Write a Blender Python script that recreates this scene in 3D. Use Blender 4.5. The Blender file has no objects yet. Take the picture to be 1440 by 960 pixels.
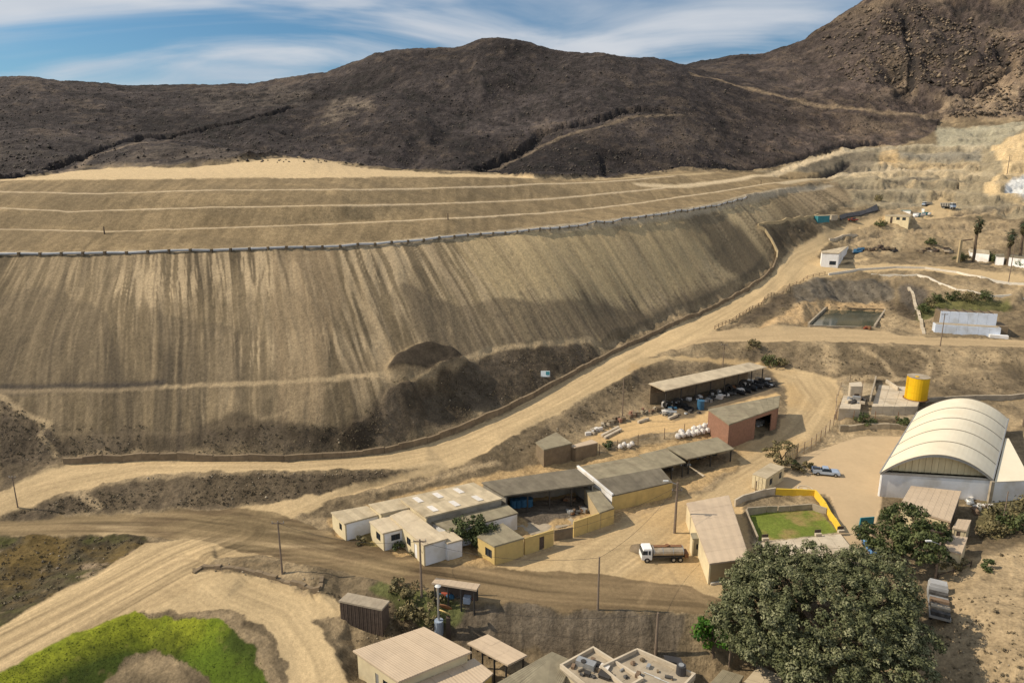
import bpy, bmesh, math, random
import numpy as np
from mathutils import Vector, Matrix, geometry
random.seed(7); np.random.seed(7)
sc = bpy.context.scene
COL = sc.collection
R = math.radians

# ---------------------------------------------------------------- camera, sky, sun, exposure
CAM_H = 50.0
PITCH = R(13.5)
cam_data = bpy.data.cameras.new('camera')
cam_data.sensor_width = 36.0; cam_data.lens = 24.0
cam_data.clip_start = 0.5; cam_data.clip_end = 6000.0
cam = bpy.data.objects.new('camera', cam_data)
cam.location = (0, 0, CAM_H); cam.rotation_euler = (math.pi/2 - PITCH, 0, 0)
COL.objects.link(cam); sc.camera = cam

SUN_TRAVEL = R(-3)          # direction the light travels, measured from +x towards +y
SUN_ELEV = R(40)
sun_data = bpy.data.lights.new('sun', 'SUN')
sun_data.energy = 5.0; sun_data.angle = R(0.5); sun_data.color = (1.0, 0.88, 0.70)
sun = bpy.data.objects.new('sun', sun_data); COL.objects.link(sun)
tv = Vector((math.cos(SUN_TRAVEL)*math.cos(SUN_ELEV), math.sin(SUN_TRAVEL)*math.cos(SUN_ELEV), -math.sin(SUN_ELEV)))
sun.rotation_euler = tv.to_track_quat('-Z', 'Y').to_euler(); sun.location = (-80, 0, 120)

world = bpy.data.worlds.new('World'); sc.world = world; world.use_nodes = True
nt = world.node_tree; nt.nodes.clear()
def WN(t, **k):
    n = nt.nodes.new(t)
    for a, b in k.items(): setattr(n, a, b)
    return n
wo = WN('ShaderNodeOutputWorld'); bgd = WN('ShaderNodeBackground')
sky = WN('ShaderNodeTexSky', sky_type='NISHITA'); sky.sun_disc = False
sky.sun_elevation = SUN_ELEV
# sun stands towards -tv; blender measures rotation clockwise from +y
sky.sun_rotation = math.atan2(-tv.x, -tv.y)
sky.air_density = 1.0; sky.dust_density = 0.6; sky.ozone_density = 2.0
bgd.inputs['Strength'].default_value = 0.055
tc = WN('ShaderNodeTexCoord')
# clouds live on a plane high above: divide the view direction by its height
sep = WN('ShaderNodeSeparateXYZ'); nt.links.new(tc.outputs['Generated'], sep.inputs[0])
mz = WN('ShaderNodeMath', operation='ADD'); mz.inputs[1].default_value = 0.16; nt.links.new(sep.outputs['Z'], mz.inputs[0])
mx = WN('ShaderNodeMath', operation='MAXIMUM'); mx.inputs[1].default_value = 0.03; nt.links.new(mz.outputs[0], mx.inputs[0])
dv = WN('ShaderNodeVectorMath', operation='DIVIDE'); nt.links.new(tc.outputs['Generated'], dv.inputs[0])
cb = WN('ShaderNodeCombineXYZ')
for i in range(3): nt.links.new(mx.outputs[0], cb.inputs[i])
nt.links.new(cb.outputs[0], dv.inputs[1])
mp = WN('ShaderNodeMapping'); mp.inputs['Scale'].default_value = (1.0, 1.5, 0.0); mp.inputs['Rotation'].default_value = (0, 0, R(-20)); mp.inputs['Location'].default_value = (3.1, 0.55, 0)
nt.links.new(dv.outputs[0], mp.inputs[0])
n1 = WN('ShaderNodeTexNoise'); n1.inputs['Scale'].default_value = 0.72; n1.inputs['Detail'].default_value = 7; n1.inputs['Roughness'].default_value = 0.5; n1.inputs['Distortion'].default_value = 1.1
nt.links.new(mp.outputs[0], n1.inputs['Vector'])
mr = WN('ShaderNodeMapRange'); mr.interpolation_type = 'SMOOTHSTEP'
mr.inputs['From Min'].default_value = 0.31; mr.inputs['From Max'].default_value = 0.57; mr.inputs['To Max'].default_value = 0.95
nt.links.new(n1.outputs['Fac'], mr.inputs['Value'])
n2 = WN('ShaderNodeTexNoise'); n2.inputs['Scale'].default_value = 1.9; n2.inputs['Detail'].default_value = 6
nt.links.new(mp.outputs[0], n2.inputs['Vector'])
cr = WN('ShaderNodeMix', data_type='RGBA'); cr.inputs['A'].default_value = (8.2, 9.4, 11.2, 1); cr.inputs['B'].default_value = (14.0, 14.1, 14.3, 1)
nt.links.new(n2.outputs['Fac'], cr.inputs['Factor'])
tint = WN('ShaderNodeMix', data_type='RGBA', blend_type='MULTIPLY'); tint.inputs['Factor'].default_value = 1; tint.inputs['B'].default_value = (0.95, 1.40, 1.62, 1)
nt.links.new(sky.outputs[0], tint.inputs['A'])
cm = WN('ShaderNodeMix', data_type='RGBA')
nt.links.new(mr.outputs[0], cm.inputs['Factor']); nt.links.new(tint.outputs['Result'], cm.inputs['A']); nt.links.new(cr.outputs['Result'], cm.inputs['B'])
nt.links.new(cm.outputs['Result'], bgd.inputs['Color']); nt.links.new(bgd.outputs[0], wo.inputs[0])

sc.view_settings.view_transform = 'Standard'; sc.view_settings.look = 'None'
sc.view_settings.exposure = 0.0; sc.view_settings.gamma = 1.0
sc.render.engine = 'CYCLES'
sc.cycles.max_bounces = 4; sc.cycles.diffuse_bounces = 2

# ---------------------------------------------------------------- survey helpers: a sight line from the drone meets a height or a distance
CP, SP = math.cos(PITCH), math.sin(PITCH)
def ray(px, py):
    u = (px-720)/960.0; v = (480-py)/960.0
    return u, CP + v*SP, -SP + v*CP
def PZ(px, py, z):
    x, y, w = ray(px, py); t = (z-CAM_H)/w
    return (x*t, y*t, z)
def PY(px, py, Y):
    x, y, w = ray(px, py); t = Y/y
    return (x*t, Y, CAM_H + w*t)

# ---------------------------------------------------------------- noise
_T = np.random.RandomState(5).rand(64, 256, 256).astype(np.float32)
def vnoise(x, y, s=0):
    T = _T[s % 64].ravel(); x = np.asarray(x, np.float32); y = np.asarray(y, np.float32)
    ix = np.floor(x); iy = np.floor(y); fx = x-ix; fy = y-iy
    ix = ix.astype(np.int32) & 255; iy = iy.astype(np.int32) & 255; jx = (ix+1) & 255; jy = (iy+1) & 255
    fx = fx*fx*(3-2*fx); fy = fy*fy*(3-2*fy); iy <<= 8; jy <<= 8
    a = T[iy+ix]; c = T[jy+ix]
    a += (T[iy+jx]-a)*fx; c += (T[jy+jx]-c)*fx
    return a+(c-a)*fy-np.float32(.5)
def fbm(x, y, s=0, o=5, g=0.5):
    r = 0; a = 1.0; t = 0
    for k in range(o):
        r = r + a*vnoise(x*(2.03**k)+k*17.3, y*(2.03**k)-k*9.1, s+k); t += a; a *= g
    return r*2/t
def ridged(x, y, s=0, o=5, g=0.5):
    r = 0; a = 1.0; t = 0
    for k in range(o):
        r = r + a*(1-np.abs(vnoise(x*(2.1**k)+k*7.7, y*(2.1**k)+k*3.1, s+k))*4); t += a; a *= g
    return r/t

# ---------------------------------------------------------------- terrain grid: columns fan out, rows spread with distance
NC, NR = 1020, 1010
def aX(c): return c
a_knots = [-1.45, -0.90, 0.90, 1.45]; c_knots = [0, 50, 970, NC-1]
y_knots = [28, 60, 115, 180, 300, 420, 720, 1900]; r_knots = [0, 30, 390, 610, 760, 830, 980, NR-1]
A = np.interp(np.arange(NC), c_knots, a_knots)
YR = np.exp(np.interp(np.arange(NR), r_knots, np.log(y_knots)))
def colrow(X, Y):
    return np.interp(X/Y, a_knots, c_knots), np.interp(np.log(Y), np.log(y_knots), r_knots)
GX = YR[:, None]*A[None, :]; GY = np.repeat(YR[:, None], NC, 1)

ctl = []
def zz(*pts):                       # surveyed line: picture point and height
    for (x0, y0, z0), (x1, y1, z1) in zip(pts, pts[1:]+pts[-1:]):
        n = max(1, int(math.hypot(x1-x0, y1-y0)/14))
        for k in range(n):
            t = k/n; ctl.append(PZ(x0+(x1-x0)*t, y0+(y1-y0)*t, z0+(z1-z0)*t))
def yy(*pts):                       # surveyed line: picture point and distance
    for (x0, y0, z0), (x1, y1, z1) in zip(pts, pts[1:]+pts[-1:]):
        n = max(1, int(math.hypot(x1-x0, y1-y0)/14))
        for k in range(n):
            t = k/n; ctl.append(PY(x0+(x1-x0)*t, y0+(y1-y0)*t, z0+(z1-z0)*t))
# foreground left: junction, roads and the green berm
zz((-250,733,0),(0,733,0),(200,722,0),(330,715,0),(420,745,0))
zz((-250,754,0),(0,752,-.1),(200,752,0),(300,765,0),(420,792,0),(560,822,0),(640,838,0),(700,846,0),(840,858,0),(920,860,0),(1005,862,0))
zz((-250,742,0),(200,738,0),(420,768,0),(620,808,0),(860,835,0),(1010,840,0))
zz((215,765,0),(120,815,-1.0),(0,884,-2.0),(-120,950,-3.0))
zz((320,780,-.1),(200,860,-1.5),(100,900,-2.4),(0,948,-3.2),(-120,1000,-4.2))
zz((260,775,-.1),(120,855,-1.5),(0,915,-2.4))
zz((80,795,-1.8),(0,850,-2.6)); zz((-200,800,-2.2),(-200,860,-3)); zz((150,775,-1.0),(40,820,-2.2))
zz((190,862,-1.5),(290,868,-1.4),(345,890,-1.6),(372,930,-2.4),(385,990,-3.4))
zz((130,962,-4.4),(175,940,-4.2),(212,918,-4),(260,935,-4.1),(300,958,-4.3)); zz((220,960,-4.4),(220,1100,-6)); zz((0,1000,-5),(-200,1080,-6))
zz((265,800,-.5),(275,830,-.9),(330,850,-1.2),(380,862,-1.5),(410,900,-2.2),(425,960,-3.2),(440,1050,-4.6))
zz((350,818,-.8),(440,838,-1),(455,870,-1.5),(470,920,-2.4),(490,960,-3.2),(500,1050,-4.8))
zz((300,783,.4),(370,790,.4),(450,812,.4)); zz((320,804,-.2),(400,818,-.3),(450,838,-.5))
zz((475,862,-1.2),(550,875,-1.6)); zz((480,836,-.9),(560,842,-1.1)); zz((545,858,-1.5),(570,880,-2.8)); zz((495,900,-3),(480,890,-2))
zz((515,950,-5),(560,960,-5.2),(640,965,-5.3),(760,970,-5.4),(900,970,-5.4),(1010,965,-5.3))
zz((560,893,-3.6),(620,905,-4),(700,915,-4.2),(800,925,-4.3),(900,932,-4.5),(960,938,-4.5),(1040,952,-4.8))
zz((500,1100,-7),(800,1100,-7),(1100,1100,-6.5),(1440,1100,-4),(1650,1100,-2))
zz((-300,1100,-7.5),(400,1100,-6))
# front yard, street, court
zz((660,800,0),(760,795,0),(860,760,0),(950,790,0),(1000,820,0)); zz((900,700,0),(960,680,0),(1000,670,.1),(1050,660,.2),(1070,640,.5),(1120,610,1.1),(1150,580,1.8),(1165,550,2.8),(1120,525,3.8),(1060,510,5),(950,503,7),(905,512,6.9))
zz((1000,700,0),(1050,680,0),(1090,655,.1),(1130,640,.1),(1180,612,.2),(1215,612,.2),(1290,614,.2))
zz((1060,700,0),(1140,700,0),(1200,720,0),(1240,700,0)); zz((1110,665,0),(1190,655,0),(1240,650,.1)); zz((1060,800,0),(1120,790,0),(1200,765,0),(1235,745,-.2))
zz((1240,700,0),(1300,705,0),(1400,705,.2),(1440,700,.5),(1600,690,1)); zz((1240,765,-.6),(1300,790,-.6),(1360,780,0),(1440,760,1.2),(1600,740,2.5))
zz((1050,880,-1.5),(1060,915,-4),(1100,960,-5)); zz((1200,830,-1),(1200,900,-3.6),(1200,970,-5)); zz((1310,800,-.8),(1310,850,-1.6),(1320,900,-2.6),(1310,970,-4))
zz((1340,830,-.3),(1380,812,.6),(1440,800,1.4),(1600,790,3)); zz((1370,860,.2),(1440,860,1.6),(1600,860,3)); zz((1370,930,-1.6),(1440,930,.2),(1600,930,2))
# buildings row and the bank behind it
zz((470,745,0),(400,735,0),(450,715,.05),(560,697,.15),(600,687,.25),(660,674,.3),(760,657,.6),(850,640,.7),(930,625,.8),(1000,615,.9))
zz((390,724,.1),(460,704,.3),(520,687,.6),(600,669,1.1),(650,653,1.6),(700,630,2.4),(760,594,3.5),(850,545,5.5),(905,516,6.6))
zz((745,645,1.3),(800,630,1.7),(900,608,1.9),(985,598,2))
zz((860,605,2),(900,595,2.1),(980,583,2.2),(1000,570,2.4),(1060,545,2.7),(1090,552,2.7),(1100,580,2),(1085,605,1.5),(1040,620,1.1))
zz((830,597,2.4),(900,575,2.6),(960,562,2.7),(1060,530,3.2)); zz((820,588,2.9),(880,555,4),(915,530,5),(1000,520,4.6),(1080,518,4.2))
# roads up the valley
zz((-250,748,.6),(-60,738,.6),(0,724,.8),(100,690,2.1),(200,668,3.0),(300,660,3.4),(420,660,3.2),(560,658,2.5),(600,650,2.5))
zz((-250,715,1.6),(0,692,2.4),(45,668,3.2),(95,654,3.5),(200,648,3.6),(400,648,3.4),(540,637,2.9),(600,624,3.0),(650,608,3.3))
zz((560,666,1.8),(500,682,1.3),(400,704,.7),(330,718,.2))
zz((230,702,.9),(380,700,.9))
zz((650,608,3.3),(700,586,4.2),(750,562,5.0),(800,534,6.2),(850,508,7.4)); yy((890,486,168),(940,462,184),(1000,437,205),(1050,412,225),(1085,388,240),(1102,360,254),(1130,340,272),(1175,322,290),(1230,308,308))
zz((700,618,3),(760,586,4),(850,542,5.7),(890,524,6.8)); yy((950,490,168),(1000,470,181),(1040,445,200),(1100,405,232),(1150,390,240),(1210,380,246),(1280,379,244),(1350,386,236),(1440,401,222),(1640,420,205))
yy((1130,374,250),(1160,362,262),(1200,352,275),(1175,340,282)); yy((1150,380,245),(1250,372,250),(1350,376,245),(1440,388,232),(1640,405,215))
yy((1230,312,304),(1280,305,312),(1340,302,314),(1420,305,310),(1640,310,300)); yy((1250,292,326),(1340,285,334))
yy((1170,360,266),(1250,362,265),(1350,366,260),(1440,370,255),(1640,380,245)); yy((1200,350,278),(1260,352,276),(1350,352,275),(1440,350,272))
# plateau, pond hollow
zz((940,500,7.5),(1000,478,8.6),(1100,485,8.5),(1200,488,8.4),(1300,490,8.4),(1440,495,8.4),(1640,500,8.4))
zz((1100,466,8.8),(1200,470,8.6),(1300,476,8.5),(1440,474,8.5),(1640,474,8.5))
zz((1130,458,8.6),(1160,436,8.6),(1240,440,8.6),(1245,456,8.6),(1180,448,8.6))
yy((1130,427,208),(1180,422,228),(1240,430,222)); yy((1100,440,202),(1080,430,208)); zz((1320,470,8.5),(1420,470,8.5)); yy((1320,440,206),(1420,436,208),(1440,430,212),(1640,440,200)); yy((1280,430,215),(1260,465,185))
# band of scrub below the plateau
zz((1000,497,7),(1100,505,6),(1250,505,6.4),(1400,510,6.5),(1640,515,6.5))
zz((1050,517,4.9),(1110,528,3.7),(1160,535,3.3),(1190,545,2.8),(1190,590,1.9),(1290,590,1.9))
zz((1190,528,4.4),(1250,525,4.8),(1340,530,4.8),(1440,545,3.8),(1640,560,3)); zz((1195,560,2.4),(1300,560,3),(1440,575,2.8),(1640,590,2.5)); zz((1420,600,1.2),(1440,640,.9),(1640,640,1.5))
zz((1180,598,.8),(1290,600,.8))
# dump face foot, ledge
CREST = [(-260,362,145),(0,358,150),(120,357,150),(300,353,153),(480,347,160),(640,333,176),(760,322,194),(850,313,212),(940,300,235),(1000,290,255),(1050,277,275),(1100,267,300),(1170,255,345)]
zz((-250,560,13),(0,547,13.2),(150,548,13.2),(300,540,13.4),(480,532,13.7),(560,528,13.8),(620,523,13.3),(645,508,13.2),(690,490,13.5),(760,480,13.3),(830,478,11.4),(850,488,9.4)); yy((870,475,172),(930,450,190),(1000,425,212),(1050,398,232),(1075,375,245),(1082,345,254),(1068,322,260))
zz((-250,556,13.4),(0,543,13.6),(150,544,13.6),(300,536,13.8),(480,528,14.1))
zz((-250,640,4.8),(0,640,4.8),(90,642,4.2),(250,641,4.3),(400,641,4.1),(540,629,3.6),(600,616,3.6),(640,603,4),(700,578,5.1),(800,527,6.8),(850,500,8))
zz((0,600,8.4),(150,600,8.2),(300,600,8.0),(420,600,7.8)); zz((540,530,13.8),(560,502,15),(600,491,15.6),(640,497,14.8),(655,505,13.8)); zz((560,560,9.3),(640,555,8.8),(700,540,8.6),(800,505,9.2)); zz((500,600,7.2),(600,590,6.2))
# crest with the pipeline, terraces
yy(*CREST)
yy(*[(x, y-3.0, d+2.5) for x, y, d in CREST[:-1]])
def bench(pts, wid=2.2, drop=1.4):
    yy(*pts); yy(*[(x, y-drop, d+wid) for x, y, d in pts])
B1 = [(-260,320,165),(0,323,163),(150,326,162),(400,318,168),(640,307,187),(700,304,199),(850,292,236),(960,277,270),(1080,259,318),(1150,250,362)]
B2 = [(-260,290,175),(0,293,173),(100,298,172),(300,292,174),(480,289,180),(640,286,202),(700,284,216),(860,272,256),(960,261,292),(1060,249,335)]
B3 = [(-260,268,186),(0,270,184),(130,273,183),(300,268,185),(480,267,190),(640,264,216),(760,259,246),(850,256,272),(950,247,308)]
for b in (B1, B2, B3): bench(b)
yy((-260,254,197),(0,255,196),(90,252,196),(250,250,198),(480,248,205),(640,248,230),(700,248,242),(760,253,256),(840,253,284),(900,248,300),(1000,242,345),(1060,243,362))
yy((60,248,230),(110,242,250),(240,239,262),(350,228,270),(440,226,270),(520,238,264),(620,245,262),(700,247,268)); yy((-260,246,250),(0,248,245))
# upper right quarry
yy((1100,241,378),(1140,226,398),(1190,211,425),(1250,209,430),(1310,206,430),(1390,205,405)); yy((1110,252,362),(1170,246,380),(1250,242,385),(1330,244,375),(1380,247,362))
yy((1200,238,395),(1300,232,397),(1380,230,385)); yy((1160,262,350),(1180,290,325),(1230,294,322)); yy((1250,262,350),(1340,262,350)); yy((1180,258,354),(1240,254,358))
yy((1395,268,326),(1400,250,348),(1420,262,336),(1440,268,331),(1640,285,314)); yy((1420,235,360),(1400,212,390),(1440,190,402),(1640,160,414)); yy((1440,245,350),(1640,250,336)); yy((1390,280,324),(1440,285,320))
yy((1085,320,268),(1150,305,294),(1220,292,318))
# hills
HS = 1.16
def hh(*p): yy(*[(a, b, c*HS) for a, b, c in p])
hh((-260,235,262),(0,250,245),(60,246,250),(110,238,262),(160,210,300),(250,200,315),(330,212,305),(420,224,290),(500,238,290),(560,243,290),(700,246,285),(760,250,275),(850,250,290),(950,236,300),(1050,240,325),(1100,232,335),(1190,203,372))
hh((-260,170,340),(0,170,330),(100,175,335),(220,185,345)); hh((-260,112,440),(0,108,430),(40,107,430),(100,118,440),(150,122,450),(200,127,480),(240,126,500),(300,122,500),(400,113,490),(460,105,480),(500,88,480),(560,70,480),(600,69,478),(640,68,475),(670,57,472),(700,54,470),(740,60,470),(790,75,465),(860,77,460),(900,82,458),(950,96,455),(980,108,450),(1050,124,445),(1120,140,440),(1200,153,430),(1300,166,415),(1320,170,412))
hh((230,197,330),(290,185,345),(350,172,360),(420,150,400)); hh((420,190,350),(520,160,370),(600,170,350),(560,120,420),(480,130,420),(380,140,420),(300,140,430))
hh((700,230,310),(760,205,330),(830,180,345),(900,165,360),(960,162,365)); hh((600,220,315),(680,150,390),(760,120,420),(850,120,410),(950,130,400),(1050,170,385),(1150,180,395),(1250,190,395))
hh((-260,118,560),(0,120,560),(400,125,640),(700,80,620),(850,110,600)); hh((-400,300,1400),(300,300,1400),(800,260,1400),(1100,240,1400))
hh((900,112,640),(955,92,600),(985,82,595),(1010,84,590),(1040,78,590),(1075,76,580),(1100,65,580),(1150,40,585),(1170,28,590),(1215,0,600),(1260,-35,610),(1320,-70,620),(1440,-90,620),(1650,-120,620))
hh((1000,105,500),(1100,120,480),(1200,135,460),(1310,155,430)); hh((1150,90,520),(1220,60,520),(1280,100,470),(1300,140,445),(1255,125,475)); hh((1330,164,420),(1380,160,415),(1440,160,405),(1650,150,395)); hh((1340,120,445),(1400,100,450),(1440,90,440),(1650,60,440)); hh((1330,40,520),(1380,60,500),(1440,20,520),(1640,0,520))
hh((1320,178,398),(1380,176,393),(1440,172,385),(1640,150,375)); hh((1320,200,376),(1390,200,360),(1440,182,360))
for a in (-1.45, -1.15, 1.15, 1.45):      # out of sight at both sides
    for Y, zl, zr in ((28,-6,0),(60,-5,2),(90,0,3),(108,4,3.5),(149,33.5,7),(197,49,10),(300,60,40),(400,110,120),(600,120,230),(1000,100,150),(1700,60,80)):
        ctl.append((a*Y, Y, zl if a < 0 else zr))
for a in np.linspace(-.9, .9, 10): ctl.append((a*28, 28, -8)); ctl.append((a*1700, 1700, 40))

pts = np.array(ctl)
ca, rb = colrow(pts[:, 0], pts[:, 1])
key = np.round(ca/2.5)*10000 + np.round(rb/2.5)
_, ui = np.unique(key, return_index=True)
pts = pts[ui]; ca = ca[ui]; rb = rb[ui]
# height is interpolated across a triangulation of the survey points
res = geometry.delaunay_2d_cdt([Vector((float(a), float(b))) for a, b in zip(ca, rb)], [], [], 0, 0.0001)
vmap = [o[0] if len(o) else -1 for o in res[3]]
GZ = np.full((NR, NC), np.nan)
for f in res[2]:
    i, j, k = (vmap[v] for v in f)
    if min(i, j, k) < 0: continue
    x0, x1, x2 = ca[i], ca[j], ca[k]; y0, y1, y2 = rb[i], rb[j], rb[k]
    det = (y1-y2)*(x0-x2)+(x2-x1)*(y0-y2)
    if abs(det) < 1e-9: continue
    cl, ch = max(0, int(math.floor(min(x0, x1, x2)))), min(NC-1, int(math.ceil(max(x0, x1, x2))))
    rl, rh = max(0, int(math.floor(min(y0, y1, y2)))), min(NR-1, int(math.ceil(max(y0, y1, y2))))
    cc, rr = np.meshgrid(np.arange(cl, ch+1), np.arange(rl, rh+1))
    l0 = ((y1-y2)*(cc-x2)+(x2-x1)*(rr-y2))/det; l1 = ((y2-y0)*(cc-x2)+(x0-x2)*(rr-y2))/det; l2 = 1-l0-l1
    m = (l0 >= -1e-6) & (l1 >= -1e-6) & (l2 >= -1e-6)
    GZ[rr[m], cc[m]] = (l0*pts[i, 2]+l1*pts[j, 2]+l2*pts[k, 2])[m]
bad = np.isnan(GZ)
if bad.any():
    for r in range(NR):
        b = np.isnan(GZ[r])
        if b.any() and (~b).any(): GZ[r, b] = np.interp(np.where(b)[0], np.where(~b)[0], GZ[r, ~b])
def blur(Z, n):
    for _ in range(n):
        P = np.pad(Z, 1, mode='edge')
        Z = (P[1:-1, 1:-1]*2 + P[:-2, 1:-1]+P[2:, 1:-1]+P[1:-1, :-2]+P[1:-1, 2:])/6
    return Z
far = np.clip((GY-245)/60, 0, 1)
GZ = blur(GZ, 3)
GZ = GZ*(1-far) + blur(GZ, 14)*far

def smp(G, X, Y):                       # bilinear look-up of any grid layer
    c, r = colrow(np.asarray(X, float), np.asarray(Y, float))
    c = np.clip(c, 0, NC-1.001); r = np.clip(r, 0, NR-1.001); ci = c.astype(int); ri = r.astype(int); fc = c-ci; fr = r-ri
    return (G[ri, ci]*(1-fc)+G[ri, ci+1]*fc)*(1-fr)+(G[ri+1, ci]*(1-fc)+G[ri+1, ci+1]*fc)*fr
def gz(X, Y): return float(smp(GZ, X, Y))
def hit(px, py, dz=0.0):                # where a sight line meets the ground
    x, y, w = ray(px, py)
    Y = YR[5:]; X = Y*x/y; Zr = CAM_H + Y*w/y; d = Zr - smp(GZ, X, Y) - dz
    i = np.where(d <= 0)[0]
    if len(i) == 0: return PY(px, py, 1200)
    i = int(i[0])
    if i == 0: return PY(px, py, float(Y[0]))
    t = d[i-1]/(d[i-1]-d[i]); Yh = float(Y[i-1]+(Y[i]-Y[i-1])*t)
    return PY(px, py, Yh)
# ---------------------------------------------------------------- regions, relief and earth colours (all in world space)
def poly_world(pp): return [hit(a, b) for a, b in pp]
nzx = fbm(GX/2.2, GY/2.2, 11, 4)*0.9; nzy = fbm(GX/2.2, GY/2.2, 23, 4)*0.9
CW, RW = colrow(GX+nzx, np.maximum(GY+nzy, 28)); C0, R0 = colrow(GX, GY)
def region(pp, warp=True, soft=1):
    """mask of the ground inside an outline"""
    w = [p if len(p) == 3 else hit(*p) for p in pp]
    pc, pr = colrow(np.array([p[0] for p in w]), np.array([p[1] for p in w]))
    m = np.zeros((NR, NC)); pad = 14
    r0, r1 = max(0, int(pr.min())-pad), min(NR, int(pr.max())+pad); c0, c1 = max(0, int(pc.min())-pad), min(NC, int(pc.max())+pad)
    if r1 <= r0 or c1 <= c0: return m
    x = (CW if warp else C0)[r0:r1, c0:c1]; y = (RW if warp else R0)[r0:r1, c0:c1]
    ins = np.zeros(x.shape, bool); n = len(pc)
    for i in range(n):
        x0, y0, x1, y1 = pc[i], pr[i], pc[(i+1) % n], pr[(i+1) % n]
        if y0 == y1: continue
        ins ^= ((y0 > y) != (y1 > y)) & (x < (x1-x0)*(y-y0)/(y1-y0)+x0)
    q = ins.astype(float)
    if soft: q = blur(q, soft)
    m[r0:r1, c0:c1] = q
    return m
def near(pp, w):
    """(distance, signed side, arc length, box) of the ground round a polyline"""
    P = [p if len(p) == 3 else hit(*p) for p in pp]
    pc, pr = colrow(np.array([p[0] for p in P]), np.array([p[1] for p in P]))
    xs = [p[0] for p in P]; ys = [p[1] for p in P]
    r0 = int(max(0, np.interp(np.log(max(28, min(ys)-w)), np.log(y_knots), r_knots)-1)); r1 = int(min(NR, np.interp(np.log(max(ys)+w), np.log(y_knots), r_knots)+2))
    am = min((x-w)/max(28, y-w if x-w < 0 else y+w) for x, y in zip(xs, ys)); ax = max((x+w)/max(28, y-w if x+w > 0 else y+w) for x, y in zip(xs, ys))
    c0 = int(max(0, np.interp(am, a_knots, c_knots)-1)); c1 = int(min(NC, np.interp(ax, a_knots, c_knots)+2))
    X = GX[r0:r1, c0:c1]; Y = GY[r0:r1, c0:c1]
    D = np.full(X.shape, 1e9); S = np.zeros(X.shape); L = np.zeros(X.shape); acc = 0
    for p, q in zip(P, P[1:]):
        dx, dy = q[0]-p[0], q[1]-p[1]; ll = math.hypot(dx, dy)+1e-9
        t = np.clip(((X-p[0])*dx+(Y-p[1])*dy)/ll**2, 0, 1); ex = X-p[0]-t*dx; ey = Y-p[1]-t*dy; d = np.hypot(ex, ey)
        m = d < D; D[m] = d[m]; S[m] = (np.sign(dx*ey-dy*ex)*d)[m]; L[m] = (acc+t*ll)[m]; acc += ll
    return D, S, L, (slice(r0, r1), slice(c0, c1))

LIGHT = np.array((.475, .350, .195)); SANDY = np.array((.49, .365, .205)); OCHRE = np.array((.46, .315, .155)); PALE = np.array((.62, .50, .34))
SCRUB = np.array((.165, .125, .076)); DARKS = np.array((.078, .060, .041)); TANS = np.array((.35, .262, .155)); HILL = np.array((.050, .041, .038))
DUMP = np.array((.160, .121, .072)); TERR = np.array((.245, .180, .100)); CUTDARK = np.array((.030, .026, .024)); WET = np.array((.205, .150, .082))

# relief first: dump face coordinates along its fall lines
crest_w = np.array([PY(*p) for p in CREST]); crest_px = np.array([p[0] for p in CREST])
ss = np.linspace(-260, 1170, 300); cx = np.interp(ss, crest_px, crest_w[:, 0]); cy = np.interp(ss, crest_px, crest_w[:, 1])
fall = np.radians(np.interp(ss, [-260, 0, 60, 150, 250, 350, 440, 545, 640, 850, 1000, 1170], [2, 9, 14, 24, 22, 20, 21, 28, 32, 34, 34, 34]))
arc = np.concatenate([[0], np.cumsum(np.hypot(np.diff(cx), np.diff(cy)))])
FS = np.zeros((NR, NC)); FT = np.zeros((NR, NC))
for r in range(NR):
    xr = np.maximum.accumulate(cx + (cy-YR[r])*np.tan(fall))
    FS[r] = np.interp(GX[r], xr, arc); FT[r] = np.interp(FS[r], arc, cy)-YR[r]
up_edge = [(-260,362),(0,359),(120,358),(300,354),(480,348),(640,334),(760,323),(850,314),(940,301),(1000,291),(1050,278),(1100,268),(1175,256),(1200,285)]
foot = [(1150,300),(1085,315),(1066,322),(1082,345),(1075,375),(1050,398),(1000,425),(930,450),(870,475),(850,488),(830,478),(760,480),(690,490),(655,505),(600,525),(560,535),(520,580),(480,612),(420,622),(250,632),(90,638),(60,600),(0,570),(-260,560)]
M_dump = region(up_edge+foot, soft=2)
# even out the dump face along its contours
K = np.ones(31)/31.0
def hblur(Z, n=1):
    for _ in range(n):
        P = np.pad(Z, ((0, 0), (15, 15)), mode='edge'); cs = np.cumsum(np.pad(P, ((0, 0), (1, 0))), axis=1); Z = (cs[:, 31:]-cs[:, :-31])/31.0
    return Z
Ms = blur(M_dump*(region(up_edge+foot, warp=False) > .5), 6)
GZ = GZ*(1-Ms) + hblur(GZ, 3)*Ms
M_far = np.clip((GY-262)/40, 0, 1)
terr_poly = [(-260,361),(0,358),(300,354),(480,348),(640,333),(850,313),(1000,290),(1100,267),(1172,253),(1172,246),(1110,241),(1060,243),(1000,242),(950,240),(900,248),(840,253),(760,253),(700,247),(480,248),(250,250),(90,250),(0,253),(-260,252)]
M_terr = region(terr_poly, warp=False, soft=1)
top_poly = [(-260,253),(0,252),(30,250),(60,247),(110,241),(240,237),(300,233),(350,227),(440,224),(480,231),(520,238),(620,245),(700,246),(760,252),(700,250),(480,250),(250,252),(90,253)]
M_top = region(top_poly, soft=1)
hill_edge = [(-300,252),(0,252),(60,246),(110,239),(240,235),(300,231),(350,225),(440,222),(480,229),(520,236),(620,243),(700,245),(750,251),(840,252),(900,246),(950,237),(1050,240),(1095,234),(1140,221),(1190,206),(1290,200),(1315,185),(1322,172),(1440,168),(1700,150)]
hw = [hit(a, b+.5) for a, b in hill_edge]
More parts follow.
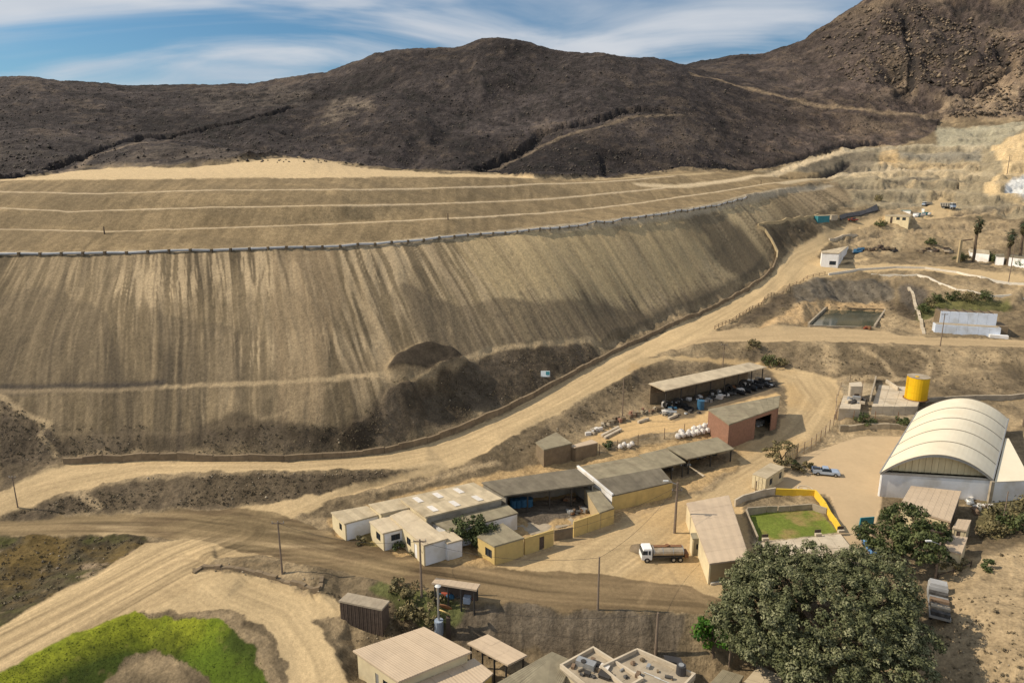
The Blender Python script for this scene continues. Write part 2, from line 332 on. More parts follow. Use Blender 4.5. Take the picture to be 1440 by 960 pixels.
hx = np.array([p[0]/p[1] for p in hw]); hy = np.array([p[1] for p in hw]); o_ = np.argsort(hx)
HE = np.interp(A, hx[o_], hy[o_])[None, :] + fbm(GX/9, GY/9, 5, 4)*3
M_hill = np.clip((GY-HE)/3.0, 0, 1)
right_m = np.clip((GX/GY-0.33)/0.25, 0, 1)*np.clip((GY-430)/60, 0, 1)
rr = ridged(GX/75+3, GY/75, 31, 6, .55); rq = ridged(GX/26, GY/26+5, 37, 5, .6); ff = fbm(GX/34, GY/34, 41, 6, .55)
gull = ridged(GX/30+fbm(GX/60, GY/60, 3, 3)*1.2, GY/120, 47, 4, .5)
GZ = GZ + M_hill*(ff*3.2 + gull*1.6 + ridged(GX/13, GY/17, 44, 4, .6)*.55 + fbm(GX/5, GY/5, 43, 4, .7)*.75) + M_hill*right_m*((rr-.25)*11 + (rq-.2)*5.0)
# rills down the dump face
ril = ridged(FS/5.5+fbm(FS/20, FT/30, 61, 2)*.8, FT/60, 62, 4, .6)
GZ = GZ + M_dump*(ril*.32 + fbm(GX/3, GY/3, 63, 3)*.10)
# scrubby ground is lumpy, roads are smooth
roads = {}
roads['main'] = [(-300,712),(0,692),(45,668),(95,653),(200,647),(400,649),(540,638),(600,624),(650,606),(700,584),(750,560),(800,532),(850,506),(890,486),(940,462),(1000,437),(1050,411),(1085,387),(1102,362),(1125,344),(1160,326),(1200,313),(1240,305),(1285,303),(1300,290),(1325,275),(1345,285),(1340,306),(1300,308),(1245,313),(1205,323),(1180,334),(1158,348),(1150,362),(1168,366),(1240,364),(1180,372),(1150,382),(1100,405),(1040,445),(1000,468),(950,490),(918,500),(890,524),(850,545),(790,578),(750,598),(700,627),(650,653),(600,670),(520,688),(460,704),(425,722),(410,735),(330,718),(400,703),(500,681),(560,668),(590,655),(560,659),(420,662),(300,662),(200,669),(100,692),(0,724),(-300,750)]
roads['curve'] = [(1130,380),(1160,375),(1250,371),(1350,376),(1440,388),(1640,404),(1640,420),(1440,402),(1350,388),(1280,381),(1210,382),(1150,391),(1110,402)]
roads['plateau'] = [(940,480),(1000,465),(1060,462),(1135,459),(1180,462),(1230,464),(1300,475),(1440,478),(1640,482),(1640,492),(1440,488),(1300,485),(1200,482),(1100,481),(1000,480),(950,492)]
roads['loop'] = [(885,508),(950,499),(1050,504),(1120,518),(1175,535),(1186,552),(1178,585),(1160,612),(1130,632),(1100,650),(1062,690),(1045,710),(1055,760),(1062,845),(1005,862),(930,861),(860,812),(760,806),(700,800),(720,790),(780,765),(860,735),(940,705),(1000,690),(1040,655),(1035,625),(1090,610),(1108,580),(1105,545),(1080,525),(1040,514),(990,508),(940,506),(905,514),(885,524)]
roads['yard'] = [(815,622),(850,603),(900,588),(930,580),(1000,566),(1080,545),(1098,556),(1000,600),(900,612),(850,628)]
roads['west'] = [(-300,733),(0,733),(100,728),(200,721),(330,716),(400,724),(440,738),(470,752),(560,778),(650,796),(760,802),(860,808),(960,822),(1015,845),(1008,863),(840,859),(700,847),(600,832),(500,808),(420,792),(300,765),(200,753),(0,752),(-300,754)]
roads['south'] = [(200,764),(300,755),(400,785),(330,782),(272,797),(276,830),(200,858),(100,899),(0,944),(-200,1030),(-200,980),(0,880),(120,815)]
roads['sand'] = [(255,800),(300,806),(350,812),(400,818),(450,838),(476,852),(478,868),(440,872),(458,900),(480,935),(500,975),(520,1100),(430,1100),(410,960),(396,912),(372,878),(330,858),(200,859)]
MR = {k: region(v, soft=1) for k, v in roads.items()}
court = [(1065,697),(1100,672),(1128,640),(1150,632),(1212,613),(1292,614),(1262,640),(1240,664),(1240,708),(1222,768),(1196,772),(1180,752),(1168,700),(1160,694)]
M_court = region(court, warp=False, soft=1)
lawn1 = [(-200,1040),(0,946),(60,913),(100,893),(190,859),(240,866),(290,868),(330,880),(350,905),(375,945),(384,975),(330,1010),(300,968),(290,955),(260,935),(212,916),(180,931),(140,966),(60,1010),(-100,1080)]
M_lawn1 = region(lawn1, soft=1)
lawn2 = [(1051,722),(1100,719),(1150,718),(1178,748),(1120,756),(1064,761)]
M_lawn2 = region(lawn2, warp=False, soft=1)
Mroad = np.clip(sum(MR.values())+M_court, 0, 1)
flat = blur(np.clip(Mroad+M_terr+M_top+M_lawn2, 0, 1), 2)
lump = (1-M_hill)*(1-flat)*(1-M_dump)
GZ = GZ + lump*(fbm(GX/5, GY/5, 71, 4, .6)*.55*(1+np.clip((GY-150)/50, 0, 1.4)) + ridged(GX/2.4, GY/2.4, 73, 3, .6)*.16 + ridged(GX/11, GY/7, 74, 4, .6)*np.clip((GY-165)/40, 0, 1)*.9)*np.clip((GY-60)/20, .35, 1)
GZ = GZ + M_terr*fbm(GX/4, GY/4, 75, 3)*.12 + MR['loop']*fbm(GX/6, GY/6, 76, 2)*.03 + M_top*fbm(GX/20, GY/20, 78, 3)*.5

pc_ = [PZ(1162,436.5,8.3), PZ(1138,459.5,8.3), PZ(1228,462,8.3), PZ(1243,439.5,8.3)]
M_pond = region(pc_, warp=False, soft=1); GZ = GZ*(1-np.clip(M_pond*1.6, 0, 1)) + 7.6*np.clip(M_pond*1.6, 0, 1)
# ---- colours
def N(sc_, s, o=5, g=.55): return fbm(GX/sc_, GY/sc_, s, o, g)[..., None]
def mixc(C, col, m): return C*(1-m[..., None])+np.asarray(col)*m[..., None]
g1, g2, g3 = N(14, 101), N(3.2, 102), N(40, 103)
CC = SCRUB*(1+.45*g3+.40*g1+.28*g2)
tan_m = np.clip(fbm(GX/11, GY/11, 105, 5, .62)*3.2+.12, 0, 1)
CC = CC*(1-.7*tan_m[..., None]) + TANS*(1+.25*g2)*.7*tan_m[..., None]
def paint(pp, col, a=1.0, soft=3, var=.25, warp=True):
    global CC
    m = region(pp, warp=warp, soft=soft)*a; CC = CC*(1-m[..., None]) + np.asarray(col)*(1+var*g2+var*.8*g1)*m[..., None]
    return m
def line(pp, w, col, a=1.0, dz=0.0, ragged=.4):
    D, S, L, bx = near(pp, w*2.2)
    D = D*(1+ragged*fbm(GX[bx]/1.7, GY[bx]/1.7, 77, 3))
    m = np.clip(1.5-D/w, 0, 1)*a
    CC[bx] = CC[bx]*(1-m[..., None]) + np.asarray(col)*m[..., None]
    if dz: GZ[bx] = GZ[bx] + dz*np.clip(1.6-D/w, 0, 1)
# darker scrub slopes
for pp, k in (([(0,728),(100,697),(200,674),(300,668),(420,666),(560,664),(580,668),(500,680),(400,704),(330,716),(200,716),(60,728)], .8),
              ([(480,612),(520,575),(560,530),(640,530),(700,500),(770,484),(828,482),(845,500),(800,524),(750,550),(700,572),(640,596),(560,618)], .85),
              ([(545,523),(560,500),(600,488),(640,496),(655,508),(600,523)], .92),
              ([(0,560),(60,600),(100,630),(90,645),(40,668),(0,690)], .75), ([(100,612),(160,606),(330,600),(440,610),(540,612),(520,628),(400,632),(250,628),(120,632)], .45),
              ([(0,755),(200,755),(212,766),(120,812),(0,880)], .55), ([(905,516),(1000,510),(1060,520),(1000,530),(915,545),(870,580),(820,600),(760,622),(720,640),(770,600),(850,548)], .45),
              ([(1050,490),(1120,495),(1190,520),(1180,532),(1100,520),(1040,508)], .5), ([(1240,505),(1330,520),(1300,548),(1230,540),(1200,520)], .4), ([(1330,530),(1440,520),(1440,560),(1340,556)], .4),
              ([(1112,405),(1165,395),(1250,396),(1262,440),(1225,420),(1150,418),(1100,432),(1040,458),(1020,464)], .85), ([(1270,398),(1300,402),(1310,430),(1290,452),(1262,440)], .8),
              ([(1085,320),(1150,312),(1160,322),(1120,342),(1098,356),(1084,345)], .6), ([(640,845),(760,850),(900,862),(950,866),(940,925),(800,922),(700,912),(640,900)], .28), ([(540,828),(630,838),(640,880),(600,890),(555,870)], .4)):
    paint(pp, DARKS, k, soft=4, var=.5)
# bright dry banks and washed earth
for pp, k in (([(320,600),(440,585),(520,540),(545,530),(520,570),(470,605),(400,625),(200,625)], .35), ([(470,862),(520,885),(500,930),(470,905),(445,870)], .55), ([(1195,420),(1240,415),(1262,440),(1255,470),(1225,462),(1240,440)], .5),
              ([(1300,398),(1440,408),(1440,430),(1330,428)], .5), ([(1320,800),(1440,770),(1440,960),(1310,960)], .6), ([(1120,440),(1160,420),(1240,424),(1250,436),(1160,432),(1130,455),(1060,462)], .6), ([(230,860),(260,850),(330,865),(375,900),(400,960),(385,965),(350,900),(300,870)], .5),
              ([(1180,268),(1440,290),(1440,305),(1340,300),(1240,305),(1240,292),(1180,290)], .75), ([(1240,310),(1340,308),(1440,312),(1400,350),(1240,345),(1200,335)], .55)):
    paint(pp, TANS*1.12, k, soft=5, var=.3)
paint([(470,752),(462,728),(560,696),(690,666),(830,640),(1000,606),(1045,625),(1040,655),(940,712),(870,752),(700,800),(600,790),(540,778)], OCHRE*.9, .85, soft=3, var=.2)
paint([(700,800),(690,770),(800,740),(880,745),(860,812),(760,806)], LIGHT*.9, .8, soft=3, var=.1)
paint([(1195,600),(1290,600),(1290,614),(1212,613),(1150,632),(1160,612)], TANS, .6, soft=2, var=.4)
paint([(1060,755),(1180,748),(1225,765),(1200,790),(1120,800),(1065,810)], (.45,.37,.26), .9, soft=1, var=.1, warp=False)
paint([(1185,540),(1250,540),(1290,565),(1290,590),(1185,585)], (.38,.31,.21), .6, soft=2, var=.2)
# quarry benches
qm = paint([(1060,243),(1190,208),(1300,203),(1440,172),(1660,160),(1660,310),(1440,305),(1300,290),(1230,292),(1180,285),(1175,256)], (.26,.215,.14), .92, soft=3, var=.35)
paint([(1316,178),(1440,172),(1440,182),(1400,204),(1320,206)], (.33,.30,.215), .9, soft=2); paint([(1265,212),(1380,206),(1380,226),(1290,229),(1265,224)], (.20,.185,.15), .8, soft=2)
paint([(1238,212),(1262,210),(1266,235),(1236,236)], (.52,.36,.18), .9, soft=2); paint([(1190,240),(1300,236),(1380,238),(1380,248),(1250,246),(1190,250)], (.47,.37,.23), .8, soft=2)
paint([(1262,222),(1380,226),(1375,236),(1262,236)], (.42,.31,.17), .7, soft=2); paint([(1300,270),(1345,262),(1340,285),(1310,290)], (.42,.31,.17), .6, soft=3)
paint([(1140,224),(1192,212),(1232,214),(1228,236),(1190,240),(1150,246),(1120,240)], (.13,.108,.08), .75, soft=2, var=.4)
paint([(1392,206),(1412,200),(1440,188),(1660,165),(1660,260),(1440,255),(1420,262),(1430,280),(1440,284),(1440,290),(1395,272),(1412,245),(1420,225)], SANDY, .95, soft=1, var=.08)
paint([(1412,266),(1425,252),(1440,246),(1640,240),(1640,290),(1440,280),(1420,276)], (.62,.61,.58), .95, soft=1, var=.1)
for pp, c, k in (([(1112,402),(1165,394),(1250,394),(1262,418),(1240,424),(1170,421),(1120,426)], (.115,.098,.075), .9), ([(1262,398),(1300,404),(1308,430),(1285,440),(1265,420)], (.10,.084,.066), .85), ([(1060,462),(1110,436),(1140,425),(1165,421),(1240,426),(1245,436),(1160,433),(1132,458)], (.42,.29,.155), .9)):
    paint(pp, c, k, soft=2, var=.35)
bst = vnoise(GX/1.1, GY/14, 333)*2; bm = region([(1112,402),(1165,394),(1250,394),(1262,418),(1170,421),(1120,426)], soft=2); CC = CC*(1+(bst*.35*bm)[..., None])
for pp in ([(1190,240),(1250,237),(1300,234),(1370,232)], [(1240,254),(1340,251),(1390,256)], [(1180,262),(1240,262),(1330,268)], [(1300,305),(1360,300),(1440,292)], [(1200,340),(1245,330),(1300,322),(1440,318)]): line(pp, 1.6, CUTDARK*2.2, .55, dz=-1.0, ragged=1.2); line([(a, b+3) for a, b in pp], 1.4, TANS*1.2, .6, ragged=.8)
cut = [(630,842),(700,849),(840,861),(920,863),(960,864),(952,925),(900,931),(800,924),(700,912),(650,905),(625,880)]
cm_ = region(cut, soft=3); cst = fbm(GX/1.3, GY/9, 341, 4, .6)[..., None]; CC = mixc(CC, (.135,.108,.078), cm_*.85)*(1+cm_[..., None]*cst*.45); GZ = GZ+cm_*cst[..., 0]*.25
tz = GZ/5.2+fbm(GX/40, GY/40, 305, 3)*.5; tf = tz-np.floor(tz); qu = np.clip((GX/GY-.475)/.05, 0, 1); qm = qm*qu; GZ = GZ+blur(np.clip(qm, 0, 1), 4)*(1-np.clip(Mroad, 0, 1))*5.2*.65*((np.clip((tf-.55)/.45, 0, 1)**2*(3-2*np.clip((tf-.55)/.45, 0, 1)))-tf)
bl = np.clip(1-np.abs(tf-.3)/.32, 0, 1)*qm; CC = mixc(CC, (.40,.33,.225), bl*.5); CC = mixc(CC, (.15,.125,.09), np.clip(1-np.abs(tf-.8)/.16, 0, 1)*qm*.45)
line([(900,260),(960,262),(1040,252),(1100,241),(1140,226),(1192,210)], 1.9, (.54,.42,.27), .9); line([(1100,258),(1150,250),(1200,245),(1250,241),(1330,243)], 2.2, (.46,.37,.25), .85)
paint([(1392,206),(1412,200),(1440,188),(1660,165),(1660,230),(1440,225),(1424,236),(1405,252),(1398,262),(1415,276),(1440,281),(1440,291),(1390,277),(1384,264),(1396,250),(1412,234),(1400,218)], SANDY*1.1, .95, soft=1, var=.06)
paint([(1412,266),(1425,252),(1440,246),(1640,240),(1640,290),(1440,280),(1420,276)], (.62,.61,.58), .95, soft=1, var=.1)
# field on the left
fm = region([(0,752),(200,753),(213,766),(120,812),(0,882),(-200,960),(-200,752)], soft=2)
fn = fbm(GX/6, GY/3.5, 131, 5); fn2 = fbm(GX/2, GY/1.2, 133, 4)
fc = np.array((.065,.052,.03))*(1+.9*fn2[..., None]); fc = mixc(fc, (.15,.10,.03), np.clip(fn*2.2-.1, 0, .7)); fc = mixc(fc, (.07,.075,.018), np.clip(-fn*2.2, 0, .6)); fc = mixc(fc, (.27,.2,.13), np.clip(fbm(GX/4, GY/2.5, 137, 4)*3-.9, 0, .8))
CC = CC*(1-fm[..., None]*.93)+fc*fm[..., None]*.93
# green patches of shrubs among the scrub
for pp, c, k in (([(535,815),(640,842),(655,850),(640,880),(560,872),(545,845),(520,830)], (.085,.10,.03), .75), ([(1290,430),(1330,420),(1420,418),(1425,436),(1320,440),(1290,455)], (.10,.11,.03), .8), ([(1380,700),(1440,690),(1440,740),(1400,760),(1370,740)], (.14,.13,.05), .6), ([(545,740),(480,750),(500,770),(540,775)], (.12,.12,.04), .6)):
    paint(pp, c, k, soft=3, var=.6)
# dump face
u_ = GX/GY
st = ridged(FS/3.1+fbm(FS/9, FT/14, 81, 2)*.7, FT/38, 82, 4, .62); st2 = fbm(FS/1.15, FT/22, 84, 4, .6); st3 = fbm(FS/13, FT/26, 86, 4); st4 = vnoise(FS/.8, FT/15, 87)
dc = DUMP*(1+.5*st3+.22*st2)[..., None]*(1+.22*g2)*(1+.45*np.clip((u_+.1)/.2, 0, 1))[..., None]
w1 = FS+fbm(FS/9, FT/24, 811, 3)*1.6; finer = vnoise(w1/.45, FT/9, 814)*2; mid = fbm(w1/3.2, FT/34, 815, 3, .6); patch = np.clip(fbm(FS/17, FT/19, 816, 4)*2.4+.6, .32, 1)
def streak(w, ln, sd, th, k): return np.clip((vnoise(w1/w+sd*3.3, FT/ln+vnoise(w1/w, FT*0, sd)*3, sd)-th)*k, 0, 1)
sk = np.maximum(np.maximum(np.maximum(streak(.85, 13, 821, .12, 6), streak(.6, 9, 827, .17, 7)*.9), streak(1.5, 20, 822, .15, 6)*.85), streak(3.4, 34, 823, .2, 5)*.4)*patch
fade = np.clip(1.2-FT/60, .5, 1)
dc = mixc(dc, (.47,.355,.215), np.clip(sk*1.15*fade+np.clip(mid-.15, 0, 1)*.6*patch, 0, .8)); dc = mixc(dc, (.068,.054,.038), np.clip(streak(1.0, 14, 824, .14, 4)*.42+np.clip(-st3*1.1-.15, 0, .4)+np.clip(-mid-.25, 0, .3), 0, .66))
# paler fresh spill over the right half, dark fans at the foot
pale = np.clip((u_+.12)/.1, 0, 1)*np.clip((.42-u_)/.1, 0, 1)*np.clip((27-FT+st2*22+st3*12)/7, 0, 1)*.9
dc = mixc(dc, (.50,.38,.21), pale*np.clip(.62+mid*.9+finer*.25, 0, 1)); rock = np.clip(fbm(GX/1.6, GY/1.6, 89, 4)*3-.7, 0, 1)*pale
dc = mixc(dc, (.10,.08,.055), rock*.6)
jag = np.clip(.5+mid*1.5+finer*.4+streak(1.3, 14, 831, .0, 3)*.5, 0, 1)
for pp, c, k in (([(560,395),(640,430),(700,418),(760,425),(850,428),(900,440),(960,415),(1010,400),(1075,372),(1000,425),(930,450),(870,475),(830,480),(760,482),(690,492),(655,505),(600,500)], (.130,.100,.066), .7), ([(945,302),(1000,292),(1040,320),(1078,372),(1052,396),(1020,380),(990,350),(960,330)], (.105,.082,.056), .8), ([(380,355),(470,350),(480,420),(450,600),(395,600),(385,430)], (.30,.22,.13), .6), ([(640,335),(850,315),(960,300),(1000,340),(980,400),(850,420),(700,410),(660,380)], (.42,.315,.17), .55), ([(0,420),(60,400),(150,440),(180,545),(0,545)], (.095,.074,.05), .4), ([(220,440),(330,460),(340,545),(225,545)], (.085,.067,.047), .35)):
    q_ = region(pp, warp=False, soft=10); dc = mixc(dc, c, np.clip(q_*1.5-(1-jag)*.9, 0, 1)*k)
lfoot = np.clip((FT-22+st3*16)/8, 0, 1)*np.clip((-.2-u_)/.2, 0, 1)*np.clip(.5-st*.9, 0, 1)
dc = mixc(dc, (.062,.05,.037), lfoot*.85)
fan = np.clip((FT-14)/12, 0, 1)*np.clip((u_-.2)/.08, 0, 1); dc = mixc(dc, (.10,.084,.06), fan*np.clip(.55+st3, 0, .8))
CC = CC*(1-M_dump[..., None])+dc*M_dump[..., None]
# ledges and foot paths
PATHS = [([(0,549),(60,549),(150,549),(300,541),(400,537),(480,533)],.4,.65), ([(470,532),(540,528),(610,524),(640,512),(655,503),(690,493),(760,483),(832,478)],.7,.75), ([(0,556),(30,580),(70,595),(55,612),(80,640)],.5,.6), ([(40,598),(0,575)],.4,.5), ([(90,612),(160,615),(250,610),(330,600)],.4,.25),
 ([(330,600),(400,580),(470,540)],.4,.2),([(108,692),(140,712)],.5,.6), ([(1215,490),(1240,505),(1250,520),(1262,532),(1250,538)],.7,.6), ([(1290,492),(1310,505),(1305,525),(1298,540)],.7,.6), ([(1160,484),(1170,520)],2.2,.5), ([(1192,530),(1230,530),(1290,535)],1.0,.5), ([(560,225),(700,218),(720,212)],1,.25),
 ([(1240,484),(1300,480),(1340,500),(1440,505)],1.6,.4), ([(500,690),(560,684),(640,664),(700,650)],.7,.6), ([(1340,820),(1440,770)],1.2,.5)]
for pp, w, a in PATHS: line(pp, w, TANS*1.25, a)
for pp in ([(0,546),(60,546),(150,545),(225,540)],): line(pp, .8, CUTDARK*1.5, .7)
for pp, k in (([(545,523),(560,500),(600,486),(640,496),(655,509),(620,524),(560,528)], 1.0), ([(480,606),(515,575),(545,540),(600,530),(640,524),(665,505),(700,495),(770,486),(828,484),(842,500),(800,522),(750,548),(700,570),(640,592),(560,612)], .72), ([(0,560),(60,602),(100,630),(90,640),(0,660)], .8), ([(280,600),(330,575),(370,590),(440,600),(540,600),(540,618),(420,626),(280,622)], .7), ([(90,612),(200,606),(330,600),(440,606),(545,612),(545,628),(400,636),(250,634),(92,638)], .65)):
    paint(pp, DARKS*1.15, k, soft=5, var=.8)
m_ = paint([(543,525),(558,500),(600,485),(642,495),(658,508),(622,524),(575,529)], DARKS*.62, .95, soft=3, var=.5); GZ = GZ+blur(m_, 10)*1.6
for pp, w, a in PATHS[:3]: line(pp, w*.7, TANS*1.1, a*.6)
# terraces
tc_ = TERR*(1+.35*fbm(GX/1.3, GY/9, 91, 4)[..., None]+.22*g1+.16*g2)
tc_ = mixc(tc_, (.16,.12,.07), np.clip(fbm(GX/16, GY/5, 93, 4)*1.6, 0, .5))
CC = CC*(1-M_terr[..., None])+tc_*M_terr[..., None]
CC = mixc(CC, (.52,.39,.225), M_top)
for b in (B1, B2, B3): line([PY(x, y-.3, d+.9) for x, y, d in b], .68, (.52,.41,.27), .85, ragged=.5)
line([PY(x, y-1, d+1.2) for x, y, d in CREST], 1.3, (.42,.35,.25), .8)
line([(900,260),(960,262),(1040,252),(1100,241),(1140,226),(1192,210)], 2.3, (.56,.44,.28), .9); line([(1100,258),(1150,250),(1200,245),(1250,241),(1330,243)], 2.6, (.47,.38,.25), .8)
line([(1190,211),(1250,209),(1310,206),(1380,205)], 2.2, (.42,.35,.24), .7); line([(840,253),(900,249),(1000,243)], 2, (.5,.38,.22), .6)
line([(1258,318),(1262,330),(1256,350),(1250,358)], 1.0, (.36,.28,.17), .7); line([(1275,316),(1268,335),(1262,352)], .9, (.36,.28,.17), .7)
# hills
hn = fbm(GX/55, GY/55, 111, 6, .6); hn2 = fbm(GX/7, GY/7, 113, 5, .65); hn3 = fbm(GX/90, GY/14+fbm(GX/50, GY/50, 1, 2), 115, 5)
hc = HILL*(1+.45*hn+.35*hn2+.3*hn3+.55*fbm(GX/2.6, GY/2.6, 117, 3, .7))[..., None]
hc = mixc(hc, (.125,.095,.070), np.clip(hn*1.2+hn2*1.6-.3, 0, .5)); hc = hc*(1+.55*fbm(GX/120, GY/60, 119, 4))[..., None]; hc = mixc(hc, (.028,.026,.022), np.clip(-hn2*1.8-hn*.8-.35, 0, .65))
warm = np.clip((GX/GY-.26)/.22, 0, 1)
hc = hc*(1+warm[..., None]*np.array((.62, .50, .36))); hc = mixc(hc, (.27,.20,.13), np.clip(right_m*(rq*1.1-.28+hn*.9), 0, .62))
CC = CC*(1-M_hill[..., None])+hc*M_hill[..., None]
def bare(pp, c, a):
    global CC
    m = region(pp, soft=8)*a*np.clip(.6+hn2*2, 0, 1); CC = mixc(CC, c, m)
bare([(1312,160),(1330,140),(1380,125),(1410,110),(1440,120),(1440,165),(1330,168)], (.34,.25,.16), .8); bare([(1240,70),(1285,95),(1290,140),(1262,130)], (.26,.19,.12), .6); bare([(470,140),(500,135),(530,148),(480,172),(450,185)], (.20,.16,.12), .7)
bare([(1400,90),(1440,60),(1440,120),(1380,125)], (.28,.2,.13), .6)
bare([(160,215),(250,203),(360,215),(420,222),(360,224),(300,231),(200,236),(120,238)], (.13,.105,.085), .8); bare([(0,200),(60,190),(180,200),(190,205),(60,240),(0,235)], (.045,.04,.036), .6); bare([(240,128),(400,120),(440,130),(420,150),(300,160)], (.12,.098,.08), .6)
line([(975,106),(1050,124),(1120,140),(1200,153),(1300,165)], 3.0, (.30,.22,.14), .75); line([(70,243),(130,218),(170,208),(205,200)], 2.2, (.22,.17,.125), .75); line([(690,240),(760,206),(800,190),(880,166),(960,162)], 1.6, (.19,.145,.10), .8)
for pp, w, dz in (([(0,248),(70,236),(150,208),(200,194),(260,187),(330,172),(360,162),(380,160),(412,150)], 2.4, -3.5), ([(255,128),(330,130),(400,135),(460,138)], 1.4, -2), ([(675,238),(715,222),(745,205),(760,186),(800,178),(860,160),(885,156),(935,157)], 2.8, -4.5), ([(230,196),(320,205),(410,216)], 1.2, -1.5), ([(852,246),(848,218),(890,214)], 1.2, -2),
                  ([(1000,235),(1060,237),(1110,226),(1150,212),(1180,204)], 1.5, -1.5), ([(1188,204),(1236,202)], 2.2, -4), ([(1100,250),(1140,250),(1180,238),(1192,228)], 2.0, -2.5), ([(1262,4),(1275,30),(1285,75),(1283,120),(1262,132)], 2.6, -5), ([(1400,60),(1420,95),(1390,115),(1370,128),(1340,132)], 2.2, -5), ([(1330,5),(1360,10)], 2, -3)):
    line(pp, w*1.05, CUTDARK*1.1, .95, dz=dz*.9, ragged=.6)  # dark rock of the hill cuts, their shadow painted into the colour
# roads
tr = {'main': LIGHT, 'curve': LIGHT*.95, 'plateau': np.array((.40, .295, .17)), 'loop': LIGHT*.9, 'yard': OCHRE*1.12, 'west': WET, 'south': LIGHT*.9, 'sand': SANDY*.92}
for k in ('plateau', 'main', 'curve', 'loop', 'yard', 'sand', 'south', 'west'):
    c = tr[k]*(1+.10*g1+.10*g2+.10*g3)
    if k == 'west':
        wd = np.clip(fbm(GX/9, GY/2.6, 151, 4)*2.2+.25, 0, .9)*np.clip((GX+75)/25, .15, 1); c = mixc(c, (.125,.088,.050), wd); c = mixc(c, (.36,.27,.155), np.clip(fbm(GX/14, GY/3, 153, 4)*2-.55, 0, .8))
    if k == 'loop': c = mixc(c, OCHRE*.95, np.clip(fbm(GX/12, GY/12, 155, 4)*1.8, 0, .7))
    CC = CC*(1-MR[k][..., None])+c*MR[k][..., None]
qrel = blur(np.clip(qm, 0, 1), 4)*(1-np.clip(Mroad, 0, 1)); GZ = GZ + qrel*(ridged(GX/22, GY/16, 301, 5)*2.4+fbm(GX/6, GY/6, 303, 4)*1.4)
M_dk = region([(620,792),(700,796),(800,800),(880,800),(960,812),(1000,830),(1012,850),(1000,862),(840,858),(700,846),(640,836)], soft=4); CC = mixc(CC, (.19,.135,.075), M_dk*.75*MR['west'])
for pp, c, k in (([(709,714),(820,694),(838,700),(812,722),(760,742),(728,724)], (.07,.066,.062), .85), ([(915,576),(952,592),(1000,577),(1060,560),(1100,548),(1082,518),(1000,530)], (.095,.078,.058), .85), ([(925,660),(965,652),(1035,632),(1030,642),(1000,662),(950,675)], (.14,.11,.075), .7), ([(695,795),(780,770),(870,725),(950,700),(940,708),(800,772)], (.33,.24,.14), .5)):  # shade under shed, canopy and carports painted into the floor; oil under canopy too
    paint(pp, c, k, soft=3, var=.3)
def tracks(pp, w, key, amp=.16, f=1.3, seed=201):
    D, S, L, bx = near(pp, w)
    m = np.clip(2*(1-D/w), 0, 1)*np.clip(MR[key][bx]+MR['west'][bx]*.5, 0, 1); n = fbm(S*f, L/26, seed, 3, .7)*2
    CC[bx] *= 1+(amp*n*m)[..., None]
tracks([(0,708),(100,672),(200,657),(400,655),(540,648),(620,635),(700,604),(800,555),(870,515),(950,478),(1040,430),(1095,385),(1120,358),(1200,320)], 9, 'main', .13, 1.1)
tracks([(400,725),(480,692),(600,656),(680,628)], 7, 'main', .12, 1.4, 205)
tracks([(-100,742),(100,740),(250,742),(400,762),(560,798),(760,830),(1000,845)], 9, 'west', .34, .9, 207)
tracks([(330,750),(240,785),(120,850),(0,912),(-100,960)], 10, 'south', .30, 1.3, 209)
tracks([(270,790),(330,835),(400,862),(440,920),(460,980)], 8, 'sand', .14, 1.3, 211)
tracks([(1000,480),(1200,476),(1440,482)], 8, 'plateau', .13, 1.2, 213); tracks([(950,502),(1060,511),(1140,530),(1160,560),(1130,610),(1060,660),(960,735),(860,800)], 9, 'loop', .13, 1.2, 215)
for pp in ([(690,795),(780,770),(870,745),(950,700),(1040,665),(1100,625),(1150,570),(1120,530)], [(870,800),(930,760),(985,690),(1060,655)], [(900,850),(930,800),(890,770),(820,770)], [(0,905),(120,845),(250,785),(420,780),(560,800)], [(270,815),(340,790),(480,790)], [(40,690),(200,655),(420,655),(620,630),(760,575),(900,500)], [(830,615),(900,598),(980,590)], [(1000,850),(960,830),(940,800)]):
    for o_ in (-3.2, 3.2): line([(a+o_*.5, b+o_) for a, b in pp], .24, np.array((.30,.215,.12)), .34, ragged=.5)
# paving and lawns
CC = mixc(CC, np.array((.46,.34,.205)), M_court); CC = CC*(1+M_court[..., None]*(.06*g1+.03*g2))
gn = fbm(GX/1.6, GY/1.6, 161, 5, .7); gw = fbm(GX/7, GY/7, 163, 4)
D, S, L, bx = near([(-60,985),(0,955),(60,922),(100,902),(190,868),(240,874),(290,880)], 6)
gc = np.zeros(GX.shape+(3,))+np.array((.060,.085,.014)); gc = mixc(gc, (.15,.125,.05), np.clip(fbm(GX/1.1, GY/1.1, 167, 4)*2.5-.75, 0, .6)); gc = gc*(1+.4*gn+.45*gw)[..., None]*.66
lit_crest = np.zeros(GX.shape); lit_crest[bx] = np.clip(1.3-D/3.0, 0, 1); gc = mixc(gc, (.25,.27,.022), np.clip(lit_crest*(.65+gn*.6), 0, .9)); gc = mixc(gc, (.10,.15,.012), np.clip(gw*1.5, 0, .6))  # sunlit crest of the bank painted yellow into the grass colour
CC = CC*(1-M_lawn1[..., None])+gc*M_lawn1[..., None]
g2c = np.zeros(GX.shape+(3,))+np.array((.135,.165,.030)); g2c = mixc(g2c, (.28,.20,.08), np.clip(fbm(GX/2.5, GY/2.5, 165, 4)*2.2, 0, .8)); g2c = g2c*(1+.3*gn)[..., None]
CC = CC*(1-M_lawn2[..., None])+g2c*M_lawn2[..., None]
CC = np.clip(CC, .008, .85)

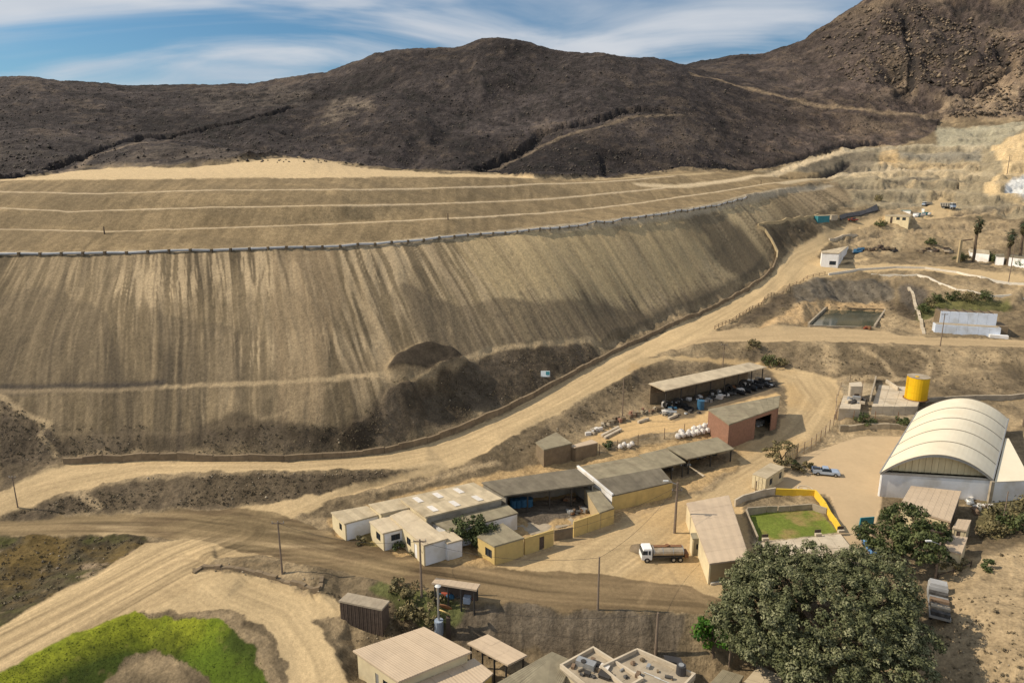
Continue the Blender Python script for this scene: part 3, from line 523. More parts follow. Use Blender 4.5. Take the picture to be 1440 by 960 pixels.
# ---------------------------------------------------------------- materials for the earth
MATS = {}
def newmat(name):
    m = bpy.data.materials.new(name); m.use_nodes = True; MATS[name] = m
    return m, m.node_tree, m.node_tree.nodes['Principled BSDF']
def earth(name, s1, s2, amp, bump, dist, rough=.95):
    m, t, b = newmat(name); L = t.links
    a = t.nodes.new('ShaderNodeVertexColor'); a.layer_name = 'Col'
    co = t.nodes.new('ShaderNodeTexCoord')
    n = t.nodes.new('ShaderNodeTexNoise'); n.inputs['Scale'].default_value = s1; n.inputs['Detail'].default_value = 9; n.inputs['Roughness'].default_value = .68
    n2 = t.nodes.new('ShaderNodeTexNoise'); n2.inputs['Scale'].default_value = s2; n2.inputs['Detail'].default_value = 4
    L.new(co.outputs['Object'], n.inputs['Vector']); L.new(co.outputs['Object'], n2.inputs['Vector'])
    r = t.nodes.new('ShaderNodeMapRange'); r.inputs['From Min'].default_value = .3; r.inputs['From Max'].default_value = .7; r.inputs['To Min'].default_value = 1-amp; r.inputs['To Max'].default_value = 1+amp
    L.new(n.outputs['Fac'], r.inputs['Value'])
    r2 = t.nodes.new('ShaderNodeMapRange'); r2.inputs['From Min'].default_value = .3; r2.inputs['From Max'].default_value = .7; r2.inputs['To Min'].default_value = 1-amp*.7; r2.inputs['To Max'].default_value = 1+amp*.7
    L.new(n2.outputs['Fac'], r2.inputs['Value'])
    k = t.nodes.new('ShaderNodeMath'); k.operation = 'MULTIPLY'; L.new(r.outputs[0], k.inputs[0]); L.new(r2.outputs[0], k.inputs[1])
    v = t.nodes.new('ShaderNodeVectorMath'); v.operation = 'SCALE'; L.new(a.outputs[0], v.inputs[0]); L.new(k.outputs[0], v.inputs['Scale'])
    L.new(v.outputs[0], b.inputs['Base Color']); b.inputs['Roughness'].default_value = rough; b.inputs['Specular IOR Level'].default_value = .12
    bp = t.nodes.new('ShaderNodeBump'); bp.inputs['Strength'].default_value = bump; bp.inputs['Distance'].default_value = dist
    L.new(n.outputs['Fac'], bp.inputs['Height']); L.new(bp.outputs[0], b.inputs['Normal'])
    return m
earth('scrub_earth', .7, 3.0, .30, .9, .5); earth('road_earth', 1.8, 7, .18, .6, .10); earth('hill_earth', .22, .9, .40, 1.0, 2.6); earth('dump_earth', 1.4, 4, .24, .8, .25)
earth('terrace_earth', 1.0, 4, .26, .8, .3); earth('lawn_turf', 2.5, 9, .28, .5, .15); earth('paving', 1.5, .4, .05, .1, .02)

# ---------------------------------------------------------------- split the sheet into its pieces of land
LAB = np.zeros((NR, NC), int)
LAB[M_hill > .5] = 1
LAB[(M_dump > .5)] = 2; LAB[(M_terr > .5) & (M_hill < .5)] = 3
LAB[(M_top > .5) & (LAB == 0)] = 3
for k in MR: LAB[(MR[k] > .5)] = 4
LAB[MR['west'] > .5] = 5; LAB[M_court > .5] = 6; LAB[M_lawn1 > .5] = 7; LAB[M_lawn2 > .5] = 8
names = {0: ('ground', 'scrub_earth'), 1: ('hills', 'hill_earth'), 2: ('dump_slope', 'dump_earth'), 3: ('terraced_slope', 'terrace_earth'), 4: ('dirt_road', 'road_earth'), 5: ('damp_dirt_road', 'road_earth'), 6: ('paved_yard', 'paving'), 7: ('grass', 'lawn_turf'), 8: ('grass', 'lawn_turf')}
FLAB = LAB[:-1, :-1]
idx = np.arange(NR*NC).reshape(NR, NC)
QF = np.stack([idx[:-1, :-1], idx[:-1, 1:], idx[1:, 1:], idx[1:, :-1]], -1)
VV = np.stack([GX, GY, GZ], -1).reshape(-1, 3); CF = np.concatenate([CC, np.ones((NR, NC, 1))], -1).reshape(-1, 4)
for lab, (nm, mt) in names.items():
    F = QF[FLAB == lab]
    if not len(F): continue
    used, inv = np.unique(F, return_inverse=True); inv = inv.reshape(F.shape).astype(np.int32)
    me = bpy.data.meshes.new(nm); me.vertices.add(len(used)); me.vertices.foreach_set('co', VV[used].astype(np.float32).ravel())
    me.loops.add(F.size); me.loops.foreach_set('vertex_index', inv.ravel()); me.polygons.add(len(F)); me.polygons.foreach_set('loop_start', (np.arange(len(F))*4).astype(np.int32)); me.polygons.foreach_set('loop_total', np.full(len(F), 4, np.int32))
    me.update(calc_edges=True)
    ca_ = me.color_attributes.new('Col', 'FLOAT_COLOR', 'POINT'); ca_.data.foreach_set('color', CF[used].astype(np.float32).ravel())
    me.polygons.foreach_set('use_smooth', np.ones(len(F), bool)); me.materials.append(MATS[mt])
    o = bpy.data.objects.new(nm, me); COL.objects.link(o)
    if lab >= 7:
        o['kind'] = 'stuff'; o['category'] = 'grass'; o['label'] = 'bright green grass on the curved bank in the left foreground' if lab == 7 else 'mown lawn inside the low yellow and grey walls'
    else: o['kind'] = 'structure'
# ---------------------------------------------------------------- materials for things
def mat(name, rgb, rough=.8, var=.12, scale=1.2, metal=0, rnd=0.0, bump=0.0, dirt=None):
    m, t, b = newmat(name); L = t.links
    b.inputs['Roughness'].default_value = rough; b.inputs['Metallic'].default_value = metal; b.inputs['Specular IOR Level'].default_value = .25
    co = t.nodes.new('ShaderNodeTexCoord'); n = t.nodes.new('ShaderNodeTexNoise'); n.inputs['Scale'].default_value = scale; n.inputs['Detail'].default_value = 7; n.inputs['Roughness'].default_value = .65
    L.new(co.outputs['Object'], n.inputs['Vector'])
    r = t.nodes.new('ShaderNodeMapRange'); r.inputs['From Min'].default_value = .3; r.inputs['From Max'].default_value = .7; r.inputs['To Min'].default_value = 1-var; r.inputs['To Max'].default_value = 1+var
    L.new(n.outputs['Fac'], r.inputs['Value']); fac = r.outputs[0]
    if rnd:
        oi = t.nodes.new('ShaderNodeObjectInfo'); r2 = t.nodes.new('ShaderNodeMapRange'); r2.inputs['To Min'].default_value = 1-rnd; r2.inputs['To Max'].default_value = 1+rnd
        L.new(oi.outputs['Random'], r2.inputs['Value']); k = t.nodes.new('ShaderNodeMath'); k.operation = 'MULTIPLY'; L.new(fac, k.inputs[0]); L.new(r2.outputs[0], k.inputs[1]); fac = k.outputs[0]
    col = t.nodes.new('ShaderNodeRGB'); col.outputs[0].default_value = (*rgb, 1); src = col.outputs[0]
    if dirt:
        n3 = t.nodes.new('ShaderNodeTexNoise'); n3.inputs['Scale'].default_value = scale*.45; n3.inputs['Detail'].default_value = 6; L.new(co.outputs['Object'], n3.inputs['Vector'])
        r3 = t.nodes.new('ShaderNodeMapRange'); r3.inputs['From Min'].default_value = .48; r3.inputs['From Max'].default_value = .66; r3.inputs['To Max'].default_value = .75; L.new(n3.outputs['Fac'], r3.inputs['Value'])
        mx_ = t.nodes.new('ShaderNodeMix'); mx_.data_type = 'RGBA'; L.new(r3.outputs[0], mx_.inputs['Factor']); L.new(src, mx_.inputs['A']); mx_.inputs['B'].default_value = (*dirt, 1); src = mx_.outputs['Result']
    v = t.nodes.new('ShaderNodeVectorMath'); v.operation = 'SCALE'; L.new(src, v.inputs[0]); L.new(fac, v.inputs['Scale']); L.new(v.outputs[0], b.inputs['Base Color'])
    if bump:
        bp = t.nodes.new('ShaderNodeBump'); bp.inputs['Strength'].default_value = .6; bp.inputs['Distance'].default_value = bump; L.new(n.outputs['Fac'], bp.inputs['Height']); L.new(bp.outputs[0], b.inputs['Normal'])
    return m
M = {}
for k, a in dict(
    cream_wall=((.62,.52,.33), .85, .1, .8, 0, 0, 0, (.48,.39,.25)), yellow_wall=((.55,.40,.155), .85, .12, .8, 0, 0, 0, (.42,.31,.13)), white_wall=((.76,.75,.74), .85, .06, .7, 0, 0, 0, (.55,.50,.42)),
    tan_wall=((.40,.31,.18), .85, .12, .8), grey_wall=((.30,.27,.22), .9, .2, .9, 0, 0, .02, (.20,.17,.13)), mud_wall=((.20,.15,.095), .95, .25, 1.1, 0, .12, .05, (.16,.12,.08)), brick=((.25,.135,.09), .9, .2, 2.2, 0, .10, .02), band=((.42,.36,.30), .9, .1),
    roof_cream=((.45,.37,.25), .85, .16, .9, 0, .14, 0, (.30,.24,.155)), roof_olive=((.25,.215,.145), .9, .18, .9, 0, .10, 0, (.17,.14,.095)), roof_dark=((.17,.145,.105), .9, .2, .8, 0, .12, 0, (.11,.093,.07)), roof_pink=((.50,.39,.275), .8, .08, .6, 0, .03, 0, (.43,.335,.24)),
    roof_tan=((.52,.43,.30), .8, .12, .7, 0, .06, 0, (.36,.29,.20)), concrete=((.36,.30,.22), .9, .2, .9, 0, 0, .02, (.23,.185,.13)), pale_concrete=((.52,.44,.33), .9, .14, .8, 0, 0, 0, (.36,.29,.20)), roof_rust=((.27,.17,.11), .85, .25, 1.2, 0, .1, 0, (.38,.30,.2)),
    metal=((.42,.42,.41), .45, .12, 2, .6), dark_metal=((.06,.055,.05), .6, .2, 2, .3), rust=((.20,.10,.05), .85, .3, 2), wood=((.19,.13,.085), .9, .25, 2.5, 0, .12), wood_dark=((.085,.062,.048), .9, .25, 2, 0, .15), pole_wood=((.20,.15,.11), .9, .2, 2),
    rubber=((.022,.021,.020), .8, .2, 3), glass=((.03,.04,.05), .15, .1, 1), tank_yellow=((.72,.43,.01), .5, .07, .8, 0, 0, 0, (.60,.34,.015)), paint_white=((.78,.77,.74), .4, .06, 1.5), paint_blue=((.10,.22,.42), .5, .1, 1), paint_silver=((.42,.50,.62), .28, .05, 1, .35),
    teal=((.05,.22,.25), .6, .15, 1), tank_steel=((.40,.33,.24), .5, .25, 1.2, .3, 0, 0, (.24,.17,.10)), sack=((.62,.58,.53), .85, .12, 2.5, 0, .08, .04), yellow_paint=((.72,.48,.05), .7, .1, 1), kerb_white=((.66,.60,.50), .85, .12, .8, 0, .05), water=((.042,.050,.036), .08, .25, .15),
    pale_blue=((.60,.66,.76), .7, .08, .8, 0, 0, 0, (.48,.50,.52)),
    stone=((.32,.265,.185), .95, .2, 1.5, 0, .2, .08), black_liner=((.05,.048,.05), .55, .3, .6), hangar_skin=((.74,.66,.50), .6, .05, .4, 0, .02, 0, (.68,.59,.43)), hangar_gable=((.66,.54,.32), .6, .08, 1, 0, .08), blue_drum=((.04,.12,.21), .5, .1, 1), junk=((.07,.065,.06), .7, .6, 1.5), pipe_grey=((.40,.40,.40), .7, .15, .8, 0, .15), lamp_head=((.6,.6,.58), .4, .05, 1), red_thing=((.30,.07,.04), .7, .2, 1), sign_white=((.7,.75,.75), .6, .05, 1), bark=((.13,.095,.065), .95, .25, 3, 0, 0, .04)).items():
    M[k] = mat(k, *a)
def leafmat(name, c1, c2, c3):
    m, t, b = newmat(name); L = t.links; a = t.nodes.new('ShaderNodeAttribute'); a.attribute_name = 'shade'
    rp = t.nodes.new('ShaderNodeValToRGB'); e = rp.color_ramp.elements; e[0].color = (*c1, 1); e[1].color = (*c3, 1); x = rp.color_ramp.elements.new(.5); x.color = (*c2, 1)
    L.new(a.outputs['Fac'], rp.inputs[0]); L.new(rp.outputs[0], b.inputs['Base Color']); b.inputs['Roughness'].default_value = .65; b.inputs['Specular IOR Level'].default_value = .2
    M[name] = m
leafmat('leaf_grey', (.050,.056,.024), (.110,.118,.052), (.25,.245,.135)); leafmat('leaf_green', (.025,.038,.012), (.06,.075,.025), (.13,.145,.055)); leafmat('leaf_dry', (.07,.06,.03), (.14,.12,.055), (.26,.21,.10)); leafmat('leaf_bright', (.02,.06,.006), (.04,.11,.01), (.09,.17,.02)); leafmat('leaf_palm', (.012,.022,.010), (.030,.045,.020), (.09,.11,.06))

# ---------------------------------------------------------------- mesh helpers
ORG = {}
class MB:
    def __init__(s): s.v = []; s.f = []
    def face(s, *p):
        n = len(s.v); s.v += [tuple(q) for q in p]; s.f.append(tuple(range(n, n+len(p)))); return s
    def prism(s, base, top):                      # two rings of points, equal count, bottom ring counter-clockwise seen from above
        n = len(base); o = len(s.v); s.v += [tuple(p) for p in base]+[tuple(p) for p in top]
        s.f.append(tuple(o+i for i in reversed(range(n)))); s.f.append(tuple(o+n+i for i in range(n)))
        for i in range(n): j = (i+1) % n; s.f.append((o+i, o+j, o+n+j, o+n+i))
        return s
    def box(s, c, d, rz=0, tilt=0):               # centre of base, size
        cx_, cy_, cz_ = c; hx_, hy_ = d[0]/2, d[1]/2; ca__, sa_ = math.cos(rz), math.sin(rz)
        r_ = [(cx_+x*ca__-y*sa_, cy_+x*sa_+y*ca__) for x, y in ((-hx_,-hy_),(hx_,-hy_),(hx_,hy_),(-hx_,hy_))]
        return s.prism([(x, y, cz_) for x, y in r_], [(x, y, cz_+d[2]) for x, y in r_])
    def tube(s, p, q, r0, r1=None, n=8, cap=True):
        r1 = r0 if r1 is None else r1; p = Vector(p); q = Vector(q); d = (q-p).normalized(); a = d.orthogonal().normalized(); b = d.cross(a); o = len(s.v)
        for c, r_ in ((p, r0), (q, r1)):
            for i in range(n): t = 2*math.pi*i/n; s.v.append(tuple(c+a*math.cos(t)*r_+b*math.sin(t)*r_))
        for i in range(n): j = (i+1) % n; s.f.append((o+i, o+j, o+n+j, o+n+i))
        if cap: s.f.append(tuple(o+i for i in reversed(range(n)))); s.f.append(tuple(o+n+i for i in range(n)))
        return s
    def blob(s, c, r, n=7, m=5, j=.15, rs=random):
        o = len(s.v); cx_, cy_, cz_ = c
        for i in range(m+1):
            ph = math.pi*i/m
            for k in range(n):
                th = 2*math.pi*k/n; q = 1+rs.uniform(-j, j); s.v.append((cx_+r[0]*math.sin(ph)*math.cos(th)*q, cy_+r[1]*math.sin(ph)*math.sin(th)*q, cz_+r[2]*math.cos(ph)*q))
        for i in range(m):
            for k in range(n): l = (k+1) % n; s.f.append((o+i*n+k, o+(i+1)*n+k, o+(i+1)*n+l, o+i*n+l))
        return s
    def build(s, name, material, parent=None, smooth=False, org=None):
        og = org if org is not None else (ORG[parent] if parent is not None else (0, 0, 0))
        me = bpy.data.meshes.new(name); me.from_pydata([(x-og[0], y-og[1], z-og[2]) for x, y, z in s.v], [], s.f); me.update()
        me.materials.append(M[material] if isinstance(material, str) else material)
        if smooth: me.polygons.foreach_set('use_smooth', np.ones(len(me.polygons), bool))
        o = bpy.data.objects.new(name, me); COL.objects.link(o)
        if parent is not None: o.parent = parent
        elif org is not None: o.location = org
        ORG[o] = og
        return o
def tag(o, label, cat, group=None):
    o['label'] = label; o['category'] = cat
    if group: o['group'] = group
    return o
def thing(name, loc, label, cat, group=None, rz=0):
    o = bpy.data.objects.new(name, None); o.location = loc; o.empty_display_size = .5; COL.objects.link(o); ORG[o] = tuple(loc); o.rotation_euler = (0, 0, rz)
    return tag(o, label, cat, group)
def copy_tree(o, loc, rz=0, sc_=1.0, label=None, group=None):
    def cp(a, par):
        c = a.copy(); COL.objects.link(c)
        if par is not None: c.parent = par
        for ch in a.children: cp(ch, c)
        return c
    c = cp(o, None); c.location = loc; c.rotation_euler = (0, 0, rz); c.scale = (sc_,)*3 if not isinstance(sc_, tuple) else sc_
    if label: c['label'] = label
    if group: c['group'] = group
    return c
def V3(p): return Vector(p)
def lerp(a, b, t): return tuple(x+(y-x)*t for x, y in zip(a, b))
def bil(c, u, v):                                  # c = L, F, R, B ; u runs L->B, v runs L->F
    return lerp(lerp(c[0], c[3], u), lerp(c[1], c[2], u), v)
def slab(parent, name, c, mt, th=.14, dz=0):
    b = MB(); b.prism([(x, y, z+dz-th) for x, y, z in c], [(x, y, z+dz) for x, y, z in c]); return b.build(name, mt, parent)
def sheets(parent, c, mt, nu, nv, ribs=5, amp=.022, name='roof_sheet'):
    for i in range(nu):
        for j in range(nv):
            b = MB(); g = .012; u0, u1 = (i+g)/nu, (i+1-g)/nu; v0, v1 = j/nv, (j+1.03 if j < nv-1 else j+1)/nv
            dz = random.uniform(0, .012); n = ribs*2; top = []
            for k in range(n+1):
                u = u0+(u1-u0)*k/n; h = .03+dz+(amp if k % 2 else 0)
                p = bil(c, u, v0); q = bil(c, u, v1); up = .012*(1 if nv > 1 else 0)
                top.append(((p[0], p[1], p[2]+h), (q[0], q[1], q[2]+h+up)))
            for a_, b_ in zip(top, top[1:]): b.face(a_[0], a_[1], b_[1], b_[0])
            b.build(name, mt, parent)
def wall(parent, p, q, zt0, zt1, mt, ops=(), t=.2, zb=None, name='wall', frame='white_wall'):
    """wall from p to q (outside on the right hand), tops zt0, zt1; openings are (from, to, sill, head, kind) in metres from p / above base"""
    L_ = math.hypot(q[0]-p[0], q[1]-p[1]); dx, dy = (q[0]-p[0])/L_, (q[1]-p[1])/L_; nx, ny = dy, -dx
    g0, g1 = gz(p[0], p[1]), gz(q[0], q[1]); base = min(g0, g1)-.35 if zb is None else zb; fl = max(g0, g1) if zb is None else zb
    b = MB()
    def blk(a, c, z0, z1, z2):
        if c-a < .01: return
        P = [(p[0]+dx*a, p[1]+dy*a), (p[0]+dx*c, p[1]+dy*c), (p[0]+dx*c-nx*t, p[1]+dy*c-ny*t), (p[0]+dx*a-nx*t, p[1]+dy*a-ny*t)]
        b.prism([(x, y, z0) for x, y in P], [(P[0][0], P[0][1], z1), (P[1][0], P[1][1], z2), (P[2][0], P[2][1], z2), (P[3][0], P[3][1], z1)])
    zt = lambda a: zt0+(zt1-zt0)*a/L_
    cur = 0; ex = []
    for (a, c, s0, h0, kind) in sorted(ops):
        a = max(a, cur); c = min(c, L_-.1)
        if c-a < .2: continue
        hd = min(fl+h0, min(zt(a), zt(c))-.12)
        blk(cur, a, base, zt(cur), zt(a)); blk(a, c, hd, zt(a), zt(c))
        if s0 > 0: blk(a, c, base, fl+s0, fl+s0)
        ex.append((a, c, fl+s0, hd, kind)); cur = c
    blk(cur, L_, base, zt(cur), zt(L_))
    o = b.build(name, mt, parent)
    for a, c, z0, z1, kind in ex:
        if kind == 'open': continue
        def pt(u, off, z): return (p[0]+dx*u-nx*off, p[1]+dy*u-ny*off, z)
        def bx(u0, u1, o0, o1, z0_, z1_, B): B.prism([pt(u0, o0, z0_), pt(u1, o0, z0_), pt(u1, o1, z0_), pt(u0, o1, z0_)], [pt(u0, o0, z1_), pt(u1, o0, z1_), pt(u1, o1, z1_), pt(u0, o1, z1_)])
        if kind == 'win':
            B = MB(); f = .07
            bx(a, a+f, .02, .10, z0, z1, B); bx(c-f, c, .02, .10, z0, z1, B); bx(a+f, c-f, .02, .10, z0, z0+f, B); bx(a+f, c-f, .02, .10, z1-f, z1, B); bx((a+c)/2-.03, (a+c)/2+.03, .03, .09, z0+f, z1-f, B)
            w = B.build('window', 'dark_metal', parent); P = MB(); bx(a+f, c-f, .11, .14, z0+f, z1-f, P); P.build('pane', 'glass', w)
        else:
            B = MB(); bx(a, c, .06, .12, z0, z1, B); B.build('door', {'door': 'wood_dark', 'mdoor': 'metal', 'wdoor': 'white_wall'}.get(kind, 'wood_dark'), parent)
    return o
def inset(c, o):
    cx_ = sum(p[0] for p in c)/4; cy_ = sum(p[1] for p in c)/4; r_ = []
    for x, y, z in c:
        d = math.hypot(x-cx_, y-cy_); r_.append((x-(x-cx_)/d*o*1.4, y-(y-cy_)/d*o*1.4, z))
    return r_
def house(name, label, px, z, walls, roof='roof_cream', nu=8, nv=1, over=.3, cat='building', group=None, skip=(), posts=None, post_mat='dark_metal', flat=False, parapet=None, extra=None):
    zs = z if isinstance(z, (list, tuple)) else [z]*4
    c = [PZ(a, b, zz_) for (a, b), zz_ in zip(px, zs)]
    cx_ = sum(p[0] for p in c)/4; cy_ = sum(p[1] for p in c)/4
    t = thing(name, (cx_, cy_, gz(cx_, cy_)), label, cat, group)
    slab(t, 'roof', c, roof if isinstance(roof, str) else roof[0], .16)
    if not flat: sheets(t, c, roof if isinstance(roof, str) else roof[0], nu, nv)
    w = inset(c, over)
    for i in range(4):
        if i in skip: continue
        spec = walls.get(i, walls.get('all'))
        if spec is None: continue
        p, q = w[i], w[(i+1) % 4]
        mt, ops = spec if isinstance(spec, tuple) else (spec, ())
        L_ = math.hypot(q[0]-p[0], q[1]-p[1]); ops = [(a*L_, b*L_, s0, h0, k) for a, b, s0, h0, k in ops]
        d = Vector((q[0]-p[0], q[1]-p[1], 0)).normalized(); e = .003*i+(.2 if i % 2 else 0)
        p2 = (p[0]+d.x*e, p[1]+d.y*e, p[2]); q2 = (q[0]-d.x*e, q[1]-d.y*e, q[2])
        wall(t, p2, q2, p[2]-.17, q[2]-.17, mt, ops)
    if posts:
        for (u, v) in posts:
            p = bil(w, u, v); b = MB(); b.box((p[0], p[1], gz(p[0], p[1])-.3), (.18, .18, p[2]-.17-gz(p[0], p[1])+.3), .3); b.build('post', post_mat, t)
    if parapet:
        for i in range(4):
            p, q = c[i], c[(i+1) % 4]; d = Vector((q[0]-p[0], q[1]-p[1], 0)).normalized(); n_ = Vector((d.y, -d.x, 0)); b = MB(); k = .25; ee = .25 if i % 2 else 0
            P = [(p[0]+d.x*ee, p[1]+d.y*ee), (q[0]-d.x*ee, q[1]-d.y*ee), (q[0]-d.x*ee-n_.x*k, q[1]-d.y*ee-n_.y*k), (p[0]+d.x*ee-n_.x*k, p[1]+d.y*ee-n_.y*k)]
            b.prism([(x, y, zs[0]+.002) for x, y in P], [(x, y, zs[0]+parapet) for x, y in P]); b.build('parapet', 'pale_concrete', t)
    return t
def wall_line(name, label, cat, pp, h, t, mt, seg=3.0, group=None, piece='wall_panel', gap=.015, top=None, follow=None, dh=.06):
    """a long wall standing on the ground, made of pieces end to end"""
    P = [p if len(p) == 3 else hit(*p) for p in pp]; root = thing(name, (P[0][0], P[0][1], gz(P[0][0], P[0][1])), label, cat, group)
    for p, q in zip(P, P[1:]):
        L_ = math.hypot(q[0]-p[0], q[1]-p[1]); n = max(1, round(L_/seg)); d = ((q[0]-p[0])/L_, (q[1]-p[1])/L_); nn = (d[1], -d[0])
        for i in range(n):
            a = L_*i/n+gap; c = L_*(i+1)/n-gap*(i < n-1)+(.0); e = random.uniform(-dh, dh)
            b = MB(); xy = [(p[0]+d[0]*s+nn[0]*o, p[1]+d[1]*s+nn[1]*o) for s, o in ((a, t/2), (c, t/2), (c, -t/2), (a, -t/2))]
            z0 = [min(gz(x, y) for x, y in xy)-.4]*4; ga = gz(p[0]+d[0]*a, p[1]+d[1]*a); gc = gz(p[0]+d[0]*c, p[1]+d[1]*c)
            zt = [ga+h+e, gc+h+e, gc+h+e, ga+h+e] if top is None else [top+e*.2]*4
            b.prism([(x, y, z) for (x, y), z in zip(xy, z0)], [(x, y, z) for (x, y), z in zip(xy, zt)]); b.build(piece, mt, root)
    return root
def pole_thing(name, label, base, h, r=.14, arms=(), lamp=None, group=None, cat='pole', mt='pole_wood', rz=0):
    b0 = hit(*base) if len(base) == 2 else base; t = thing(name, b0, label, cat, group); x, y, z = b0
    MB().tube((x, y, z-.5), (x, y, z+h), r, r*.62, 8).build('shaft', mt, t)
    for (dz, w) in arms:
        b = MB(); b.box((x, y, z+h-dz), (w, .12, .12), rz); o = b.build('crossarm', mt, t)
        for s in (-.45, 0, .45): MB().tube((x+s*w*math.cos(rz), y+s*w*math.sin(rz), z+h-dz+.121), (x+s*w*math.cos(rz), y+s*w*math.sin(rz), z+h-dz+.36), .05, .035, 6).build('insulator', 'metal', o)
    if lamp:
        for s in lamp:
            e = (x+s*1.5, y-.25, z+h+.35); b = MB(); b.tube((x, y, z+h-.3), e, .05, .04, 6); o = b.build('lamp_arm', 'metal', t)
            b = MB(); b.box((e[0]+s*.25, e[1], e[2]-.06), (.75, .28, .14)); b.build('lamp_head', 'lamp_head', o)
    return t
def leaves(c, r, nclump, nleaf, size, clump_r, rs, flat=1.0, up=.35, shell=.55, zmin=-1.0, shade=None):
    """points, faces and light/dark tint of a crown of small leaf faces gathered in clumps"""
    V = []; F = []; S = []
    for k in range(nclump):
        while True:
            p = rs.uniform(-1, 1, 3); q = np.linalg.norm(p)
            if shell < q < 1 and p[2] > zmin: break
        cc = np.array(c)+p*np.array(r); cr = clump_r*rs.uniform(.6, 1.25); tone = rs.uniform(.15, .85)
        d = rs.normal(size=(nleaf, 3)); d /= np.linalg.norm(d, axis=1)[:, None]; d *= (rs.uniform(.35, 1, (nleaf, 1))**.6)*cr; d[:, 2] *= flat
        n_ = d/np.linalg.norm(d, axis=1)[:, None]+rs.normal(size=(nleaf, 3))*.45; n_[:, 2] += up; n_ /= np.linalg.norm(n_, axis=1)[:, None]
        a = np.cross(n_, rs.normal(size=(nleaf, 3))); a /= np.linalg.norm(a, axis=1)[:, None]; b = np.cross(n_, a); s = size*rs.uniform(.6, 1.3, (nleaf, 1)); P = cc+d
        o = len(V)*1; base = sum(len(v) for v in V)
        V.append(np.stack([P-a*s, P-b*s*.55, P+a*s, P+b*s*.55], 1).reshape(-1, 3)); F.append(np.arange(nleaf*4).reshape(-1, 4)+base); S.append(np.repeat(np.clip(tone+rs.normal(size=nleaf)*.16, 0, 1), 4))
    return np.concatenate(V), np.concatenate(F), np.concatenate(S)
def mesh_np(name, V, F, S, material, parent, org):
    me = bpy.data.meshes.new(name); me.vertices.add(len(V)); me.vertices.foreach_set('co', (V-np.array(org)).astype(np.float32).ravel()); me.loops.add(F.size); me.loops.foreach_set('vertex_index', F.ravel().astype(np.int32))
    k = F.shape[1]; me.polygons.add(len(F)); me.polygons.foreach_set('loop_start', (np.arange(len(F))*k).astype(np.int32)); me.polygons.foreach_set('loop_total', np.full(len(F), k, np.int32)); me.update(calc_edges=True)
    if S is not None: at = me.attributes.new('shade', 'FLOAT', 'POINT'); at.data.foreach_set('value', S.astype(np.float32))
    me.materials.append(M[material]); o = bpy.data.objects.new(name, me); COL.objects.link(o)
    if parent is not None: o.parent = parent
    else: o.location = org
    ORG[o] = org
    return o
def tree(name, label, base, crowns, mt, trunk_r, rs_seed, group=None, cat='tree', size=.22, dens=1.0, limbs=7, flat=.8, nleaf=60, clump=1.0, up=.35, shell=.55):
    rs = np.random.RandomState(rs_seed); t = thing(name, base, label, cat, group); Vs = []; Fs = []; Ss = []; nb = 0
    for (c, r, ncl) in crowns:
        V, F, S = leaves(c, r, int(ncl*dens), nleaf, size, clump, rs, flat=flat, up=up, shell=shell); Vs.append(V); Fs.append(F+nb); Ss.append(S); nb += len(V)
    mesh_np('crown', np.concatenate(Vs), np.concatenate(Fs), np.concatenate(Ss), mt, t, base)
    x, y, z = base; b = MB(); c0 = crowns[0][0]; fork = lerp(base, c0, .45); b.tube((x, y, z-.5), fork, trunk_r, trunk_r*.7, 8)
    for k in range(limbs):
        c, r, _ = crowns[k % len(crowns)]; a = 2*math.pi*k/limbs+rs.uniform(-.3, .3); e = (c[0]+r[0]*.7*math.cos(a), c[1]+r[1]*.7*math.sin(a), c[2]+r[2]*rs.uniform(-.2, .6)); m_ = lerp(fork, e, .5); m_ = (m_[0], m_[1], m_[2]+.3)
        b.tube(fork, m_, trunk_r*.45, trunk_r*.28, 6); b.tube(m_, e, trunk_r*.28, trunk_r*.08, 5)
    b.build('trunk', 'bark', t)
    return t
# ================================================================ THE LOWER ROW OF BUILDINGS
W = 'win'
house('small_house', 'small flat roofed white hut at the left end of the building row', [(465,720),(484,736.5),(535,723),(516,711)], 2.7, {0: ('cream_wall', [(.55,.75,1.0,2.0,W)]), 1: ('white_wall', []), 2: ('cream_wall', []), 3: ('cream_wall', [])}, 'roof_cream', 6, 1, .12)
house('small_house', 'cream hut with ribbed roof and dark window, second from the left end of the row', [(519,733),(538,750),(570,742),(558,722)], 2.75, {0: ('cream_wall', [(.45,.78,.9,2.0,W)]), 1: ('white_wall', [(.30,.72,1.2,2.1,W)]), 2: ('cream_wall', []), 3: ('cream_wall', [])}, 'roof_tan', 5, 1, .12)
house('office_building', 'long cream office wing with bluish shaded end wall beside the shade tree', [(548,725),(596,767),(630,757),(574,715)], 3.1, {0: ('cream_wall', [(.50,.62,1.0,2.1,W),(.72,.80,.0,2.1,'wdoor')]), 1: ('white_wall', []), 2: ('cream_wall', []), 3: ('cream_wall', [])}, 'roof_tan', 5, 3, .12)
house('office_annex', 'low annex with pale roof between the office wing and the shade tree', [(610,749),(629,764),(651,758),(634,745)], 2.7, {1: ('white_wall', []), 2: ('white_wall', []), 0: ('white_wall', []), 3: ('white_wall', [])}, 'roof_tan', 3, 1, .1)
house('flat_building', 'wide pale roofed building, lower half of the long cream roof', [(518,709),(535,722.5),(579,713),(562,700)], 3.3, {'all': 'cream_wall'}, 'roof_cream', 6, 1, .15)
house('flat_building', 'broad cream roofed store with skylight strips, largest roof at the left of the row', [(562,700.5),(598,727),(707,701),(666,678)], 3.8, {'all': 'grey_wall', 0: ('cream_wall', [])}, 'roof_cream', 14, 2, .15)
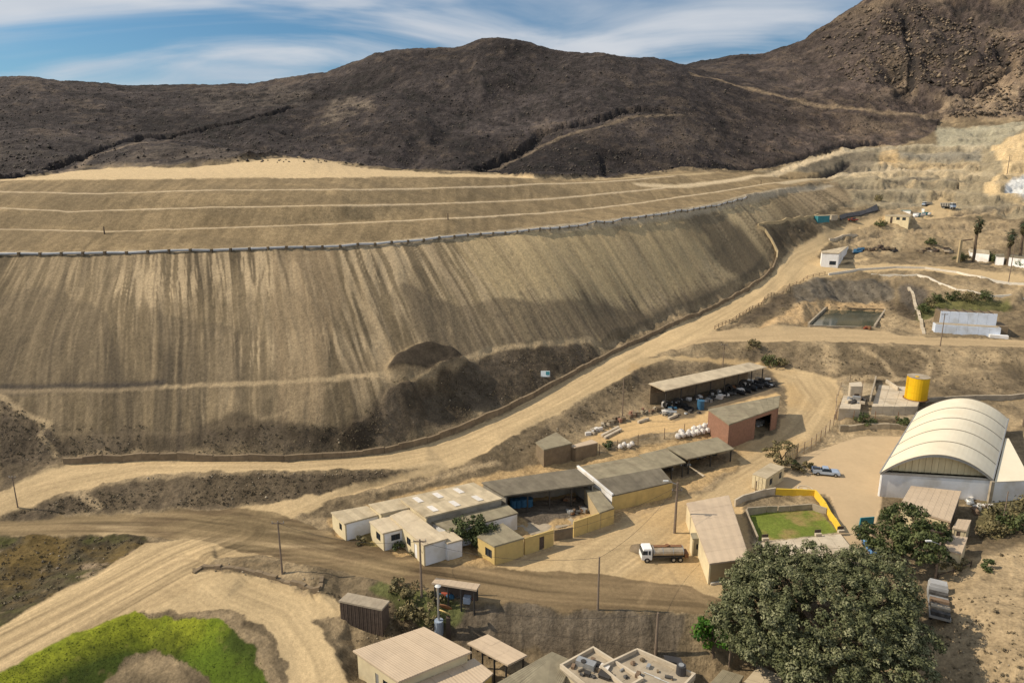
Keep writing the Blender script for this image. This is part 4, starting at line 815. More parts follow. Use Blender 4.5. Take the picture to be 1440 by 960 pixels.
_c = [PZ(562,700.5,3.8), PZ(598,727,3.8), PZ(707,701,3.8), PZ(666,678,3.8)]; _st = [o for o in bpy.data.objects if o.get('label', '').startswith('broad cream roofed store')][0]
for u, v in ((.12,.12),(.38,.12),(.66,.12),(.14,.62),(.42,.62),(.72,.62)): q = [bil(_c, u, v), bil(_c, u, v+.26), bil(_c, u+.07, v+.26), bil(_c, u+.07, v)]; slab(_st, 'skylight', [(x, y, z_+.13) for x, y, z_ in q], 'sack', .04)
house('low_building', 'low olive roofed wing with a white end wall behind the shade tree', [(606,733),(634,747),(729,721),(714,709.5)], 2.8, {0: ('white_wall', []), 1: ('white_wall', []), 2: ('white_wall', [(.3,.7,.9,2.0,W)]), 3: ('white_wall', [])}, 'roof_olive', 10, 1, .12)
house('yellow_house', 'yellow walled house with olive roof beside the shade tree and the long yellow wall', [(671,754),(695,768),(737,756),(707,735)], 2.9, {0: ('yellow_wall', [(.45,.85,.7,1.9,W)]), 1: ('yellow_wall', []), 2: ('yellow_wall', []), 3: ('yellow_wall', [])}, 'roof_olive', 6, 1, .05)
house('store_room', 'low narrow flat roofed store inside the yellow yard wall', [(821,685),(843,721),(864,714),(838,682.5)], 2.6, {'all': 'tan_wall'}, 'roof_olive', 3, 3, .1)
sh = house('open_shed', 'long dark roofed open shed sheltering drums and machinery behind the paved court', [(677,678),(709,697),(837,680),(811,658.5)], (4.0,3.7,3.7,4.3), {0: 'grey_wall', 2: 'grey_wall', 3: 'grey_wall'}, 'roof_dark', 16, 1, .2, skip=(1,), posts=[(.02,.97),(.25,.97),(.5,.97),(.75,.97),(.98,.97)])
# gabled yellow warehouse
def warehouse():
    fl = PZ(861,697,2.7); fr = PZ(946,677.5,2.7); rl = PZ(835,675,3.7); rr_ = PZ(929,657.5,3.7); bl = PZ(812,656.5,2.9); br = PZ(897,641.5,2.9)
    c = lerp(fl, br, .5); t = thing('warehouse', (c[0], c[1], gz(c[0], c[1])), 'yellow walled warehouse with grey gabled sheet roof and white parapet', 'building')
    a = [rl, fl, fr, rr_]; b = [bl, rl, rr_, br]
    slab(t, 'roof', a, 'roof_dark', .14); slab(t, 'roof', b, 'roof_olive', .14, dz=.003); sheets(t, a, 'roof_dark', 12, 1); sheets(t, b, 'roof_olive', 12, 1)
    for p, q, m_ in ((fl, fr, 'yellow_wall'), (br, bl, 'tan_wall')): wall(t, p, q, p[2]-.15, q[2]-.15, m_)
    for p, q, m_ in ((bl, rl, 'white_wall'), (rl, fl, 'white_wall'), (fr, rr_, 'tan_wall'), (rr_, br, 'tan_wall')):
        wall(t, lerp(p, q, .01), lerp(p, q, .99), p[2]-.15, q[2]-.15, m_)
    for p, q in ((bl, rl), (rl, fl)):
        B = MB(); d = Vector((q[0]-p[0], q[1]-p[1], 0)).normalized(); n_ = (d.y*.12, -d.x*.12)
        B.prism([(p[0]+n_[0], p[1]+n_[1], p[2]+.02), (q[0]+n_[0], q[1]+n_[1], q[2]+.02), (q[0]-n_[0]*2, q[1]-n_[1]*2, q[2]+.02), (p[0]-n_[0]*2, p[1]-n_[1]*2, p[2]+.02)], [(p[0]+n_[0], p[1]+n_[1], p[2]+.3), (q[0]+n_[0], q[1]+n_[1], q[2]+.3), (q[0]-n_[0]*2, q[1]-n_[1]*2, q[2]+.3), (p[0]-n_[0]*2, p[1]-n_[1]*2, p[2]+.3)]); B.build('parapet', 'white_wall', t)
warehouse()
house('carport', 'small open carport with two tone sheet roof beside the yellow warehouse', [(898,639.5),(925,659),(964.5,650),(937,630)], (3.2,2.9,2.9,3.2), {3: 'grey_wall'}, 'roof_olive', 6, 2, .15, skip=(0,1,2), posts=[(.05,.95),(.55,.95),(.97,.95)], cat='shelter')
house('carport', 'larger open carport at the right end of the row, its roof reaching the street', [(937.5,629),(966.5,645.5),(1033,631),(1009,614.5)], (3.4,3.0,3.0,3.4), {3: 'grey_wall'}, 'roof_olive', 9, 1, .15, skip=(0,1,2), posts=[(.05,.95),(.52,.95),(.97,.95),(.97,.1)], cat='shelter')
# yard walls
def px_wall(name, label, cat, a, b, z, mt, t=.22, ops=()):
    p = PZ(*a, z); q = PZ(*b, z); root = thing(name, (p[0], p[1], gz(p[0], p[1])), label, cat); n = max(1, round(math.hypot(q[0]-p[0], q[1]-p[1])/2.6))
    L_ = math.hypot(q[0]-p[0], q[1]-p[1])
    for i in range(n):
        u0, u1 = i/n, (i+1)/n; s = lerp(p, q, u0+.004); e = lerp(p, q, u1-.004); oo = [((o[0]-u0)*L_, (o[1]-u0)*L_, o[2], o[3], o[4]) for o in ops if u0 <= (o[0]+o[1])/2 < u1]
        wall(root, s, e, z, z, mt, oo, t, name='wall_panel')
    return root
px_wall('yard_wall', 'long yellow wall with a dark doorway right of the yellow house', 'wall', (738,757), (779,744.5), 2.5, 'yellow_wall', ops=[(.50,.66,0,1.9,'door')])
px_wall('yard_gate', 'grey metal gate closing the gap between two yellow walls', 'gate', (779.5,745.5), (806,741), 1.8, 'mud_wall', .1)
px_wall('yard_wall', 'yellow wall bending towards the warehouse corner', 'wall', (807,733.5), (864,714.5), 2.5, 'yellow_wall')
t = thing('courtyard_slab', PZ(745,728,0), 'pale concrete floor of the small court behind the yellow wall', 'paving')
c = [PZ(717,735,.12), PZ(748,752,.12), PZ(812,735,.12), PZ(790,716,.12)]; 
for i in range(4):
    for j in range(2): q = [bil(c, (i+.01)/4, (j+.01)/2), bil(c, (i+.01)/4, (j+.99)/2), bil(c, (i+.99)/4, (j+.99)/2), bil(c, (i+.99)/4, (j+.01)/2)]; slab(t, 'floor_slab', q, 'concrete', .5)
def jumble(name, label, cat, spots, mats, size, seed, piece='piece', z=None, parent_group=None):
    rs = random.Random(seed); P = [s if len(s) == 3 else hit(*s) for s in spots]; t = thing(name, P[0], label, cat, parent_group)
    for p in P:
        k = rs.choice((0, 1, 2)); s = size*rs.uniform(.5, 1.3); b = MB(); m_ = rs.choice(mats)
        if k == 0: b.box((p[0], p[1], p[2]-.1), (s*1.4, s*.8, s*.7+.1), rs.uniform(0, 3))
        elif k == 1: b.tube((p[0], p[1], p[2]+s*.3), (p[0]+s*rs.uniform(.6, 1.6), p[1]+rs.uniform(-.5, .5), p[2]+s*.35), s*.3, s*.3, 8)
        else: b.blob((p[0], p[1], p[2]+s*.2), (s*.6, s*.6, s*.45), 7, 4, .25, rs)
        b.build(piece, m_, t)
    return t
def scat(x0, y0, x1, y1, n, seed, j=4):
    rs = random.Random(seed); return [(x0+(x1-x0)*u+rs.uniform(-j, j), y0+(y1-y0)*u+rs.uniform(-j*.6, j*.6)) for u in [rs.random() for _ in range(n)]]
def drum(label, base, mt, r=.55, h=1.1, group=None, cat='drum', name='drum'):
    b = hit(*base); t = thing(name, b, label, cat, group); MB().tube(b, (b[0], b[1], b[2]+h), r, r, 14).build('body', mt, t)
    for z in (.02, h*.5, h-.04): MB().tube((b[0], b[1], b[2]+z), (b[0], b[1], b[2]+z+.06), r*1.04, r*1.04, 14).build('hoop', mt, t)
    return t
d0 = drum('blue plastic drum standing in the dark open shed, leftmost', (722,713), 'blue_drum', .6, 1.3, 'blue drums in the open shed')
for i, (x, y) in enumerate(((729,712), (736,711), (744,711))):
    b = hit(x, y); copy_tree(d0, b, 0, 1, ['blue plastic drum second from the left in the open shed', 'blue plastic drum third from the left in the open shed', 'blue plastic drum at the right of the drum row in the open shed'][i])
jumble('machine_parts', 'jumble of machine parts and pipes on the court floor below the open shed', 'scrap', scat(798,722,830,716,14,3,5)+scat(770,708,810,702,6,5,3), ['junk','rust','metal','wood'], .7, 4, 'part')
# ================================================================ UPPER YARD
ws = house('workshop', 'long workshop canopy with pale sloping roof over tyres and machinery', [(912,539),(935,549.5),(1079,516),(1054,509.5)], (7.4,6.9,7.0,7.9), {3: 'mud_wall', 0: 'mud_wall'}, 'roof_tan', 18, 1, .15, skip=(0,1,2), posts=[(u, .9) for u in (.02,.16,.3,.44,.58,.72,.86,.98)])
for i, u in enumerate(np.linspace(.05, .95, 9)):
    q = [PZ(912,539,7.4), PZ(935,549.5,6.9), PZ(1079,516,7.0), PZ(1054,509.5,7.9)]; a = bil(q, u, .02); b_ = bil(q, u, .95); MB().tube((a[0], a[1], a[2]-2.2), (b_[0], b_[1], b_[2]-.22), .07, .07, 6).build('strut', 'wood', ws)
bh = house('brick_workshop', 'red brick workshop with olive sheet roof and dark open porch', [(995.5,575.5),(1025,597),(1095,572.5),(1097,556)], 6.0-.1, {0: ('brick', []), 1: ('brick', [(.52,.86,0,3.6,'open')]), 2: 'brick', 3: 'brick'}, 'roof_olive', 10, 2, .1)
q0, q1 = PZ(1025.3,616,2.8), PZ(1060,605,2.8)
house('block_hut', 'small mud block hut with flat olive roof on the bank', [(753,622),(764.5,632.5),(805,623),(782,607.5)], 4.0, {'all': 'mud_wall'}, 'roof_olive', 5, 1, .1)
house('block_hut', 'lower mud block annex with pinkish roof right of the bank hut', [(801,626.5),(808,629),(841,622),(832,617.5)], 3.4, {'all': 'mud_wall'}, 'roof_pink', 4, 1, .06, flat=True)
# big bags
def sack(loc, label, group):
    t = thing('bulk_bag', loc, label, 'sack', group); b = MB(); b.blob((loc[0], loc[1], loc[2]+.42), (.62, .55, .55), 8, 5, .22); b.build('bag', 'sack', t); MB().blob((loc[0]+.05, loc[1], loc[2]+.92), (.22, .2, .14), 6, 4, .4).build('tie', 'sack', t); return t
spots = [(953,616),(960,615),(967,614),(974,613),(981,611),(988,610),(995,609),(1001,607),(1004,604),(969,609),(976,607),(984,604),(991,602),(997,600),(958,611)]
where = ['leftmost of the heap','second from the left in the front row','third from the left in the front row','fourth from the left in the front row','middle of the front row','fourth from the right in the front row','third from the right in the front row','second from the right in the front row','closest to the brick wall','left end of the back row','second in the back row','third in the back row','fourth in the back row','right end of the back row','behind the leftmost bag']
s0 = None
for (x, y), wl in zip(spots, where):
    p = hit(x, y); lab = 'white bulk bag beside the brick workshop, '+wl
    if s0 is None: s0 = sack(p, lab, 'white bulk bags stacked by the brick workshop')
    else: copy_tree(s0, (p[0], p[1], p[2]+random.uniform(-.1, .25)), random.uniform(0, 3), random.uniform(.85, 1.15), lab)
for (x, y), wl in zip([(872,630),(878,627),(884,629),(889,626)], ['leftmost of four near the green bush','second of four near the green bush','third of four near the green bush','rightmost of four near the green bush']):
    p = hit(x, y); copy_tree(s0, p, random.uniform(0, 3), .8, 'small pale sack '+wl, 'pale sacks near the green bush')
# rubble and stacked blocks along the yard edge
def brick_stack(name, label, px, n, mt, seed, size=.9):
    rs = random.Random(seed); p0 = hit(*px[0]); t = thing(name, p0, label, 'rubble')
    for k in range(n):
        u = rs.random(); i = min(len(px)-2, int(u*(len(px)-1))); v = u*(len(px)-1)-i; x = px[i][0]+(px[i+1][0]-px[i][0])*v+rs.uniform(-2, 2); y = px[i][1]+(px[i+1][1]-px[i][1])*v+rs.uniform(-3, 2); p = hit(x, y)
        MB().box((p[0], p[1], p[2]-.1), (size*rs.uniform(.6, 1.5), size*rs.uniform(.3, .7), rs.uniform(.3, .9)), rs.uniform(0, 3)).build('block', rs.choice(mt), t)
brick_stack('block_pile', 'heap of reddish blocks and sheets along the foot of the bank', [(850,598),(875,590),(895,582),(925,578)], 46, ['brick','mud_wall','stone','mud_wall'], 5)
brick_stack('block_pile', 'pale broken blocks at the left edge of the ochre yard', [(824,612),(838,606),(856,600)], 22, ['concrete','sack','stone'], 6, .9)
for i, (a, b_, lb) in enumerate((((846,614),(870,602),'long pale beam lying at the left edge of the ochre yard'), ((850,617),(873,605),'second pale beam lying in front of the first in the ochre yard'), ((897,595),(912,590),'short white beam lying in the middle of the ochre yard'), ((940,590),(952,585),'pale beam lying by the tyres'))):
    p, q = hit(*a), hit(*b_); t = thing('beam', p, lb, 'beam'); MB().tube((p[0], p[1], p[2]+.25), (q[0], q[1], q[2]+.25), .32, .32, 4).build('bar', 'pale_concrete', t)
    for v in (.15, .85): c = lerp(p, q, v); MB().box((c[0], c[1], c[2]-.15), (.3, 1.0, .2), .5).build('chock', 'wood_dark', t)
# tyres under the canopy
def tyre(loc, label, r=.95, w=.5, upright=False):
    t = thing('tyre', loc, label, 'tyre', 'tyres under the workshop canopy'); b = MB(); n = 14; o = 0
    ax = (0, 1) if upright else None
    prof = [(r*.55, 0), (r*.95, 0), (r, w*.25), (r, w*.75), (r*.95, w), (r*.55, w)]
    for i in range(n):
        a = 2*math.pi*i/n
        for rr0, h in prof:
            if upright: b.v.append((loc[0]+rr0*math.cos(a), loc[1]+h, loc[2]+r+rr0*math.sin(a)))
            else: b.v.append((loc[0]+rr0*math.cos(a), loc[1]+rr0*math.sin(a), loc[2]+h))
    m_ = len(prof)
    for i in range(n):
        for k in range(m_): b.f.append((i*m_+k, ((i+1) % n)*m_+k, ((i+1) % n)*m_+(k+1) % m_, i*m_+(k+1) % m_))
    b.build('tread', 'rubber', t); return t
ts = [(938,575,1),(947,571,0),(953,574,1),(962,571,0),(969,576,0),(1003,560,1),(1010,557,0),(1017,555,0),(1024,553,1),(1031,551,0),(1038,549,0),(1046,548,1),(1053,546,0),(1060,545,0),(1066,543,0)]
for i, (x, y, up_) in enumerate(ts):
    p = hit(x, y); tyre(p, 'large black tyre %s the workshop canopy, %s' % ('standing under' if up_ else 'lying under', ['first from the left','second from the left','third from the left','fourth from the left','fifth from the left','next to the blue drum','just right of the blue drum','left of the middle post','at the middle post','right of the middle post','sixth from the right end','fifth from the right end','third from the right end','second from the right end','at the right end'][i]), random.uniform(.8, 1.25), .5, bool(up_))
for i, (a, b_) in enumerate((((1028,549),(1048,556)),((1036,546),(1056,553)),((1044,543),(1064,550)),((1052,540),(1072,547)),((1060,538),(1082,545)),((1068,536),(1090,544)))):
    p, q = hit(*a), hit(*b_); t = thing('rubber_roll', p, ['dark rubber belt roll lying at the right of the canopy, leftmost','dark rubber belt roll second from the left','dark rubber belt roll third from the left','dark rubber belt roll third from the right','dark rubber belt roll second from the right','dark rubber belt roll furthest right by the loop road'][i], 'belt roll', 'dark belt rolls right of the canopy'); MB().tube((p[0], p[1], p[2]+.4), (q[0], q[1], q[2]+.4), .42, .42, 9).build('roll', 'rubber', t); MB().tube(lerp(p, q, -.02)[:2]+(p[2]+.4,), lerp(p, q, 1.02)[:2]+(q[2]+.4,), .12, .12, 7).build('core', 'metal', t)
jumble('scrap_heap', 'tangle of dark machinery along the back wall under the workshop canopy', 'scrap', scat(930,572,1075,535,34,17,4), ['junk','dark_metal','metal','rubber','rust','sack'], 1.0, 18, 'part')
jumble('scrap_heap', 'loose parts and pallets at the mouth of the workshop yard', 'scrap', scat(925,586,985,580,14,19,3), ['wood','metal','junk','concrete'], .6, 20, 'part')
bd = drum('tall blue tank standing among the tyres under the canopy', (985,575), 'blue_drum', .75, 1.9, None, 'tank', 'blue_tank')
jumble('scrap_heap', 'dark scrap machinery scattered along the workshop floor', 'scrap', scat(932,582,965,570,16,7,4)+scat(990,565,1040,550,24,8,4)+scat(1040,550,1085,540,12,9,3), ['junk','junk','metal','rubber','sack','blue_drum'], .9, 10, 'part')
jumble('porch_clutter', 'dark clutter standing in the brick workshop porch', 'scrap', scat(1056,604,1080,592,9,11,2), ['junk','metal','rubber'], 1.0, 12, 'part')
jumble('shed_goods', 'crates and drums standing under the larger carport', 'scrap', scat(975,646,1015,634,10,13,3), ['metal','junk','concrete'], .9, 14, 'crate')
jumble('shed_goods', 'dark goods standing under the small carport', 'scrap', scat(938,660,965,654,6,15,2), ['junk','metal'], .8, 16, 'crate')
p, q = hit(966,655), hit(990,670); t = thing('floor_kerb', p, 'pale kerb between the two carports running to the street', 'kerb'); MB().tube((p[0], p[1], p[2]+.05), (q[0], q[1], q[2]+.05), .2, .2, 4).build('kerb_stone', 'pale_concrete', t)
# fences
def fence(name, label, pp, h=1.8, step=2.5, r=.06, mt='wood', wires=2, group=None, rails=None, cat='fence', mesh=None):
    P = [hit(*p) for p in pp]; t = thing(name, P[0], label, cat, group); pts_ = []
    for p, q in zip(P, P[1:]):
        L_ = math.hypot(q[0]-p[0], q[1]-p[1]); n = max(1, round(L_/step)); pts_ += [(p[0]+(q[0]-p[0])*i/n, p[1]+(q[1]-p[1])*i/n) for i in range(n)]
    pts_.append(P[-1][:2]); Z = [gz(*p) for p in pts_]
    for (x, y), z in zip(pts_, Z): MB().tube((x, y, z-.3), (x, y, z+h), r, r, 6).build('post', mt, t)
    for k in range(wires):
        b = MB(); hh_ = h*(k+1)/(wires+.3)
        for (a, za), (c, zc) in zip(zip(pts_, Z), zip(pts_[1:], Z[1:])): b.tube((a[0], a[1], za+hh_), (c[0], c[1], zc+hh_), rails or .015, rails or .015, 4, False)
        b.build('rail' if rails else 'wire', mt if rails else 'metal', t)
    if mesh:
        for (a, za), (c, zc) in zip(zip(pts_, Z), zip(pts_[1:], Z[1:])):
            b = MB(); b.prism([(a[0], a[1]-.02, za+.05), (c[0], c[1]-.02, zc+.05), (c[0], c[1]+.02, zc+.05), (a[0], a[1]+.02, za+.05)], [(a[0], a[1]-.02, za+h-.1), (c[0], c[1]-.02, zc+h-.1), (c[0], c[1]+.02, zc+h-.1), (a[0], a[1]+.02, za+h-.1)]); b.build('mesh_panel', mesh, t)
    return t
fence('post_fence', 'thin post and wire fence along the near edge of the ochre yard', [(843,640),(868,634),(897,626),(934,617),(962,611)], 2.2, 4.5, .07)
fence('road_railing', 'yellowish roadside railing curving down beside the valley road', [(1005,463),(1040,445),(1075,422),(1110,403),(1135,392),(1160,386)], 1.1, 2.6, .10, 'wood', 2, rails=.06)
fence('post_fence', 'post fence along the court side of the sandy street', [(1062,697),(1070,688),(1082,672)], 2.6, 3, .1, 'wood', 3)
fence('post_fence', 'post fence running from the acacia up towards the pump station', [(1105,652),(1120,645),(1140,632),(1160,614),(1172,598),(1180,580)], 2.4, 3, .07, 'wood', 3)
fence('post_fence', 'wire fence on the terrace below the pump station', [(1175,588),(1200,590),(1230,591),(1262,592),(1290,593)], 2.0, 3.2, .06, 'rust', 3)
fence('post_fence', 'wire fence on the slope above the water tank terrace', [(1195,537),(1182,548),(1176,565),(1174,590)], 1.8, 4, .06, 'wood', 2)
fence('hill_fence', 'sagging pole fence on the dry hill right of the houses', [(1318,815),(1340,808),(1365,797)], .9, 2, .07, 'wood_dark', 1, rails=.06)
# board gate by the acacia
g = thing('board_gate', hit(1104,652), 'tall tan board gate beside the acacia tree', 'gate'); p, q = hit(1102,655), hit(1122,641)
for i in range(8): a = lerp(p, q, i/8+.01); c = lerp(p, q, (i+1)/8-.01); MB().prism([(a[0], a[1], a[2]-.2), (c[0], c[1], c[2]-.2), (c[0]-.05, c[1]+.06, c[2]-.2), (a[0]-.05, a[1]+.06, a[2]-.2)], [(a[0], a[1], a[2]+2.6), (c[0], c[1], c[2]+2.6), (c[0]-.05, c[1]+.06, c[2]+2.6), (a[0]-.05, a[1]+.06, a[2]+2.6)]).build('board', 'tan_wall', g)
# ================================================================ COURT
def container(name, label, a, b_, wid, h, mt, cat='container', side_ops=True):
    p, q = hit(*a), hit(*b_); d = Vector((q[0]-p[0], q[1]-p[1], 0)); L_ = d.length; d.normalize(); n_ = Vector((-d.y, d.x, 0)); z = min(p[2], q[2])
    t = thing(name, (p[0], p[1], z), label, cat)
    def at(u, v, w): return (p[0]+d.x*u+n_.x*v, p[1]+d.y*u+n_.y*v, z+w)
    def bx(u0, u1, v0, v1, w0, w1): return MB().prism([at(u0, v0, w0), at(u1, v0, w0), at(u1, v1, w0), at(u0, v1, w0)], [at(u0, v0, w1), at(u1, v0, w1), at(u1, v1, w1), at(u0, v1, w1)])
    bx(0, L_, 0, wid, .1, h).build('body', mt, t); bx(-.05, L_+.05, -.05, wid+.05, h+.002, h+.07).build('roof', 'roof_cream', t)
    for k in range(4): bx(-.06, -.002, wid*(k+.08)/4, wid*(k+.92)/4, .25, h-.12).build('door_panel', mt, t)
    for k in range(14):
        u = L_*(k+.5)/14
        if side_ops and (.16*L_ < u < .36*L_ or .70*L_ < u < .88*L_): continue
        bx(u-.07, u+.07, -.035, -.002, .2, h-.1).build('rib', mt, t)
    if side_ops:
        for u0, u1 in ((.2, .33), (.74, .85)): w = bx(L_*u0, L_*u1, -.05, -.003, h*.38, h*.8).build('window', 'dark_metal', t); bx(L_*u0+.08, L_*u1-.08, -.07, -.051, h*.38+.08, h*.8-.08).build('pane', 'glass', w)
    return t
container('site_container', 'cream shipping container office with two dark side windows', (1076,693), (1101,676), 2.4, 2.5, 'cream_wall')
# low walls round the lawn
wall_line('lawn_wall', 'grey and yellow low wall on the left and top of the lawn', 'wall', [(1033,712),(1045,705),(1060,701),(1090,694.5)], 1.2, .25, 'pale_concrete', 2.2)
wall_line('lawn_wall', 'yellow painted low wall along the back of the lawn', 'wall', [(1090,695),(1118,696),(1146,697.5)], 1.1, .25, 'yellow_paint', 2.2)
wall_line('lawn_wall', 'yellow painted low wall slanting down the right of the lawn', 'wall', [(1146,698),(1160,716),(1180,749)], 1.1, .25, 'yellow_paint', 2.2)
wall_line('inner_wall', 'grey inner wall with dark gaps along the far edge of the grass', 'wall', [(1049,721),(1077,719),(1110,717.5),(1141,715),(1162,722)], .9, .2, 'concrete', 2.4, gap=.12)
wall_line('inner_wall', 'grey kerb wall down the left side of the grass', 'wall', [(1049,722),(1056,740),(1065,761)], .8, .2, 'concrete', 2)
t = thing('stone_terrace', PZ(1120,775,0), 'pale concrete terrace of large slabs between lawn and big tree', 'terrace'); c = [PZ(1063,764,.35), PZ(1070,800,.35), PZ(1212,788,.35), PZ(1182,750,.35)]
for i in range(7):
    for j in range(2): q = [bil(c, (i+.01)/7, (j+.01)/2), bil(c, (i+.01)/7, (j+.99)/2), bil(c, (i+.99)/7, (j+.99)/2), bil(c, (i+.99)/7, (j+.01)/2)]; slab(t, 'paving_slab', [(x, y, z+random.uniform(-.02, .02)) for x, y, z in q], 'pale_concrete', .8)
for i, (x, y, lb) in enumerate(((1076,763,'left'), (1150,757,'middle'), (1182,752,'right'))):
    p = hit(x, y); p = (p[0], p[1], .4); tt = thing('concrete_seat', p, 'small dark concrete seat at the %s of the terrace edge' % lb, 'seat', 'seats on the terrace'); MB().box(p, (.9, .4, .38), .1).build('seat', 'pale_concrete', tt); MB().box((p[0], p[1]+.25, p[2]), (.9, .12, .8), .1).build('backrest', 'wood_dark', tt)
# long tan roofed building with its side kiosk
house('long_building', 'long tan roofed building pointing at the camera beside the lawn', [(965,707),(997.5,792.5),(1054.5,785),(1025,696)], 3.0, {0: ('cream_wall', []), 1: ('tan_wall', []), 2: 'cream_wall', 3: 'cream_wall'}, 'roof_pink', 1, 6, .12)  # front wall coloured tan for the shade on it, the others cream
p, q = PZ(998.6,820.5,0), PZ(1057.5,812,0)
tt = thing('plinth', (p[0], p[1], 0), 'white kerb at the foot of the long building front wall', 'kerb'); MB().prism([(p[0], p[1]-.35, -.2), (q[0], q[1]-.35, -.2), (q[0], q[1]-.12, -.2), (p[0], p[1]-.12, -.2)], [(p[0], p[1]-.35, .3), (q[0], q[1]-.35, .3), (q[0], q[1]-.12, .3), (p[0], p[1]-.12, .3)]).build('kerb_stone', 'kerb_white', tt)
house('guard_booth', 'small olive guard booth with a square white window on the left of the long building', [(971,749),(974,757),(988,757),(986,748)], 2.6, {0: 'cream_wall', 1: ('roof_olive', [(.25,.75,1.0,1.8,W)]), 2: 'roof_olive', 3: 'cream_wall'}, 'roof_olive', 2, 1, .02, flat=True)
# painted ring on the paving
t = thing('painted_ring', PZ(1132,686,0), 'faint pale ring with a centre spot painted on the court', 'marking')
ctr = hit(1132,687)
def ring(r0, r1, nm):
    b = MB(); n = 28
    for i in range(n):
        a0, a1 = 2*math.pi*i/n, 2*math.pi*(i+1)/n; P = [(ctr[0]+r*math.cos(a), ctr[1]+r*math.sin(a)) for r, a in ((r0, a0), (r1, a0), (r1, a1), (r0, a1))]
        b.face(*[(x, y, gz(x, y)+.06) for x, y in P])
    b.build(nm, 'pale_concrete', t)
ring(1.05, 1.25, 'ring'); ring(.02, .4, 'spot')
# ================================================================ VEHICLES
def wheel_(b_parent, c, r, w, axis):
    a = Vector(axis); o = MB().tube(tuple(V3(c)-a*w/2), tuple(V3(c)+a*w/2), r, r, 12).build('wheel', 'rubber', b_parent); MB().tube(tuple(V3(c)-a*(w/2+.015)), tuple(V3(c)+a*(w/2+.015)), r*.5, r*.5, 8).build('rim', 'metal', o)
def vehicle_frame(base, rz):
    ca__, sa_ = math.cos(rz), math.sin(rz)
    return (lambda u, v, w: (base[0]+u*ca__-v*sa_, base[1]+u*sa_+v*ca__, base[2]+w)), (-sa_, ca__, 0)
def solid(F, u0, u1, v, w0, w1, du0=0, du1=0, dv=0):
    return MB().prism([F(u0, -v, w0), F(u1, -v, w0), F(u1, v, w0), F(u0, v, w0)], [F(u0+du0, -v+dv, w1), F(u1-du1, -v+dv, w1), F(u1-du1, v-dv, w1), F(u0+du0, v-dv, w1)])
def pickup(base, rz, label, mt='paint_silver'):
    F, ax = vehicle_frame((0, 0, 0), rz); t = thing('pickup_truck', (0, 0, 0), label, 'pickup truck')
    b = solid(F, -2.6, 2.55, .92, .42, .95, .05, .1, .05); b.build('body', mt, t)
    solid(F, .95, 2.5, .86, .952, 1.10, .0, .35, .08).build('hood', mt, t)
    for v0, v1 in ((-.90, -.80), (.80, .90)): MB().prism([F(-2.55, v0, .952), F(-.9, v0, .952), F(-.9, v1, .952), F(-2.55, v1, .952)], [F(-2.55, v0, 1.2), F(-.9, v0, 1.2), F(-.9, v1, 1.2), F(-2.55, v1, 1.2)]).build('bed_side', mt, t)
    solid(F, -2.6, -2.5, .8, .953, 1.2).build('tailgate', mt, t); solid(F, -2.48, -.95, .78, .953, .99).build('bed_floor', 'junk', t)
    solid(F, -.88, .98, .84, .954, 1.55, .25, .62, .14).build('cab_glass', 'glass', t); solid(F, -.62, .42, .72, 1.552, 1.62, .03, .05, .03).build('roof', mt, t)
    for u in (-.66, .0): solid(F, u-.05, u+.05, .80, .96, 1.555, 0, 0, .10).build('pillar', mt, t)
    for u in (-1.6, 1.65):
        for v in (-.86, .86): wheel_(t, F(u, v, .38), .38, .24, ax)
    for v in (-.65, .65): MB().box(F(2.5, v, .72), (.1, .3, .16), rz).build('headlight', 'lamp_head', t)
    MB().box(F(2.6, 0, .42), (.12, 1.7, .22), rz).build('bumper', 'dark_metal', t); MB().box(F(-2.68, 0, .42), (.12, 1.7, .2), rz).build('bumper', 'dark_metal', t); t.location = base; t.scale = (.86,)*3
pb = hit(1161,667); pickup(pb, R(-14), 'silver blue pickup truck parked on the paved court by the acacia')
